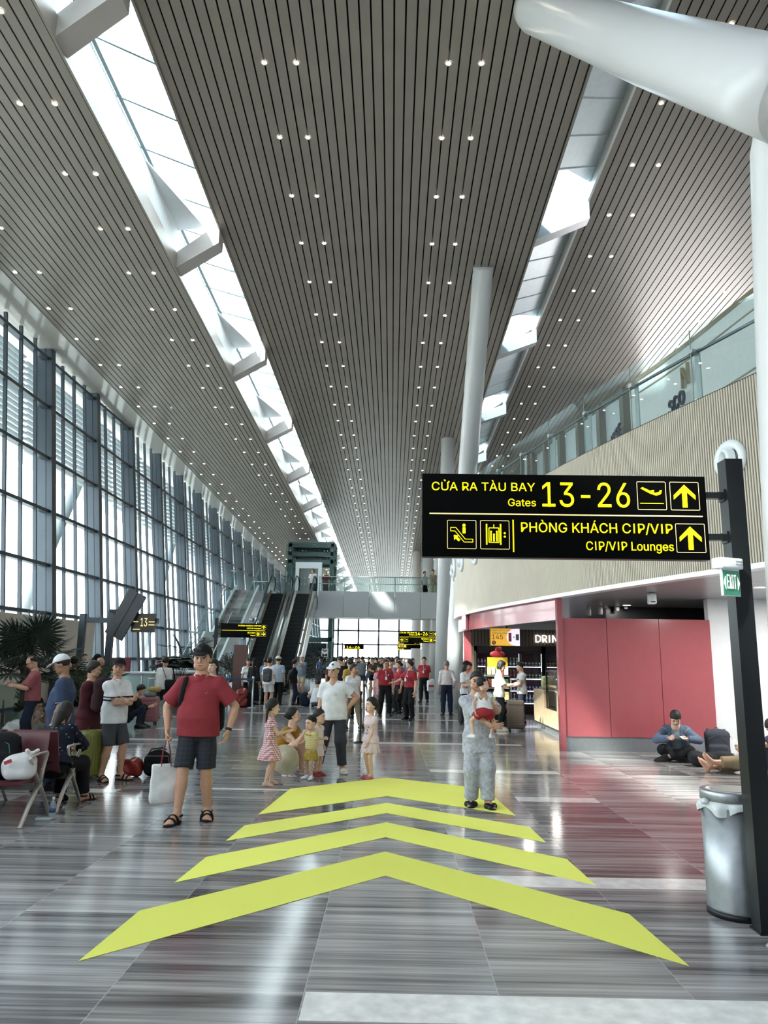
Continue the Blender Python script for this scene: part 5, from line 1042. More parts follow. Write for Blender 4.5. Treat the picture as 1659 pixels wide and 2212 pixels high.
person(-3.72,8.60,172,'woman with long black hair sitting on the back bench, seen from behind',S,M_skin,[('blouse',top(S,hem=-.03,sleeve=1.6,loose=.016,off=.02),[K('ink_blue','#181c2a'),K('dot_white','#9aa0ad')],lambda c:((np.sin(c[:,0]*95)*np.sin(c[:,2]*95)*np.cos(c[:,1]*60))>.80)*1),('trousers',bottoms(S,length=1.9,loose=.012),K('ink_black','#15161a'))],'long',None,'sandal',K('brown_sandal','#2c211c'),0)
# ---------------------------------------------------------------- 12 girl in gingham, 13 crouching woman, 14 toddlers
S=skel(1.10,hs=1.34,fem=True,head=(4,4,0),hand=[(-.03,-.22,.66),(.02,-.20,.56)],elbow=[(-.5,.4,-1),(.5,.4,-1)],curl=(55,50),foot=[(-.06,.04,.042),(.06,-.03,.042)])
M_ging=stripe_mat('gingham',(0,2),.026,.5,'#b5616b','#ead9d8',.85)
person(-1.61,10.25,102,'barefoot girl in red and white gingham dress with a long black braid',S,M_skin2,[('dress',[top(S,h=.008,hem=.05,sleeve=.0,off=.018),skirt(S,h=.008,z0=.12,r1=.155,z1=-.215,off=.024,sc=1.15,pleats=9,amp=.003)],M_ging),('ruffle',top(S,h=.008,hem=.19,sleeve=.32,off=.017,cuff=.02,neck=.262),M_ging)],'braid',None,None,None,0)
S=skel(1.56,fem=True,lean=30,head=(28,-14,0),hand=[(-.03,-.25,.40),(.075,-.22,.36)],elbow=[(-.7,.2,-1),(.5,.2,-1)],handax=[(.1,-1,.25),(-.2,-1,.3)],curl=(50,50),pelvis=(0,.06,.165),foot=[(-.07,-.07,.042),(.08,-.15,.042)],knee=[(-.35,-1,.7),(.3,-1,.8)])
m13,W13=person(-1.56,11.22,66,'woman in mustard top crouching with a wet wipe in her hand',S,M_skin2,[('top',top(S,hem=-.02,sleeve=.15,loose=.008),K('mustard','#a87a28')),('shorts',bottoms(S,length=.5,loose=.012),K('off_white','#d5d0c8'))],'bun',None,'sandal',K('white','#e2e4e6'),0)
q=W13(S['wr'][0]+np.array([0.02,-.12,.03])); f=Field((-.06,-.05,-.07),(.06,.05,.07),.008); f.box((0,0,0),(.03,.012,.05),None,.01,0); f.wrinkle(.016,4); tag(link('wet_wipe',sdf_mesh('wet_wipe',[f],[K('white','#e2e4e6')]),None,tuple(q)),'white wet wipe in the crouching woman\'s hand','wipe')
mb=MB(); mb.lathe([(.001,.10),(.06,.098),(.085,.06),(.095,.0),(.20,-.012),(.205,-.02),(.19,-.022),(.09,-.012)],n=32); sh_=mb.build('sun_hat',K('straw','#cfc6b0'),None,(-1.46,10.74,.27),(math.radians(72),math.radians(20),math.radians(20))); tag(sh_,'wide cream straw hat hanging at the crouching woman\'s side','hat')
S=skel(.86,hs=1.62,head=(-6,8,0),hand=[(-.19,-.12,.60),(.07,-.05,.50)],elbow=[(-.6,.4,-1),(.6,.5,-.6)],curl=(50,50),foot=[(-.065,.0,.046),(.065,-.03,.046)],toe=(-12,12))
M_yst=stripe_mat('yellow_stripe',(2,),.022,.45,'#c9b877','#ddd2a4',.85)
person(-1.12,10.83,-38,'toddler in striped yellow top and mustard pleated skirt',S,M_skin2,[('top',top(S,h=.007,hem=-.01,sleeve=.55,off=.012),M_yst),('skirt',skirt(S,h=.007,z0=.04,z1=-.20,r1=.125,off=.014,sc=1.15,pleats=14,amp=.003),K('mustard_light','#b59a4a')),('bow',[(lambda f:(f.ell(S['N']+S['R'][1]*.07-S['R'][2]*.04+np.array([-.03,0,0]),(.026,.010,.014),None,.006),f.ell(S['N']+S['R'][1]*.07-S['R'][2]*.04+np.array([.03,0,0]),(.026,.010,.014),None,.01),f)[-1])(Field(S['N']-.12,S['N']+.12,.006))],K('mustard_light','#b59a4a'))],'crop',None,'sneaker',K('white','#e2e4e6'),0)
S=skel(.92,hs=1.55,head=(8,4,0),hand=[(-.03,-.14,.62),None],curl=(60,40))
person(-1.06,11.14,62,'toddler with a topknot standing behind the yellow toddler',S,M_skin2,[('dress',[top(S,h=.008,hem=-.02,sleeve=.2,off=.012),skirt(S,h=.008,r1=.12,z1=-.2,sc=1.15)],K('pale_peach','#e2d6d2'))],'topknot',None,'sneaker',K('shoe_red','#a14a44'),1)
# ---------------------------------------------------------------- 15 man in white tee and white cap, 16 girl in pink
S=skel(1.585,head=(-14,2,-6),side=-3,hand=[None,(.115,.015,.565)],elbow=[None,(1,.35,.15)],handax=[None,(-.25,-.2,-1)],thumb=[None,(0,.6,1)],curl=(24,18),foot=[(-.155,.05,.042),(.095,-.035,.042)],toe=(-22,14))
m15,W15=person(-.86,11.54,-8,'man in white T-shirt and white cap, hand on hip',S,M_skin,[('t_shirt',top(S,hem=-.055,sleeve=.62,loose=.006,vneck=.05),K('white','#e2e4e6')),('trousers',bottoms(S,length=1.9,loose=.012),K('slate','#3d4048')),('cap',hat(S,'cap'),K('cap_white','#e6e7ea'))],'crop',None,'clog',mat('cream_foam','#ddd8c8',.6,noise=.03),0)
O,R,H=S['O'],S['HR'],S['hh']; mb=MB(); mb.box(O+(R[0]*.06-R[1]*.40+R[2]*.93)*H,(.028,.012,.028),0); mb.build('cap_patch',K('patch_grey','#5b5f62'),m15)
mb=MB(); 
for k in range(2): mb.box(S['P']+S['R'][2]*(.185-.012*k)*S['b']+S['R'][1]*.128+S['R'][0]*.055,(.05,.004,.008))
mb.build('chest_print',K('print_grey','#b5b9bd'),m15)
S=skel(1.10,hs=1.36,fem=True,head=(-10,-4,0),hand=[(-.05,-.04,.47),(.05,-.10,.44)],curl=(50,40),foot=[(-.05,.02,.042),(.045,-.02,.042)]); S['mouth']=1
m16,W16=person(-.29,10.98,-48,'girl in pale pink dress with pigtails and open mouth',S,M_skin2,[('dress',[top(S,h=.008,hem=-.055,sleeve=.42,off=.012,loose=.01),skirt(S,h=.008,z0=-.03,z1=-.19,r1=.125,off=.016,sc=1.2,pleats=11,amp=.003)],K('pale_pink','#dcc8cb'))],'pigtails',None,'slide',K('pink_slide','#b0646c'),0)
mb=MB()
for k,(u,v,c) in enumerate(((-.02,.13,0),(.03,.11,1),(.05,.15,1),(-.03,.08,2),(0,.07,2),(.03,.07,2),(0,.17,0))): mb.ball(S['P']+S['R'][2]*v*S['b']+S['R'][1]*.094+S['R'][0]*u,(.014,.006,.014),c,8)
mb.build('dress_print',[K('print_yellow','#cdbf8a'),K('print_red','#b5606c'),K('print_blue','#9aa6c0')],m16)
# ---------------------------------------------------------------- 17 woman carrying a baby
S=skel(1.53,fem=True,head=(-6,8,-12),side=-4,hand=[(.075,-.20,.60),(.03,-.215,.79)],elbow=[(-1,-.15,-.6),(1,-.25,-.9)],handax=[(1,-.1,.05),(-.45,-.1,.9)],thumb=[(0,0,1),(-1,0,-.2)],curl=(22,20),fingers=(1,),foot=[(-.055,.02,.042),(.06,-.05,.042)])
M_batik=mat('batik','#b9bcc6',.85,noise=.2,scale=26)
person(1.03,9.12,2,'woman in pale patterned pyjamas carrying a baby on her shoulder',S,M_skin,[('tunic',top(S,hem=-.13,sleeve=.9,loose=.008,flare=.004),M_batik),('trousers',bottoms(S,length=1.95,loose=.020,bell=.003),M_batik)],'bun',None,'slide',M_blackm,0)
SB=skel(.75,hs=1.5,head=(-75,0,-22),lean=8,hand=[(-.12,-.12,.62),(.16,.02,.50)],elbow=[(-.6,.4,-.6),(.8,.3,-.6)],curl=(50,50),pelvis=(0,0,.52),foot=[(-.14,-.12,.12),(.16,-.12,.12)],knee=[(-.8,-.6,.3),(.8,-.6,.3)],toe=(-20,20))
person(1.07,8.81,188,'baby in white shirt and red shorts asleep on the woman\'s shoulder',SB,M_skin2,[('shirt',top(SB,h=.006,hem=.0,sleeve=.3,off=.012),K('white','#e2e4e6')),('shorts',bottoms(SB,h=.006,length=.55,loose=.012,off=.018),K('shorts_red','#a5333c'))],'crop',None,'sneaker',K('white','#e2e4e6'),0,z=.73)
# ---------------------------------------------------------------- seated men by the kiosk wall
S=skel(1.66,lean=22,head=(6,40,0),pelvis=(0,.05,.075),hand=[(-.06,-.20,.235),(.10,-.20,.235)],elbow=[(-1,.1,-.4),(1,.1,-.4)],handax=[(.3,-1,.2),(-.5,-1,.1)],curl=(55,60),foot=[(.10,-.20,.05),(-.10,-.24,.05)],knee=[(-1,-.5,.35),(1,-.5,.35)],toe=(70,-70))
mS,WS=person(4.98,13.5,-22,'young man in denim jacket sitting cross-legged on the floor',S,M_skin2,[('denim_jacket',top(S,hem=-.03,sleeve=1.9,loose=.018,off=.024,open_=.045),K('denim','#5c6b80')),('t_shirt',top(S,hem=-.02,sleeve=.2,off=.013),K('grey_tee','#7d868e')),('trousers',bottoms(S,length=1.85,loose=.014),K('black_trouser','#17181b'))],'bangs',None,'sneaker',K('black','#18181a'),0)
q=WS((S['wr'][1])+np.array([-.05,-.10,.03])); tag(MB().box((0,0,0),(.07,.10,.012),0,None,.004).build('phone',M_white2,None,tuple(q),(.3,0,.4)),'white phone in the cross-legged man\'s hands','phone')
S=skel(1.68,lean=-32,head=(0,36,0),pelvis=(0,0,.075),hand=[(.02,-.26,.19),(-.02,-.24,.21)],elbow=[(-1,.2,-.3),(1,.2,-.3)],handax=[(.3,-1,.1),(-.3,-1,.1)],curl=(40,45),foot=[(-.03,-.50,.045),(.04,-.49,.10)],knee=[(-.2,-.1,1),(.2,-.1,1)],toe=(-8,0),tip=[62,66])
person(5.75,12.05,-90,'barefoot man in khaki trousers stretched on the floor behind the sign post',S,M_skin,[('trousers',bottoms(S,length=1.62,loose=.02),K('khaki','#8d7d62')),('shirt',top(S,hem=-.03,sleeve=.7),K('navy_shirt','#2c3242'))],'bangs',None,None,None,0)
backpack(5.62,13.35,0,-20,'large dark grey backpack standing by the white wall','#3e414a',(.40,.24,.54),straps=True)
tag(link('daypack',sdf_mesh('daypack',[(lambda f:(f.box((0,0,.11),(.34,.14,.10),None,.09,0),f.ell((-.22,0,.15),(.12,.12,.10),None,.05),f.ell((.18,-.02,.17),(.15,.12,.08),None,.05),f.wrinkle(.012,6),f)[-1])(Field((-.4,-.2,0),(.4,.2,.32),.012))],[K('olive_black','#26282a')]),None,(5.25,12.75,0),(0,0,-.1)),'soft black bag lying in front of the cross-legged man','bag')
tag(strap('charging_cable',[(5.80,13.28,.45),(5.80,13.1,.42),(5.72,12.98,.25),(5.8,12.9,.0),(5.86,12.9,.0),(5.84,13.0,.3),(5.82,13.22,.42)],.006,M_white2,flat=1),'white charging cable looping down beside the dark grey backpack','cable')
# ---------------------------------------------------------------- middle distance
def simple(px,py,h,rz,label,top_=('white','#dfe1e3'),bot=('black_trouser','#17181b'),hairk='short',sl=.7,bl=1.93,skin=None,kw=None,extra=(),hem=-.05,shoe='sneaker',shoem=None,xy=None,lod=1,dress=None,z=0.,group=None,loose=.006,hm=None):
    S=skel(h,**(kw or {})); x,y=xy or G(px,py); P=[]
    P.append(('shirt' if not dress else 'dress',top(S,h=.011,hem=hem,sleeve=sl,loose=loose),top_ if not isinstance(top_,tuple) else K(*top_)))
    if dress: P.append(('skirt',skirt(S,h=.012,z0=.05,z1=dress[0],r1=dress[1],pleats=8),P[0][2]))
    if bot: P.append(('trousers' if bl>1.2 else 'shorts',bottoms(S,h=.011,length=bl,loose=.010),bot if not isinstance(bot,tuple) else K(*bot)))
    for e in extra:
        if e[0]=='hat': P.append(('hat',hat(S,e[1],1),K(*e[2])))
        if e[0]=='collar': P.append(('collar',collar(S,.008),K(*e[1])))
        if e[0]=='mask':
            f=Field(S['O']-.05,S['O']+.2,.007); f.ell(S['O']+(S['HR'][2]*.2-S['HR'][1]*.28)*S['hh'],np.array([.2,.17,.19])*S['hh'],S['HR'],0); P.append(('face_mask',f,K(*e[1])))
    t,W=person(x,y,rz,label,S,skin or M_skin,P,hairk,hm,shoe,shoem or M_blackm,lod,z,group)
    for e in extra:
        if e[0]=='badge':
            mb=MB(); mb.box(S['P']+S['R'][2]*.15*S['b']+S['R'][1]*.135*S['b']/1.0,(.06,.006,.09)); mb.path([tuple(S['P']+S['R'][2]*.17*S['b']+S['R'][1]*.14*S['b']),tuple(S['N']+S['R'][1]*.065*S['b']-S['R'][2]*.01)],.006,5); mb.build('badge',M_white,t)
            mb=MB(); mb.add([tuple(S['P']+S['R'][2]*(.2*S['b']+dz)+S['R'][1]*.128*S['b']+S['R'][0]*(.06+dx)) for dx,dz in((-.02,0),(.03,0),(.005,.04))],[(0,1,2)]); mb.build('chest_logo',mat('white_thread','#e8e8e8',.6,noise=0),t)
        if e[0]=='glasses': glasses(S,t)
        if e[0]=='pack':
            a=math.radians(rz); q=W(S['P']+np.array([0,.155,.02])); backpack(q[0],q[1],q[2]-.02,rz+180,e[1],e[2],(.30,.17,.42))
    return t,W,S
RED=('staff_red','#9c3038'); BLK=('black_trouser','#17181b')
simple(831,1547,1.60,8,'staff member in red polo and glasses, first in the red row',RED,extra=[('collar',RED),('badge',),('glasses',)],kw=dict(head=(20,0,0),foot=[(-.09,.0,.042),(.08,-.04,.042)]),hem=.02)
simple(885,1555,1.60,-38,'staff woman in red polo pointing left, hair in a bun',RED,hairk='bun',extra=[('collar',RED),('badge',)],kw=dict(fem=True,head=(-45,0,0),hand=[(-.22,-.17,.62),None],handax=[(-.8,-.6,.1),None],curl=(30,20)),hem=.02,skin=M_skin2)
simple(0,0,1.70,-10,'tall staff man in red polo carrying a white plastic bag',RED,extra=[('collar',RED),('badge',)],xy=(1.25,29.5),kw=dict(curl=(20,70),foot=[(-.06,-.08,.042),(.06,.1,.042)]),hem=.02)
simple(0,0,1.56,-60,'staff woman in red polo half hidden between her colleagues',RED,hairk='pony',xy=(.22,23.4),kw=dict(fem=True),hem=.02)
simple(0,0,1.60,5,'staff woman in red top behind the row of red polos',RED,hairk='long',xy=(-.05,27.0),kw=dict(fem=True,head=(15,0,0)),hem=.0)
simple(0,0,1.66,25,'man in lavender polo among the red polos',('lavender','#857a8f'),extra=[('collar',('lavender','#857a8f'))],xy=(.22,24.6),kw=dict(foot=[(-.1,.0,.042),(.09,-.06,.042)]))
simple(0,0,1.70,0,'man in white T-shirt standing behind the lavender polo',('white','#e2e4e6'),('beige_short','#b6a68e'),bl=.9,xy=(.18,27.6))
simple(0,0,1.42,-10,'girl in pink puffed sleeve dress beside the red polos',('pink_dress','#c79dab'),None,dress=(-.22,.11),hairk='bangs',xy=(-.42,25.6),kw=dict(fem=True,hs=1.1),skin=M_skin2)
simple(0,0,1.62,-150,'woman in yellow top with low bun, back to us behind the white cap man',('yellow_top','#b3934a'),hairk='bun',xy=(-1.18,21.4),kw=dict(fem=True))
simple(0,0,1.50,30,'person in white shirt with red shoulder behind the white cap man',('white','#e2e4e6'),('khaki','#8d7d62'),xy=(-.93,18.2),kw=dict(fem=True,head=(30,0,0),foot=[(-.08,.1,.042),(.10,-.1,.042)]),hairk='short')
simple(0,0,1.70,-160,'man in black shirt looking down in the crowd behind the white cap',('black_tee','#1c1c1f'),xy=(-1.6,24.5),kw=dict(head=(60,30,0)))
simple(965,1545,1.60,176,'grey-haired man in white long-sleeved shirt seen from behind',('white_shirt','#d9d5d2'),('navy_trouser','#222b3e'),sl=1.92,hem=.03,hm=M_hairg,kw=dict(hand=[(-.15,-.02,.55),None],foot=[(-.07,0,.042),(.07,.04,.042)]),hairk='crop',loose=.014)
simple(0,0,1.60,70,'man in tan T-shirt bending to his phone by the white column',('tan_tee','#8d7668'),xy=(2.02,21.5),kw=dict(head=(0,30,0),lean=10,hand=[(-.02,-.2,.62),(.04,-.2,.62)]))
simple(0,0,1.60,40,'woman with black hat and white mask near the column',('white','#e2e4e6'),('black_trouser','#17181b'),hairk='long',xy=(1.98,20.2),kw=dict(fem=True,head=(35,0,0),hand=[(-.05,-.16,.62),None]),extra=[('hat','bucket',('black','#18181a')),('mask',('mask','#d5dade'))])
simple(1080,1578,1.64,84,'woman in white polo with short black hair shopping at the kiosk',('white_polo','#dcdcd8'),BLK,hairk='bob',extra=[('collar',('white_polo','#dcdcd8'))],kw=dict(fem=True,head=(0,22,0),hand=[(-.03,-.21,.66),(.02,-.22,.66)],handax=[(0,-1,.1),(0,-1,.1)],curl=(45,45)),sl=.8,shoem=K('cream_shoe','#d6cfc2'),skin=M_skin2,lod=0)
simple(0,0,1.60,-82,'woman in white T-shirt with crossbody bag facing the fridges',('white','#e2e4e6'),('jean_dark','#20293a'),hairk='bun',xy=(3.52,20.6),kw=dict(fem=True,head=(0,15,0),hand=[(-.02,-.2,.60),(.04,-.2,.60)],curl=(50,50)),sl=.5,skin=M_skin2)
simple(0,0,1.58,-70,'cashier in black behind the wooden counter',('black_tee','#1c1c1f'),BLK,hairk='bob',xy=(4.75,18.3),kw=dict(fem=True,head=(0,10,0)),skin=M_skin2)
# left middle
simple(348,1552,1.60,165,'man in white shirt from behind with black shoulder bag and white socks',('white_shirt','#d9d5d2'),('black_short','#22262e'),sl=1.3,bl=.9,shoe='sneaker',kw=dict(head=(20,10,0),foot=[(-.09,0,.042),(.09,.03,.042)]),loose=.02)
simple(0,0,1.58,160,'man with shaved head and grey backpack in the left crowd',('grey_top','#6d7277'),('blue_short','#8fa0ad'),hairk=None,bl=.8,xy=(-6.9,17.8),extra=[('pack','grey backpack on the man with a shaved head','#55585f')])
simple(0,0,1.64,-140,'person in dark cap and grey vest holding a child',('vest_grey','#4b4d50'),BLK,sl=.0,xy=(-7.6,19.4),extra=[('hat','cap',('black','#18181a'))])
S=skel(.8,hs=1.5); person(-7.85,19.2,40,'small child in striped shirt carried by the person in a grey vest',S,M_skin2,[('shirt',top(S,h=.009,hem=-.05,sleeve=.5),stripe_mat('stripe_bw',(2,),.05,.5,'#22242a','#c9cdd2',.85)),('shorts',bottoms(S,h=.009,length=.6),K(*BLK))],'crop',None,None,None,1,z=.85)
simple(0,0,1.6,170,'person in black T-shirt with dark backpack left of the palm',('black_tee','#1c1c1f'),BLK,xy=(-7.0,16.6),extra=[('pack','black backpack on the person beside the feathery palm','#18191c')])
simple(0,0,1.6,-170,'gate agent in dark blue standing behind the white counter',('agent_blue','#2b3446'),BLK,xy=(-7.9,26.0))
S=skel(1.6,lean=20,head=(0,25,0),hand=[(-.05,-.25,.3),(.05,-.25,.3)],**SQ); person(*at(283,1572),100,'person in black sitting low on the floor beside the pink suitcase',S,M_skin,[('shirt',top(S,h=.011,hem=-.03,sleeve=1.8),K('black_tee','#1c1c1f')),('trousers',bottoms(S,h=.011,length=1.9),K('jean_dark','#20293a'))],'short',None,'sneaker',M_blackm,1)
simple(0,0,1.60,-20,'woman half hidden behind the red polo man\'s shoulder',('pale_top','#c9c3bd'),('jean_dark','#20293a'),hairk='long',xy=(-3.05,12.9),kw=dict(fem=True,foot=[(-.05,0,.042),(.07,-.12,.042)]),shoem=K('white','#e2e4e6'),skin=M_skin2)
# by the escalators
simple(545,1523,1.56,165,'woman in long black dress and black hat by the escalator',('black_dress','#1d1d20'),None,dress=(-.44,.115),sl=1.7,hairk='long',kw=dict(fem=True),extra=[('hat','bucket',('black','#18181a'))],hem=-.02)
simple(0,0,1.56,30,'woman in blue mask left of the long black dress',('white','#e2e4e6'),BLK,hairk='long',xy=(-5.15,27.0),kw=dict(fem=True),extra=[('mask',('mask_blue','#9fb4c6'))])
simple(578,1530,1.60,168,'young man in white T-shirt and shorts with grey backpack',('white','#e2e4e6'),('white_short','#d5d8db'),bl=.8,kw=dict(hand=[(-.09,-.12,.58),None],head=(-20,0,0)),extra=[('pack','grey checked backpack on the young man in white shorts','#4b4c50')],shoem=K('white','#e2e4e6'),loose=.012)
simple(0,0,1.66,175,'person in pale blue with cream bucket hat by the escalator',('pale_blue','#9fb3c4'),BLK,xy=(-3.95,26.2),extra=[('hat','bucket',('cream_hat','#c9c3b0'))])
simple(0,0,1.60,150,'person in dark shirt behind the long black dress',('denim_sh','#56677a'),BLK,xy=(-4.45,26.6),hairk='short')
simple(633,1523,1.56,100,'woman in black blazer and heels near the right escalator',('black_blazer','#1b1c20'),('navy_trouser','#222b3e'),hairk='bun',sl=1.9,kw=dict(fem=True,head=(30,0,0),hand=[(-.04,.03,.50),(.05,.05,.5)]),shoe='heel',lod=1)
simple(650,1502,1.72,-20,'man in grey blue T-shirt, beige shorts and white hat',('grey_blue','#6b7a88'),('beige_short','#9c8f7c'),bl=.85,hairk='crop',extra=[('hat','bucket',('white','#e2e4e6'))],kw=dict(fat=1.08,belly=.02,hand=[None,(.03,-.14,.72)],curl=(30,60)))
S=skel(1.62,lean=24,head=(0,35,0),hand=[(-.14,-.16,.2),(.14,-.16,.2)],pelvis=(0,0,.10),foot=[(-.1,-.25,.042),(.1,-.25,.042)],knee=[(-.7,-.5,.6),(.7,-.5,.6)]); person(-2.56,25.9,178,'person in white T-shirt sitting on the floor, back to us',S,M_skin,[('t_shirt',top(S,h=.01,hem=-.04,sleeve=.7,loose=.012),K('white','#e2e4e6')),('jeans',bottoms(S,h=.011,length=1.9),K('jean_mid','#4b5b6b'))],'short',None,'sneaker',M_blackm,1)
simple(717,1531,1.64,172,'person in blue jeans and maroon top with black backpack',('maroon_tee','#5a252c'),('jean_light','#6b7f92'),extra=[('pack','black backpack on the person in blue jeans','#1b1c20')],kw=dict(foot=[(-.1,.02,.042),(.08,0,.042)]),shoem=K('white','#e2e4e6'))
simple(0,0,1.68,160,'man in royal blue shirt walking away by the lift tower',('royal_blue','#2d4a78'),('navy_trouser','#222b3e'),kw=dict(foot=[(-.06,.12,.042),(.06,-.1,.042)]),lod=2,xy=(-4.42,46.4))
# on the bridge
simple(0,0,1.66,10,'person in white top with bag at the top of the right escalator',('white','#e2e4e6'),('navy_trouser','#222b3e'),xy=(-4.85,44.75),z=5.21,kw=dict(head=(-40,5,0)),lod=2,hairk='bob')
simple(0,0,1.60,170,'fair-haired person in maroon top standing at the bridge railing',('maroon_tee','#5a252c'),BLK,xy=(-4.1,45.0),z=5.21,lod=2,hairk='bob',hm=mat('fair_hair','#a58a63',.5,noise=.1))
simple(0,0,1.60,40,'woman in white blouse and black skirt at the right end of the bridge',('white','#e2e4e6'),BLK,xy=(1.9,44.75),z=5.21,lod=2,hairk='bun')
simple(0,0,1.70,-5,'woman in long golden dress at the right end of the bridge',('gold_dress','#a99a6b'),('cream_pant','#cfc8b4'),dress=(-.40,.09),xy=(2.42,44.7),z=5.21,lod=2,hairk='bun',sl=1.9,kw=dict(fem=True,hand=[(.01,-.13,.6),(-.01,-.14,.6)]))
# ---------------------------------------------------------------- far crowd: a few figures, copied with their own clothes
crowd=[]
for k,(h,rz,kw,hk,bl,sl) in enumerate(((1.68,0,dict(foot=[(-.06,-.08,.042),(.06,.08,.042)]),'short',1.93,.7),(1.58,0,dict(fem=True),'long',1.93,.6),(1.62,0,dict(fem=True,hand=[(-.04,-.18,.6),None]),'bun',.9,.6),(1.70,0,dict(hand=[(-.02,-.2,.62),(.03,-.2,.62)],head=(0,20,0)),'short',.9,.7),(1.64,0,dict(hand=[None,(.1,.02,.56)],elbow=[None,(1,.3,.1)]),'crop',1.93,1.8))):
    S=skel(h,**kw); t=thing('person','x','person',(0,-40-k,0)); link('body',grow_body('body',S,M_skin,2),t); link('top',sdf_mesh('top',[top(S,h=.018,sleeve=sl)],[K('white','#e2e4e6')]),t); link('trousers',sdf_mesh('trousers',[bottoms(S,h=.018,length=bl,loose=.01)],[K(*BLK)]),t); link('hair',sdf_mesh('hair',[hair(S,hk,None,2)],[M_hair]),t); crowd.append(t)
PAL=[('black','#1c1c1f'),('white','#dfe1e3'),('navy','#2a3344'),('mustard','#9c7f3f'),('grey','#70767c'),('rose','#a9848a'),('denim blue','#5b7089'),('maroon','#5f2a31'),('olive','#5d5f47'),('pale blue','#9db0c0'),('cream','#c9c1ae'),('brown','#5d4a3d')]
BP=[('black trousers','#18191c'),('blue jeans','#4d6078'),('beige trousers','#8f8371'),('dark grey trousers','#3b3e44')]
rc=random.Random(11); used=set(); placed=[]
HK=['short hair','long hair','tied hair','bowed head','cropped hair']; used_first=[0]*5
n=0
while n<52:
    row=rc.random(); y=36+46*row; 
    x=rc.uniform(-4.2,1.9) if y>41 else rc.uniform(-3.0,1.4)
    if (y<51 and x<-3.4) or (x>1.4 and 42<y<53) or (x>1.2 and y>56): continue
    if y<40 and abs(x-.1)<1.0 and y<30: continue
    if any((x-a)**2+(y-b)**2<.45 for a,b in placed): continue
    k=rc.randrange(5); c=rc.choice(PAL); bt=rc.choice(BP); d='nearer part' if y<50 else ('middle' if y<65 else 'far part'); side='left' if x<-2 else ('centre' if x<0 else 'right'); dirn=rc.choice([('seen from behind',180),('facing us',0),('turned left',-80),('turned right',80)])
    key=(k,c[0],bt[0],d,side,dirn[0])
    if key in used: continue
    used.add(key); placed.append((x,y)); src=crowd[k]
    lab='%s, %s top, %s, %s, %s of crowd %s'%(HK[k],c[0],bt[0],dirn[0],d,side)
    r=dup(src,(x,y,0),math.radians(dirn[1]+rc.uniform(-20,20)),lab,'people in the far crowd beyond the bridge')
    for ch in r.children:
        mm=None
        if ch.name.startswith('top'): mm=K('crowd_'+c[0].replace(' ','_'),c[1])
        elif ch.name.startswith('trousers'): mm=K('crowd_'+bt[0].replace(' ','_'),bt[1])
        if mm: ch.material_slots[0].link='OBJECT'; ch.material_slots[0].material=mm
    n+=1
for t in crowd:
    for ch in list(t.children): bpy.data.objects.remove(ch)
    bpy.data.objects.remove(t)
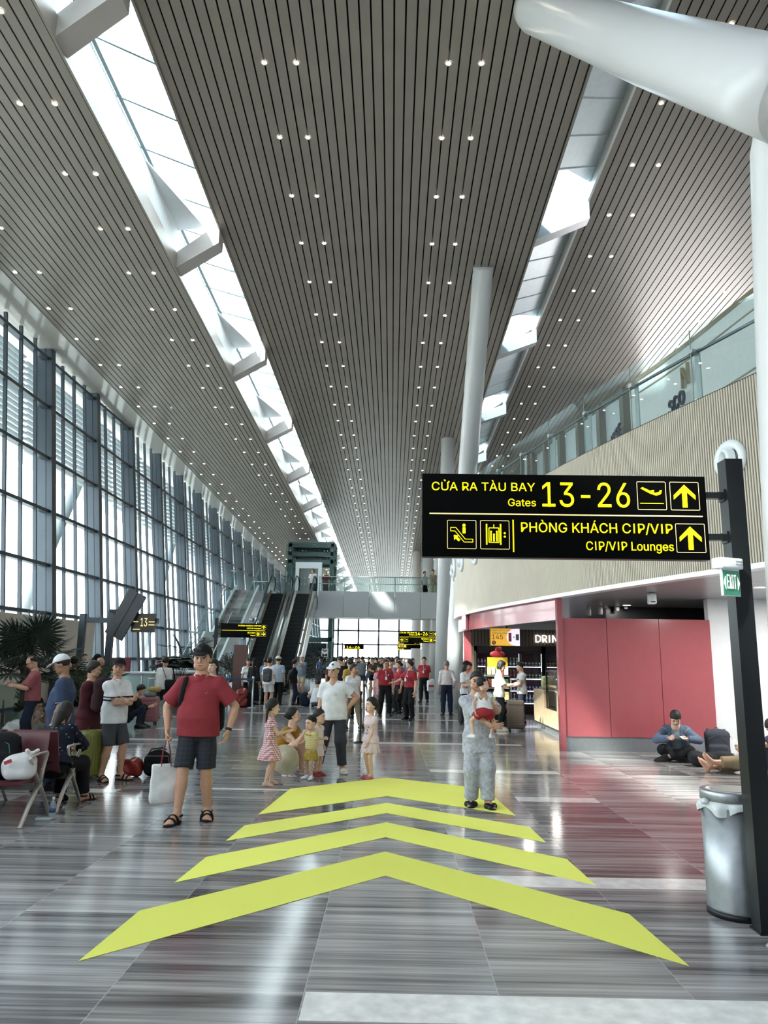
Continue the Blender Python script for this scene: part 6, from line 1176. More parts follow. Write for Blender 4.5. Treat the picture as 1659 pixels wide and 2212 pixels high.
# ================================================================ WAYFINDING SIGNS
M_sign=mat('sign_black','#020202',.5,noise=0,spec=.06); M_yel=mat('sign_yellow','#ffee00',.5,noise=0,emit=.8,ehex='#fff000',sample=False); M_rim=mat('sign_outline','#f3dc9a',.5,noise=0,emit=.7,ehex='#f6dc8a',sample=False)
class Sg:
    """face graphics in metres: u to the right, v down, from the top left corner of the board"""
    def __init__(s): s.y=MB(); s.r=MB()
    def P(s,u,v): return (u,-.001,-v)
    def poly(s,pts,mb=None): (mb or s.y).prism(pts,lambda u,v:(u,-.004,-v),lambda u,v:(u,0,-v)); return s
    def bar(s,a,b,wd,mb=None):
        a=np.array(a,float);b=np.array(b,float);n=nrm([-(b-a)[1],(b-a)[0]])*wd/2; return s.poly([a+n,b+n,b-n,a-n],mb)
    def disc(s,c,r,sx=1): return s.poly([(c[0]+r*sx*math.cos(a),c[1]+r*math.sin(a)) for a in np.linspace(0,2*PI,16,endpoint=False)])
    def text(s,t,u0,u1,base,cap,align='LEFT',bold=.0):
        if t[0]=='1' and len(t)>1 and not FONT: # flagged figure one drawn apart, the rest set after it
            wd=cap*.60; L=(u1-u0); k=cap
            if align=='RIGHT': u0=u1-L
            s.poly([(u0+.30*k,base),(u0+.30*k,base-.74*k),(u0+.10*k,base-.62*k),(u0+.10*k,base-.74*k),(u0+.34*k,base-1.0*k),(u0+.43*k,base-1.0*k),(u0+.43*k,base)])
            return s.text(t[1:],u0+wd,u1,base,cap,align,bold)
        vs,fs=text_mesh(t,cap,align,bold,.002,(u1-u0)); u=u0 if align=='LEFT' else u1
        if len(vs):
            if align=='LEFT': vs[:,0]-=vs[:,0].min()
            else: vs[:,0]-=vs[:,0].max()
            s.y.add([(p[0]+u,-.003-p[2],-(base-p[1])) for p in vs],fs)
        return s
    def frame(s,u,v,a,t=.0035,r=.008):
        o=[];i=[]
        for (cx_,cy_,a0) in((u+r,v+r,PI),(u+a-r,v+r,1.5*PI),(u+a-r,v+a-r,0),(u+r,v+a-r,.5*PI)):
            for k in range(4):
                an=a0+k*PI/6; o.append((cx_+r*math.cos(an),cy_+r*math.sin(an))); i.append((cx_+(r-t)*math.cos(an),cy_+(r-t)*math.sin(an)))
        n=len(o); s.r.add([(p[0],-.004,-p[1]) for p in o]+[(p[0],-.004,-p[1]) for p in i],[(k,(k+1)%n,n+(k+1)%n,n+k) for k in range(n)]); return s
    def arrow(s,u,v,a,dr=0):
        pts=[(.5,.10),(.87,.47),(.87,.62),(.58,.36),(.58,.90),(.42,.90),(.42,.36),(.13,.62),(.13,.47)]
        R=math.radians(dr); s.poly([(u+a*(.5+(x-.5)*math.cos(R)-(y-.5)*math.sin(R)),v+a*(.5+(x-.5)*math.sin(R)+(y-.5)*math.cos(R))) for x,y in pts]); return s.frame(u,v,a)
    def plane(s,u,v,a):
        q=lambda P:[(u+a*x,v+a*y) for x,y in P]; s.poly(q([(.13,.24),(.20,.20),(.62,.40),(.78,.36),(.85,.38),(.80,.45),(.66,.49),(.45,.42)])); s.poly(q([(.40,.36),(.52,.30),(.60,.30),(.56,.40)])); s.poly(q([(.74,.40),(.80,.30),(.86,.30),(.83,.40)])); s.bar((u+.1*a,v+.77*a),(u+.9*a,v+.77*a),.012*a*2); return s.frame(u,v,a)
    def stairs(s,u,v,a):
        q=lambda x,y:(u+a*x,v+a*y); P=[q(.12,.26),q(.30,.26),q(.62,.66),q(.88,.66),q(.88,.76),q(.58,.76),q(.27,.38),q(.12,.38)]
        for i in range(len(P)): s.bar(P[i],P[(i+1)%len(P)],.018*a)
        s.disc(q(.58,.18),.055*a); s.bar(q(.58,.25),q(.58,.46),.10*a); s.arrow_small(q(.33,.62),a*.26,-45); return s.frame(u,v,a)
    def arrow_small(s,c,L,dr):
        R=math.radians(dr); s.poly([(c[0]+L*(x*math.cos(R)-y*math.sin(R)),c[1]+L*(x*math.sin(R)+y*math.cos(R))) for x,y in[(0,-.55),(.45,0),(.16,-.05),(.16,.5),(-.16,.5),(-.16,-.05),(-.45,0)]])
    def lift(s,u,v,a):
        q=lambda x,y:(u+a*x,v+a*y)
        for x in(.22,.70): s.bar(q(x,.12),q(x,.84),.045*a)
        for A,B in((q(.30,.26),q(.64,.26)),(q(.30,.76),q(.64,.76)),(q(.30,.26),q(.30,.76)),(q(.64,.26),q(.64,.76)),(q(.47,.14),q(.47,.26))): s.bar(A,B,.025*a)
        for x,h_ in((.37,.36),(.47,.46),(.57,.36)): s.disc(q(x,h_+.03),.032*a); s.bar(q(x,h_+.07),q(x,.72),.05*a)
        s.disc(q(.84,.44),.035*a); s.disc(q(.84,.56),.035*a); return s.frame(u,v,a)
    def wc(s,u,v,a):
        q=lambda x,y:(u+a*x,v+a*y)
        for x in(.32,.68): s.disc(q(x,.22),.07*a); s.bar(q(x,.32),q(x,.62),.20*a); s.bar(q(x-.05,.6),q(x-.05,.86),.07*a); s.bar(q(x+.05,.6),q(x+.05,.86),.07*a)
        s.bar(q(.5,.12),q(.5,.88),.02*a); return s.frame(u,v,a)
def sign(label,x0,z0,y,W,Hh,draw,side=1,ztop=None,depth=.09,post=True,plab=None):
    t=thing('wayfinding_sign',label,'sign',(x0,y,z0)); MB().b2(0,W,0,depth,-Hh,0,0,.004).build('board',M_sign,t); MB().b2(.002,W-.002,.006,depth-.006,-Hh-.004,-Hh+.002).build('lower_rim',M_blackm,t)
    g=Sg(); draw(g); ly=g.y.build('lettering',M_yel,t,fix=False)
    if g.r.f: g.r.build('outline',M_rim,t,fix=False)
    if post:
        a=W+.13 if side>0 else -.25; MB().b2(a,a+.12,-.05,.08,-z0+.0,(ztop or .10)).build('post',M_blackm,t)
        for v in(.135,.435):
            MB().b2(min(W,a+.02) if side>0 else a+.1,max(a,W) if side>0 else 0,.0,.05,-v-.022,-v+.022).build('arm',M_blackm,t)
            MB().b2(a-.012 if side>0 else a+.12,a if side>0 else a+.132,-.02,.07,-v-.04,-v+.04).build('arm_plate',M_blackm,t)
        MB().b2(a-.01,a+.13,-.06,.09,-z0,-z0+.012).build('base_plate',M_blackm,t)
    return t
k_=2.01/614; kv=.595/180
def U(x): return (x-911)*k_
def V(y): return (y-1024)*kv
def main(g):
    g.text('CỬA RA TÀU BAY',U(932),U(1156),V(1061),V(1061)-V(1043),bold=.0); g.text('Gates',U(1097),U(1157),V(1094),.052,'RIGHT',.0); g.text('13-26',U(1171),U(1360),V(1094),V(1094)-V(1041),bold=.0)
    g.plane(U(1376),V(1037),.205); g.arrow(U(1447),V(1037),.205)
    g.bar((U(927),V(1112)),(U(1514),V(1112)),.008,g.r)
    g.stairs(U(965),V(1126),.205); g.lift(U(1036),V(1126),.205); g.bar((U(1107),V(1124)),(U(1107),V(1193)),.008)
    g.text('PHÒNG KHÁCH CIP/VIP',U(1124),U(1448),V(1150),.068,'RIGHT'); g.text('CIP/VIP Lounges',U(1262),U(1448),V(1187),.060,'RIGHT'); g.arrow(U(1454),V(1128),.205)
sign('large black sign with yellow Gates 13-26 text on the tall right post',.20,2.975,5.15,2.01,.595,main,1,.12)
ex=thing('exit_sign','small green EXIT sign with white arrows mounted on the black post','sign',(2.27,5.03,2.26),math.radians(24))
f=MB(); f.box((0,0,.075),(.20,.09,.075),0,None,.012); f.build('housing',M_white2,ex); MB().box((0,-.012,-.052),(.165,.016,.185),0,None,.003).build('frame',M_white2,ex); MB().box((0,-.021,-.055),(.15,.004,.165)).build('panel',mat('exit_green','#2f7d62',.35,noise=0,emit=.15,sample=False),ex)
o=flat_text('lettering',None,'EXIT',.095,.0,-.025,-.095,mat('exit_white','#f4faf7',.4,noise=0,emit=.35,sample=False),.001,.002,.082,'CENTER',ex)
for s_ in(-1,1): mb=MB(); mb.prism([(s_*.055,-.10),(s_*.055,-.012),(s_*.072,-.056)],lambda u,v:(u,-.0265,v),lambda u,v:(u,-.024,v)); mb.build('arrow',MATS['exit_white'],ex)
mb=MB()
for k in range(2):
    for j in range(5): mb.box((.03+j*.012,-.046,.092-k*.02),(.008,.002,.006))
mb.build('small_print',mat('print_grey2','#8a8f94',.5,noise=0),ex)
def s14(g):
    g.text('CỬA RA TÀU BAY',.03,.76,.13,.066); g.text('Gates',.50,.76,.22,.05,'RIGHT'); g.text('14-26',.80,1.40,.22,.16); g.plane(1.47,.05,.2); g.arrow(1.70,.05,.2); g.bar((.03,.30),(1.85,.30),.01); g.arrow(.03,.345,.2,90); g.plane(.25,.345,.2); g.text('VỆ SINH',1.10,1.44,.42,.06,'RIGHT'); g.text('Toilets',1.20,1.44,.52,.05,'RIGHT'); g.wc(1.47,.345,.2); g.arrow(1.70,.345,.2,90)
sign('black 14-26 gates sign nearest to the bridge on a post at its right',.33,2.98,37.0,1.9,.59,s14,1,.12)
def s14b(g):
    g.arrow(.03,.05,.2,-90); g.plane(.25,.05,.2); g.text('CỬA RA TÀU BAY',.5,1.2,.13,.06); g.text('14-26',1.3,1.85,.22,.13); g.bar((.03,.30),(1.85,.30),.01); g.arrow(.03,.345,.2,-90); g.stairs(.25,.345,.2); g.wc(.47,.345,.2)
sign('second black 14-26 sign, lower in the view behind the nearest one',.42,2.98,58.0,1.75,.59,s14b,1,.12); sign('third black sign, farthest of the stack of three gate signs',.5,2.95,76.0,1.75,.5,s14b,1,.12)
def s13c(g): g.text('14-26',.2,1.5,.38,.2); g.bar((.1,.45),(1.6,.45),.02)
sign('small far sign with yellow text in front of the bright end window',-4.7,2.9,74.0,1.9,.5,s13c,-1,.1)
def scip(g):
    g.text('PHÒNG KHÁCH CIP/VIP',.75,1.72,.13,.062,'RIGHT'); g.text('CIP/VIP Lounges',1.12,1.72,.23,.05,'RIGHT'); g.arrow(1.75,.06,.19); g.bar((.05,.30),(1.9,.30),.01); g.text('VỆ SINH',1.15,1.48,.43,.062,'RIGHT'); g.text('Toilets',1.28,1.48,.53,.048,'RIGHT'); g.wc(1.52,.35,.19); g.arrow(1.75,.35,.19,90)
sign('black CIP/VIP lounges and toilets sign left of the escalators',-7.35,3.02,32.0,1.98,.60,scip,-1,.22)
# ================================================================ GATE 13
gt=thing('gate_portal','dark steel gate frame with two posts and a beam near the palms','gate frame',(0,0,0))
MB().b2(-8.42,-8.27,20,20.15,0,2.72).build('post',M_facade,gt); MB().b2(-7.66,-7.50,20,20.15,0,2.78).build('post',M_facade,gt); MB().b2(-8.27,-6.3,20.02,20.13,2.48,2.62).build('beam',M_facade,gt)
dp=thing('tilted_display','big dark display panel tilted above gate 13, seen from its back','display',(-7.12,19.85,2.70),0); R=Matrix.Rotation(math.radians(26),3,'Y'); MB().box((0,0,0),(.52,.07,1.30),0,R).build('back_panel',mat('display_back','#3d4046',.5,noise=.12,scale=5),dp); MB().box((0,-.04,0),(.012,.01,1.28),0,R).build('seam',M_blackm,dp); MB().box((-.3,.1,.1),(.35,.08,.08)).build('bracket',M_blackm,dp)
g13=thing('gate_number_sign','black gate sign with a pale yellow 13 beside the tilted display','sign',(-6.98,19.94,2.74)); MB().b2(0,.62,0,.08,-.50,0).build('board',mat('sign_brown','#3a3126',.3,noise=0),g13); g=Sg(); g.text('13',.24,.42,.34,.22); g.bar((.05,.22),(.18,.22),.02); g.bar((.46,.22),(.62,.22),.02); g.bar((.05,.42),(.24,.42),.02); g.bar((.46,.30),(.62,.30),.02); g.y.build('lettering',M_rim,g13,fix=False);
def desk(x,y,label):
    t=thing('gate_counter',label,'counter',(x,y,0)); MB().b2(0,1.5,0,.6,0,1.08,0,.01).build('body',M_white,t); MB().b2(-.03,1.53,-.04,.62,1.08,1.12).build('worktop',M_white2,t); mb=MB(); mb.b2(.0,.5,.25,.29,1.12,1.55); mb.build('red_screen',mat('screen_red','#6a2230',.4,noise=0),t); return t
desk(-8.75,23.5,'white gate counter with a dark red screen behind the feathery palm'); desk(-8.3,26.4,'white gate counter with a dark red screen left of the broadleaf plant')
def barrier(x0,y0,x1,y1,label,n=3,h_=1.05):
    t=thing('glass_barrier',label,'barrier',(x0,y0,0),math.atan2(y1-y0,x1-x0)); L=math.hypot(x1-x0,y1-y0)
    for k in range(n): MB().b2(L*k/n+.03,L*(k+1)/n-.03,-.006,.006,.08,h_).build('glass_panel',M_bal,t)
    for k in range(n+1): MB().b2(L*k/n-.02,L*k/n+.02,-.02,.02,0,h_).build('post',M_alu,t)
    MB().b2(0,L,-.02,.02,h_,h_+.03).build('rail',M_alu,t); return t
barrier(-8.6,21.0,-6.9,23.4,'glass barrier with steel posts behind the white-shirted man'); barrier(-6.0,24.2,-5.8,26.9,'glass barrier running away from gate 13 beside the broadleaf plant',4); barrier(-9.0,14.6,-6.9,14.6,'glass barrier with handrail behind the balding man')
def gatebox(x,y,label):
    t=thing('boarding_gate',label,'gate machine',(x,y,0)); MB().b2(-.14,.14,0,1.5,0,1.0,0,.02).build('body',M_steel,t); MB().b2(-.15,.15,-.02,1.52,1.0,1.04).build('top',M_blackm,t)
for k,l in enumerate(('first grey boarding gate cabinet right of the white-shirted man','second grey boarding gate cabinet near the red polo man','third grey boarding gate cabinet, farthest right')): gatebox(-7.4+.42*k,24.6+k*.3,l)
qm=thing('queue_post','silver queue barrier post right of the red polo shoulder','queue post',(-4.55,24.9,0)); MB().lathe([(.16,0),(.16,.015),(.03,.03),(.025,.9),(.035,.93),(.035,1.0)],n=16).build('pole',M_alu,qm); MB().b2(-1.0,0,-.02,.02,.88,.94).build('belt',K('belt_blue','#31517c'),qm)
for k,(x,y,l) in enumerate(((-.62,15.4,'thin dark queue post behind the girl in pink'),(-.70,19.5,'thin dark queue post behind the man in the white cap'))): t=thing('queue_post',l,'queue post',(x,y,0)); MB().lathe([(.15,0),(.15,.012),(.02,.03),(.018,.92),(.03,.94),(.03,1.0)],n=14).build('pole',M_blackm,t)
# ================================================================ CHEVRON OVERLAY: graphic laid flat on the floor, not part of the hall
def chev_mat(name,alpha):
    m=mat(name,'#fdff7c',.6,noise=0,spec=.1,alpha=alpha); return m
CHV=[([(-.05,11.06),(1.24,10.28),(1.37,8.6),(-.04,9.63),(-1.42,8.42),(-1.29,10.03)],1,'farthest, thickest of the four yellow overlay chevrons on the floor'),([(-.04,9.19),(1.42,8.05),(1.46,7.41),(-.04,8.61),(-1.51,7.25),(-1.46,7.9)],1,'second farthest yellow overlay chevron, the thinnest'),([(-.04,8.15),(1.52,6.83),(1.57,6.09),(-.04,7.5),(-1.61,5.96),(-1.55,6.69)],.95,'third yellow overlay chevron, second from the viewer'),([(-.04,6.97),(1.62,5.45),(1.69,4.59),(-.03,6.24),(-1.72,4.49),(-1.66,5.33)],.74,'nearest and largest yellow overlay chevron, slightly see-through')]
for P,al,l in CHV:
    a,b,c,d,e,f=P; mb=MB(); z=.003
    for q in ((a,b,c,d),(a,d,e,f)): mb.prism(q,lambda u,v:(u,v,.0018),lambda u,v:(u,v,.003))
    tag(mb.build('overlay_chevron',chev_mat('chevron_%d'%int(al*100),al)),l,'floor marking','yellow overlay chevrons')
# ================================================================ TRASH CAN
tc=thing('trash_can','round brushed steel trash can with a white bag beside the sign post','trash can',(2.38,5.50,0))
MB().lathe([(.195,.035),(.197,.05),(.195,.70)],n=40).build('body',M_steel,tc); MB().lathe([(.2,0),(.202,.02),(.2,.035),(.19,.04)],n=40).build('base_ring',M_blackm,tc)
lid=MB(); lid.lathe([(.19,.735),(.2,.74),(.2,.80),(.195,.805),(.13,.806),(.128,.80)],n=40); lo_=lid.build('lid',M_steel,tc); MB().prism([(.127*math.cos(a),.127*math.sin(a)) for a in np.linspace(0,2*PI,40,endpoint=False)],lambda u,v:(u,v,.79),lambda u,v:(u,v,.8085)).build('flap',mat('flap_grey','#b5b1a8',.5,.0,noise=.03),lo_)
mb=MB(); r5=np.random.default_rng(5)
def liner(i,j):
    a=2*PI*i; r0=.197+.012*math.sin(a*7)+.008*math.sin(a*13+1); z=.745-.075*j*(1+.35*math.sin(a*5+.4)); rr=.19+(r0-.19+.012)*math.sin(min(1,j*1.3)*PI*.62); return (rr*math.cos(a),rr*math.sin(a),z)
mb.grid(liner,60,8); mb.ball((-.205,-.06,.735),(.03,.03,.022),0,10); mb.build('bag_liner',mat('liner_white','#dfe6e8',.35,noise=.03,alpha=.9),tc)
tag(MB().lathe([(.001,.02),(.05,.03),(.07,.015),(.085,.002)],(2.36,4.9,0),20).build('crumpled_plastic',mat('clear_plastic','#cdd6da',.2,noise=.05,alpha=.45)),'crumpled clear plastic on the floor by the sign post','litter')
# ================================================================ BENCHES
M_seat=mat('maroon_seat','#5d2f35',.38,noise=.04); M_leg=mat('cast_aluminium','#b5b0a8',.38,.55,noise=.03)
def bench(y,rz,label,n=4,x=-3.62):
    t=thing('bench',label,'bench',(x,y,0),rz); w_=.55; sg=-1 if abs(rz)<1 else 1
    for k in range(n):
        x0=-w_*(k+1) if rz==0 else w_*k
        def seat(u,v,o=0):
            X=x0+.015+(w_-.03)*u; s=v*1.1
            prof=[(-.30,.40),(-.22,.425),(-.05,.405),(.10,.385),(.17,.42),(.20,.50),(.24,.70),(.265,.83),(.275,.85)]
            q=v*(len(prof)-1); i=min(int(q),len(prof)-2); f_=q-i; a=prof[i]; b=prof[i+1]; c=1-.16*0
            return (X+ (0 if v<.5 else (u-.5)*-.04*(v-.5)*2),a[0]+(b[0]-a[0])*f_+o*.6,a[1]+(b[1]-a[1])*f_-o)
        mb=MB(); mb.grid(lambda u,v:seat(u,v),8,24); mb.grid(lambda u,v:seat(u,v,.022),8,24)
        for e in(0,1):
            P=[seat(e,v) for v in np.linspace(0,1,25)]+[seat(e,v,.022) for v in np.linspace(1,0,25)]
            mb.add(P,[(i,i+1,48-i,49-i) for i in range(24)])
        P0=[seat(u,1) for u in np.linspace(0,1,9)]; P1=[seat(u,1,.022) for u in np.linspace(0,1,9)]; mb.add(P0+P1,[(i,i+1,10+i,9+i) for i in range(8)])
        P0=[seat(u,0) for u in np.linspace(0,1,9)]; P1=[seat(u,0,.022) for u in np.linspace(0,1,9)]; mb.add(P0+P1,[(i,i+1,10+i,9+i) for i in range(8)])
        mb.build('seat',M_seat,t)
    L=w_*n; xs=(-L,0) if rz==0 else (0,L); MB().b2(xs[0]+.03,xs[1]-.03,-.05,.03,.305,.375).build('beam',mat('beam_dark','#6d6862',.4,.5,noise=0),t)
    for X in ((.03,-L/2,-L-.02) if rz==0 else (-.03,L/2,L+.02)):
        mb=MB(); mb.path([(X,-.34,.0),(X,-.33,.012),(X,-.20,.17),(X,-.08,.30),(X,-.02,.36)],[.028,.022,.024,.028,.034],8,flat=.6); mb.path([(X,.29,0),(X,.28,.012),(X,.17,.17),(X,.05,.30),(X,-.02,.36)],[.028,.022,.024,.028,.034],8,flat=.6); lg=mb.build('leg_frame',M_leg,t)
        mb=MB(); mb.path([(X,-.02,.36),(X,-.10,.46),(X,-.20,.57),(X,-.26,.63),(X,-.22,.655),(X,-.05,.665),(X,.10,.665),(X,.12,.645),(X,.05,.50),(X,.0,.38)],[.034,.022,.018,.018,.018,.02,.02,.018,.02,.03],8,flat=.6); mb.build('armrest',M_leg,t)
    return t
bench(7.93,0,'front row of maroon airport seats facing us, with bags on it'); bench(8.62,PI,'back row of maroon seats facing away, behind the front row',3,-3.60)
def softbag(name,label,cat,loc,rz,size,m,seed=1,amp=.012,extra=None,h=.012):
    a,b,c=size; f=Field((-a*.7,-b*.7,0),(a*.7,b*.7,c*1.25),h); f.box((0,0,c*.45),(a*.48,b*.46,c*.45),None,min(a,b,c)*.38,0); f.ell((a*.05,0,c*.72),(a*.36,b*.38,c*.28),None,.05)
    f.wrinkle(amp,seed); f.halfspace((0,0,.0),(0,0,-1)); t=thing(name,label,cat,loc,rz); link('body',sdf_mesh('body',[f],[m]),t)
    if extra: extra(t)
    return t
backpack(-3.98,7.78,.415,12,'black backpack on the front bench seat','#191a1c',(.34,.22,.46),hex2='#4d7d78',tilt=-.25)
M_plas=mat('white_plastic_bag','#dcdcdc',.4,noise=.07,scale=10)
def knot(t):
    f=Field((-.1,-.1,.18),(.25,.1,.36),.008); f.cone((.06,0,.22),(.11,0,.255),.06,.025,.03); f.cone((.11,0,.255),(.16,.02,.285),.024,.028,.02); f.cone((.10,0,.25),(.07,-.03,.29),.022,.026,.02); f.wrinkle(.014,9); link('tied_handles',sdf_mesh('tied_handles',[f],[M_plas]),t)
    MB().box((-.08,-.145,.2),(.07,.01,.035),0,Matrix.Rotation(-.4,3,'Y')).build('red_print',mat('print_red2','#b5404a',.5,noise=0),t)
softbag('plastic_bag','full white plastic bag with red print on the front bench','bag',(-3.74,7.76,.415),.3,(.32,.28,.27),M_plas,3,.016,knot,.009)
softbag('plastic_bag','white plastic bag on the floor before the crouching person','bag',G(30,1607)+(0,),.2,(.46,.34,.42),M_plas,6,.018)
softbag('plastic_bag','shiny red plastic bag on the floor behind the crossed-arms man','bag',(-3.62,10.75,0),.2,(.34,.26,.26),mat('red_plastic','#8e2b26',.25,noise=.1,scale=12),5,.016)
def duf(t):
    mb=MB(); mb.path([(-.12,-.05,.30),(-.08,-.05,.37),(.06,-.03,.385),(.12,-.02,.36)],.02,6,flat=.5); mb.build('handle',K('black','#18181a'),t); mb=MB(); mb.path([(-.19,-.155,.20),(-.17,-.15,.29),(.17,-.15,.29),(.19,-.155,.20)],.006,5); mb.build('zip',mat('zip_grey','#6d7073',.4,.5,noise=0),t); MB().box((0,-.165,.13),(.26,.02,.14),0,None,.009).build('pocket',K('black2','#101012'),t)
softbag('duffel_bag','black duffel bag standing alone on the floor','bag',(-3.28,10.85,0),.1,(.37,.27,.36),K('black2','#101012'),2,.008,duf)
def suitcase(loc,rz,label,hexc,size=(.42,.26,.58),ridges=6,handle=.4,dirr='v',soft=False):
    a,b,c=size; t=thing('suitcase',label,'suitcase',loc,rz); m=mat('case_'+hexc[1:],hexc,.35 if not soft else .8,noise=.04)
    mb=MB(); mb.box((0,0,.06+c/2),(a,b,c),0,None,.05)
    bd=mb.build('shell',m,t); mb=MB()
    for k in range(ridges):
        if dirr=='v': mb.box((-a*.36+a*.72*k/(ridges-1),-b/2-.003,.06+c/2),(.018,.012,c*.78),0,None,.004)
        else: mb.box((0,-b/2-.003,.06+c*.14+c*.72*k/(ridges-1)),(a*.8,.012,.02),0,Matrix.Rotation(.0,3,'Y'),.004)
    mb.build('ridges',m,bd)
    mb=MB(); mb.b2(-a/2-.002,a/2+.002,-.006,.006,.07,.05+c,0); mb.build('zip',M_blackm,bd)
    for sx_ in(-1,1):
        for sy_ in(-1,1): mb=MB(); mb.lathe([(.001,-.014),(.028,-.014),(.028,.014),(.001,.014)],(sx_*(a/2-.06),sy_*(b/2-.05),.029),14,0,(1,0,0)); mb.b2(sx_*(a/2-.06)-.02,sx_*(a/2-.06)+.02,sy_*(b/2-.05)-.015,sy_*(b/2-.05)+.015,.03,.07); mb.build('wheel',M_blackm,t)
    if handle:
        mb=MB(); mb.tube((-.09,b*.3,c),(-.09,b*.3,c+.06+handle),.008,n=8); mb.tube((.09,b*.3,c),(.09,b*.3,c+.06+handle),.008,n=8); mb.path([(-.1,b*.3,c+.06+handle),(.1,b*.3,c+.06+handle)],.016,8); mb.build('pull_handle',M_alu,t)
    mb=MB(); mb.path([(-.07,0,.055+c),(-.06,0,.085+c),(.06,0,.085+c),(.07,0,.055+c)],.009,6); mb.build('top_handle',M_blackm,t); return t
suitcase((-5.91,18.6,0),.08,'pink ribbed suitcase with neck pillows on top','#a06a70',(.44,.28,.60),7,.42,'h')
suitcase((-4.05,10.35,0),1.2,'olive green suitcase behind the crossed-arms man','#7d7f3f',(.40,.27,.60),6,0)
suitcase((-4.22,7.72,0),.5,'dark red suitcase at the left edge before the bench','#5a1d23',(.40,.26,.62),5,0)
suitcase((2.96,18.3,0),-.1,'dark brown fabric suitcase with raised handle by the kiosk','#3a302a',(.42,.28,.66),2,.48,'h',True)
suitcase((1.92,19.9,0),.2,'small black suitcase behind the grey-haired man','#232426',(.36,.24,.52),4,.35)
for nm,loc,col,l in (('neck_pillow',(-5.95,18.6,.72),'#8c9a92','grey green neck pillow on the pink suitcase'),('neck_pillow',(-5.85,18.62,.83),'#b39a63','yellow neck pillow on top of the grey green one')):
    t=thing(nm,l,'neck pillow',loc); mb=MB(); mb.path([(.13*math.cos(a),.11*math.sin(a)*.9,.0) for a in np.linspace(-2.2,2.2,16)],[.045]+[.062]*14+[.045],12); mb.build('cushion',K('pillow_'+col[1:],col),t); MB().ball((.13*math.cos(2.2),.1*math.sin(2.2),.0),(.05,.05,.05)).build('tip',K('pillow_'+col[1:],col),t)
for loc,l,c_,sz in (((-3.15,26.9,0),'black bag on the floor beside the woman in heels','#1d1e20',(.40,.26,.34)),((-2.98,26.1,0),'dark blue bag left of the person sitting on the floor','#1d2738',(.36,.26,.48)),((-2.15,25.9,0),'black backpack right of the person sitting on the floor','#16171a',(.36,.26,.52)),((-4.75,25.2,0),'black bag at the feet of the woman in the long dress','#19191b',(.4,.3,.5))): softbag('bag',l,'bag',loc,.1,sz,K('bag_'+c_[1:],c_),4,.008)
softbag('plastic_bag','red plastic bag right of the red polo man\'s elbow','bag',(-4.95,25.1,0),.1,(.4,.3,.62),mat('red_plastic','#8e2b26',.25,noise=.1,scale=12),7,.02)
hb=softbag('plastic_bag','white plastic bag with red print carried by tall staff man','bag',(1.52,29.3,.42),.2,(.34,.14,.46),M_plas,8,.01,lambda t:MB().box((-.02,-.075,.2),(.2,.01,.08)).build('red_print',mat('print_red2','#b5404a',.5,noise=0),t)); 
sb=thing('shoulder_bag','black messenger bag on the hip of the white-shirted man','bag',(-5.86,20.10,.74),-.2); MB().box((0,0,.14),(.30,.12,.28),0,None,.04).build('body',K('black2','#101012'),sb); MB().box((0,-.062,.18),(.30,.015,.16),0,None,.006).build('flap',K('black','#18181a'),sb); mb=MB(); mb.path([(-.12,.0,.26),(-.30,.02,.62),(-.28,.10,.66),(-.05,.22,.3)],.014,6,flat=.3); mb.build('strap',K('black','#18181a'),sb)
# bottles on the floor and in hand
wb=thing('water_bottle','half empty plastic water bottle on the floor by the bench legs','bottle',(-3.47,8.02,0)); MB().lathe([(.03,0),(.033,.01),(.033,.13),(.025,.165),(.013,.185),(.013,.20)],n=14).build('body',mat('clear_bottle','#c4d2d8',.08,noise=0,alpha=.45),wb); MB().lathe([(.034,.07),(.034,.115)],n=14).build('label',mat('label_blue','#33507f',.4,noise=0),wb); MB().lathe([(.015,.195),(.015,.22),(.001,.221)],n=12).build('cap',M_white2,wb)
tag(MB().box((-3.52,7.95,.02),(.16,.07,.03),0,None,.012).build('crumpled_wrapper',mat('clear_plastic','#cdd6da',.2,noise=.05,alpha=.45)),'crumpled clear wrapper beside the water bottle','litter')
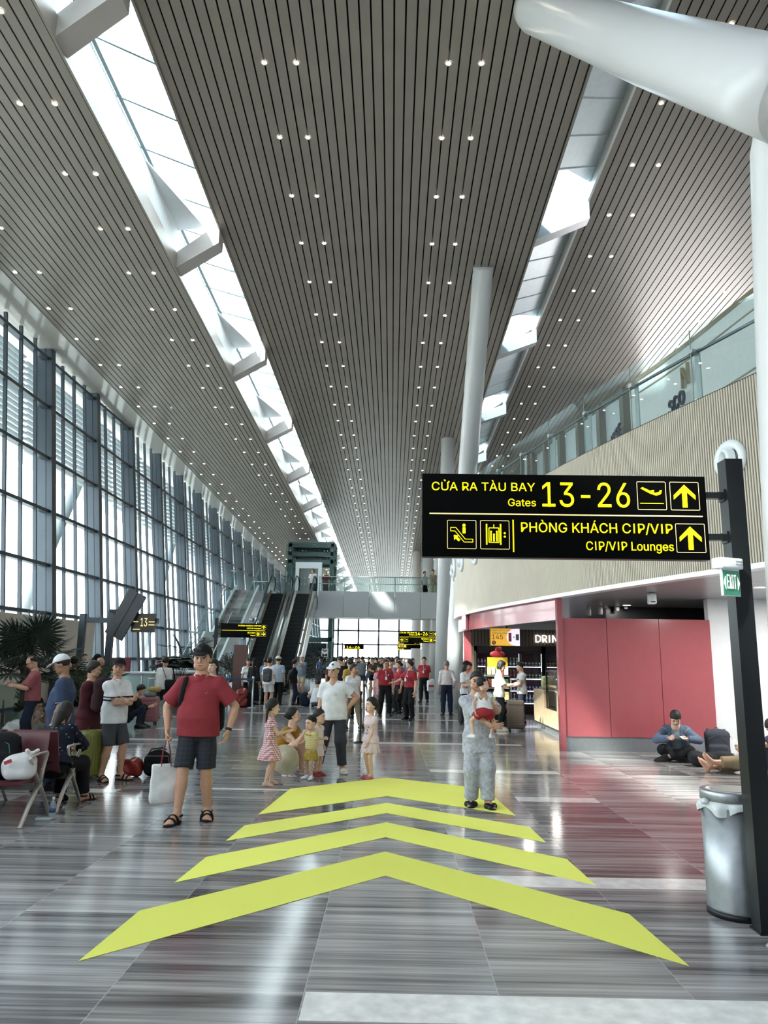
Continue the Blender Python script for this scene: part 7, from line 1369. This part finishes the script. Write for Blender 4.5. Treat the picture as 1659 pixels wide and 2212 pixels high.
# ================================================================ PLANTS
M_palm=mat('palm_leaf','#2c3a31',.5,noise=.15,scale=6); M_areca=mat('areca_leaf','#4c5a40',.5,noise=.15,scale=6); M_trunk=mat('palm_trunk','#4a4038',.85,noise=.2,scale=14,bump=.5); M_leafd=mat('dark_leaf','#24322a',.45,noise=.15,scale=8); M_pot=mat('grey_planter','#8d9192',.5,noise=.04)
def pot(t,r=.3,h=.45,m=None): MB().lathe([(r*.8,0),(r,h),(r*.93,h),(r*.9,h-.04),(.001,h-.05)],n=24).build('planter',m or M_pot,t)
def fan_palm(loc,label,n=22,R_=.72,h=1.35,rs=3,planter=True):
    t=thing('fan_palm',label,'plant',loc); r=random.Random(rs)
    if planter: pot(t,.34,.5)
    mb=MB(); mb.path([(0,0,.3),(.02,0,.8),(.0,.01,h)],[.13,.115,.14],12); 
    for k in range(70): a=r.uniform(0,2*PI); z=r.uniform(.45,h); mb.path([(.12*math.cos(a),.12*math.sin(a),z),(.17*math.cos(a),.17*math.sin(a),z+.05),(.19*math.cos(a),.19*math.sin(a),z-.02)],[.018,.012,.003],4)
    mb.build('trunk',M_trunk,t); st_=MB()
    for k in range(n):
        a=k*2.399+r.uniform(-.2,.2); el=r.uniform(.05,1.25) if k>4 else r.uniform(-.25,.2); L=r.uniform(.5,.8); d=np.array([math.cos(a)*math.cos(el),math.sin(a)*math.cos(el),math.sin(el)]); o=np.array([0,0,h]); e=o+d*L
        st_.path([o,o+d*L*.5+np.array([0,0,.04]),e],[.013,.010,.008],5)
        u=nrm(np.cross(d,[0,0,1])); v=np.cross(u,d); lf=MB(); m=26
        for j in range(m):
            an=(j/(m-1)-.5)*math.radians(300); dr=nrm(d*math.cos(an)+u*math.sin(an)+v*-.18*(1-math.cos(an))); l=R_*(.62+.3*math.cos(an*.5))*r.uniform(.93,1.05); tipp=e+dr*l+np.array([0,0,-.12*l*l]); side=nrm(np.cross(dr,v))*.030*R_/.7; md=e+dr*l*.55
            lf.add([e,md+side,tipp,md-side,md+v*.012],[(0,1,4),(1,2,4),(2,3,4),(3,0,4)],0)
        lf.build('leaf',M_palm,t,fix=False)
    st_.build('leaf_stalks',M_palm,t)
    return t
def feather_palm(loc,label,n=13,L=1.3,h=.7,m=None,rs=5,pm=None):
    t=thing('feathery_palm',label,'plant',loc); pot(t,.32,.55,pm); r=random.Random(rs)
    for k in range(n):
        a=k*2.399; el=r.uniform(.75,1.35); lf=MB(); P=[]
        for q in range(11):
            s=q/10; rr=L*r.uniform(.98,1.02)*s; P.append(np.array([math.cos(a)*rr*math.cos(el)*(1+.25*s),math.sin(a)*rr*math.cos(el)*(1+.25*s),h+rr*math.sin(el)-.55*s**2.2*L*.5]))
        lf.path(P,[.011*(1-.08*q) for q in range(11)],4)
        for q in range(2,11):
            d=nrm(P[q]-P[q-1]); u=nrm(np.cross(d,[0,0,1]))
            for s_ in(-1,1):
                for hf in(0,.5):
                    b=P[q]+(P[q-1]-P[q])*hf; l=.34*L*math.sin(PI*(.18+.72*(q-hf)/10.5)); dd=nrm(u*s_*.85+d*.55+np.array([0,0,.12])); tp=b+dd*l+np.array([0,0,-.10*l]); w_=nrm(np.cross(dd,[0,0,1]))*.020; lf.add([b,b+dd*l*.5+w_,tp,b+dd*l*.5-w_],[(0,1,2,3)],0)
        lf.build('frond',m or M_areca,t,fix=False)
    return t
def broad(loc,label,n=16,R_=.34,h=.95,rs=9):
    t=thing('broadleaf_plant',label,'plant',loc); pot(t,.3,.5,M_pot); r=random.Random(rs); sk=MB()
    for k in range(n):
        a=k*2.399; el=r.uniform(.2,1.2); o=np.array([0,0,.5]); e=np.array([math.cos(a)*.42*math.cos(el),math.sin(a)*.42*math.cos(el),h+.38*math.sin(el)]); sk.path([o,(o+e)/2+np.array([0,0,.12]),e],.008,5)
        d=nrm(np.array([math.cos(a),math.sin(a),-.25+.3*math.sin(el)])); u=nrm(np.cross(d,[0,0,1])); v=np.cross(u,d); lf=MB(); m=18; vs=[e]
        for j in range(m): an=(j/(m-1)-.5)*math.radians(290); l=R_*(1+.05*(j%2)); vs.append(e+(d*math.cos(an)+u*math.sin(an))*l+v*(.03*(j%2)-.05*abs(math.sin(an))))
        lf.add(vs,[(0,j,j+1) for j in range(1,m)],0); lf.build('leaf',M_leafd,t,fix=False)
    sk.build('stems',M_leafd,t); return t
def shrub(loc,label,R_=.6,H_=1.6,n=420,rs=4,box=True):
    t=thing('leafy_shrub',label,'plant',loc); r=random.Random(rs)
    if box: MB().box((0,0,.3),(.62,.62,.6),0,None,.02).build('planter',M_white,t)
    else: pot(t)
    mb=MB()
    for k in range(6): a=k; mb.path([(0,0,.5),(.15*math.cos(a),.15*math.sin(a),.9),(.3*math.cos(a),.3*math.sin(a),H_-.2)],[.03,.02,.01],5)
    mb.build('stems',M_trunk,t); lf=MB()
    for k in range(n):
        a=r.uniform(0,2*PI); z=r.uniform(0,1); rr=R_*math.sin(PI*min(.97,(.12+.85*z)))**.6*r.uniform(.45,1); p=np.array([rr*math.cos(a),rr*math.sin(a),.6+(H_-.6)*z]); d=nrm([math.cos(a)+r.uniform(-.6,.6),math.sin(a)+r.uniform(-.6,.6),r.uniform(-.4,.7)]); u=nrm(np.cross(d,[.1,.2,1])); l=r.uniform(.14,.22); lf.add([p,p+d*l*.5+u*l*.2,p+d*l,p+d*l*.5-u*l*.2],[(0,1,2,3)],0)
    lf.build('foliage',M_leafd,t,fix=False); return t
fan_palm((-7.55,15.6,0),'tall fan palm with a shaggy trunk at the left edge',20,.70,1.42)
feather_palm((-6.55,16.0,0),'feathery palm between the white cap man and the gate frame',13,1.25,.62)
broad((-6.35,22.4,0),'broadleaf plant with round leaves left of the black cap',18,.46,1.28)
shrub((-6.55,31.0,0),'leafy shrub right of the red polo man\'s head',.62,1.75,420,4); shrub((-3.05,31.6,0),'bushy green shrub in a white box by the lift tower',.66,1.95,460,6)
feather_palm((-6.85,32.7,0),'dark feathery palm behind the CIP/VIP sign',12,1.25,.8,M_leafd,8); feather_palm((-7.9,28.6,0),'slender palm by the stair foot at the windows',8,1.5,1.3,M_leafd,12)
br_=thing('brown_kiosk_panel','brown flat panel standing left of the black cap','panel',(-5.75,27.3,0)); MB().b2(0,.5,0,.12,0,2.05).build('panel',mat('panel_brown','#5a3f37',.5,noise=.03),br_); MB().b2(-.05,.55,-.1,.25,0,.04).build('foot',M_blackm,br_)
np_=thing('notice_board','white paper notice with two dark squares on the lift tower','notice',(-4.22,47.2,1.9)); MB().box((0,0,0),(.42,.02,.52)).build('sheet',M_white,np_)
for s_ in(-1,1): MB().box((s_*.1,-.012,-.13),(.13,.006,.13)).build('dark_square',M_blackm,np_)
hk=thing('smoke_detector','small sensor hanging from the left ceiling','sensor',(-7.6,24,zc(24,ZL)-.25)); MB().tube((0,0,0),(0,0,.25),.008,n=6).build('rod',M_alu,hk); MB().lathe([(.05,0),(.05,.06),(.02,.08)],n=12).build('head',M_white2,hk)
# fill lights added under the balcony to brighten wall and kiosk
for k,(x,y) in enumerate(((6.0,12.2),(8.2,12.6),(5.2,16.6),(3.4,19.4),(4.6,21.8))):
    t=thing('soffit_fill_light','round added fill light in the white soffit, number seen from %s'%('the white wall','the far right','above the red partition','above the counter','before the fridges')[k],'ceiling light',(x,y,2.885)); MB().lathe([(.001,0),(.09,0)],n=20).build('diffuser',mat('soffit_glow','#fff6ea',.4,noise=0,emit=4,sample=False),t); MB().lathe([(.09,.0),(.105,-.006),(.11,.003)],n=20,caps=False).build('ring',M_white2,t)
    ld=bpy.data.lights.new('soffit_fill_lamp','AREA'); ld.shape='DISK'; ld.size=.18; ld.energy=(75,75,9,9,9)[k]; ld.color=(1,.96,.9); lo2=bpy.data.objects.new('soffit_fill_lamp',ld); COL.objects.link(lo2); lo2.parent=t; lo2.location=(0,0,-.01)
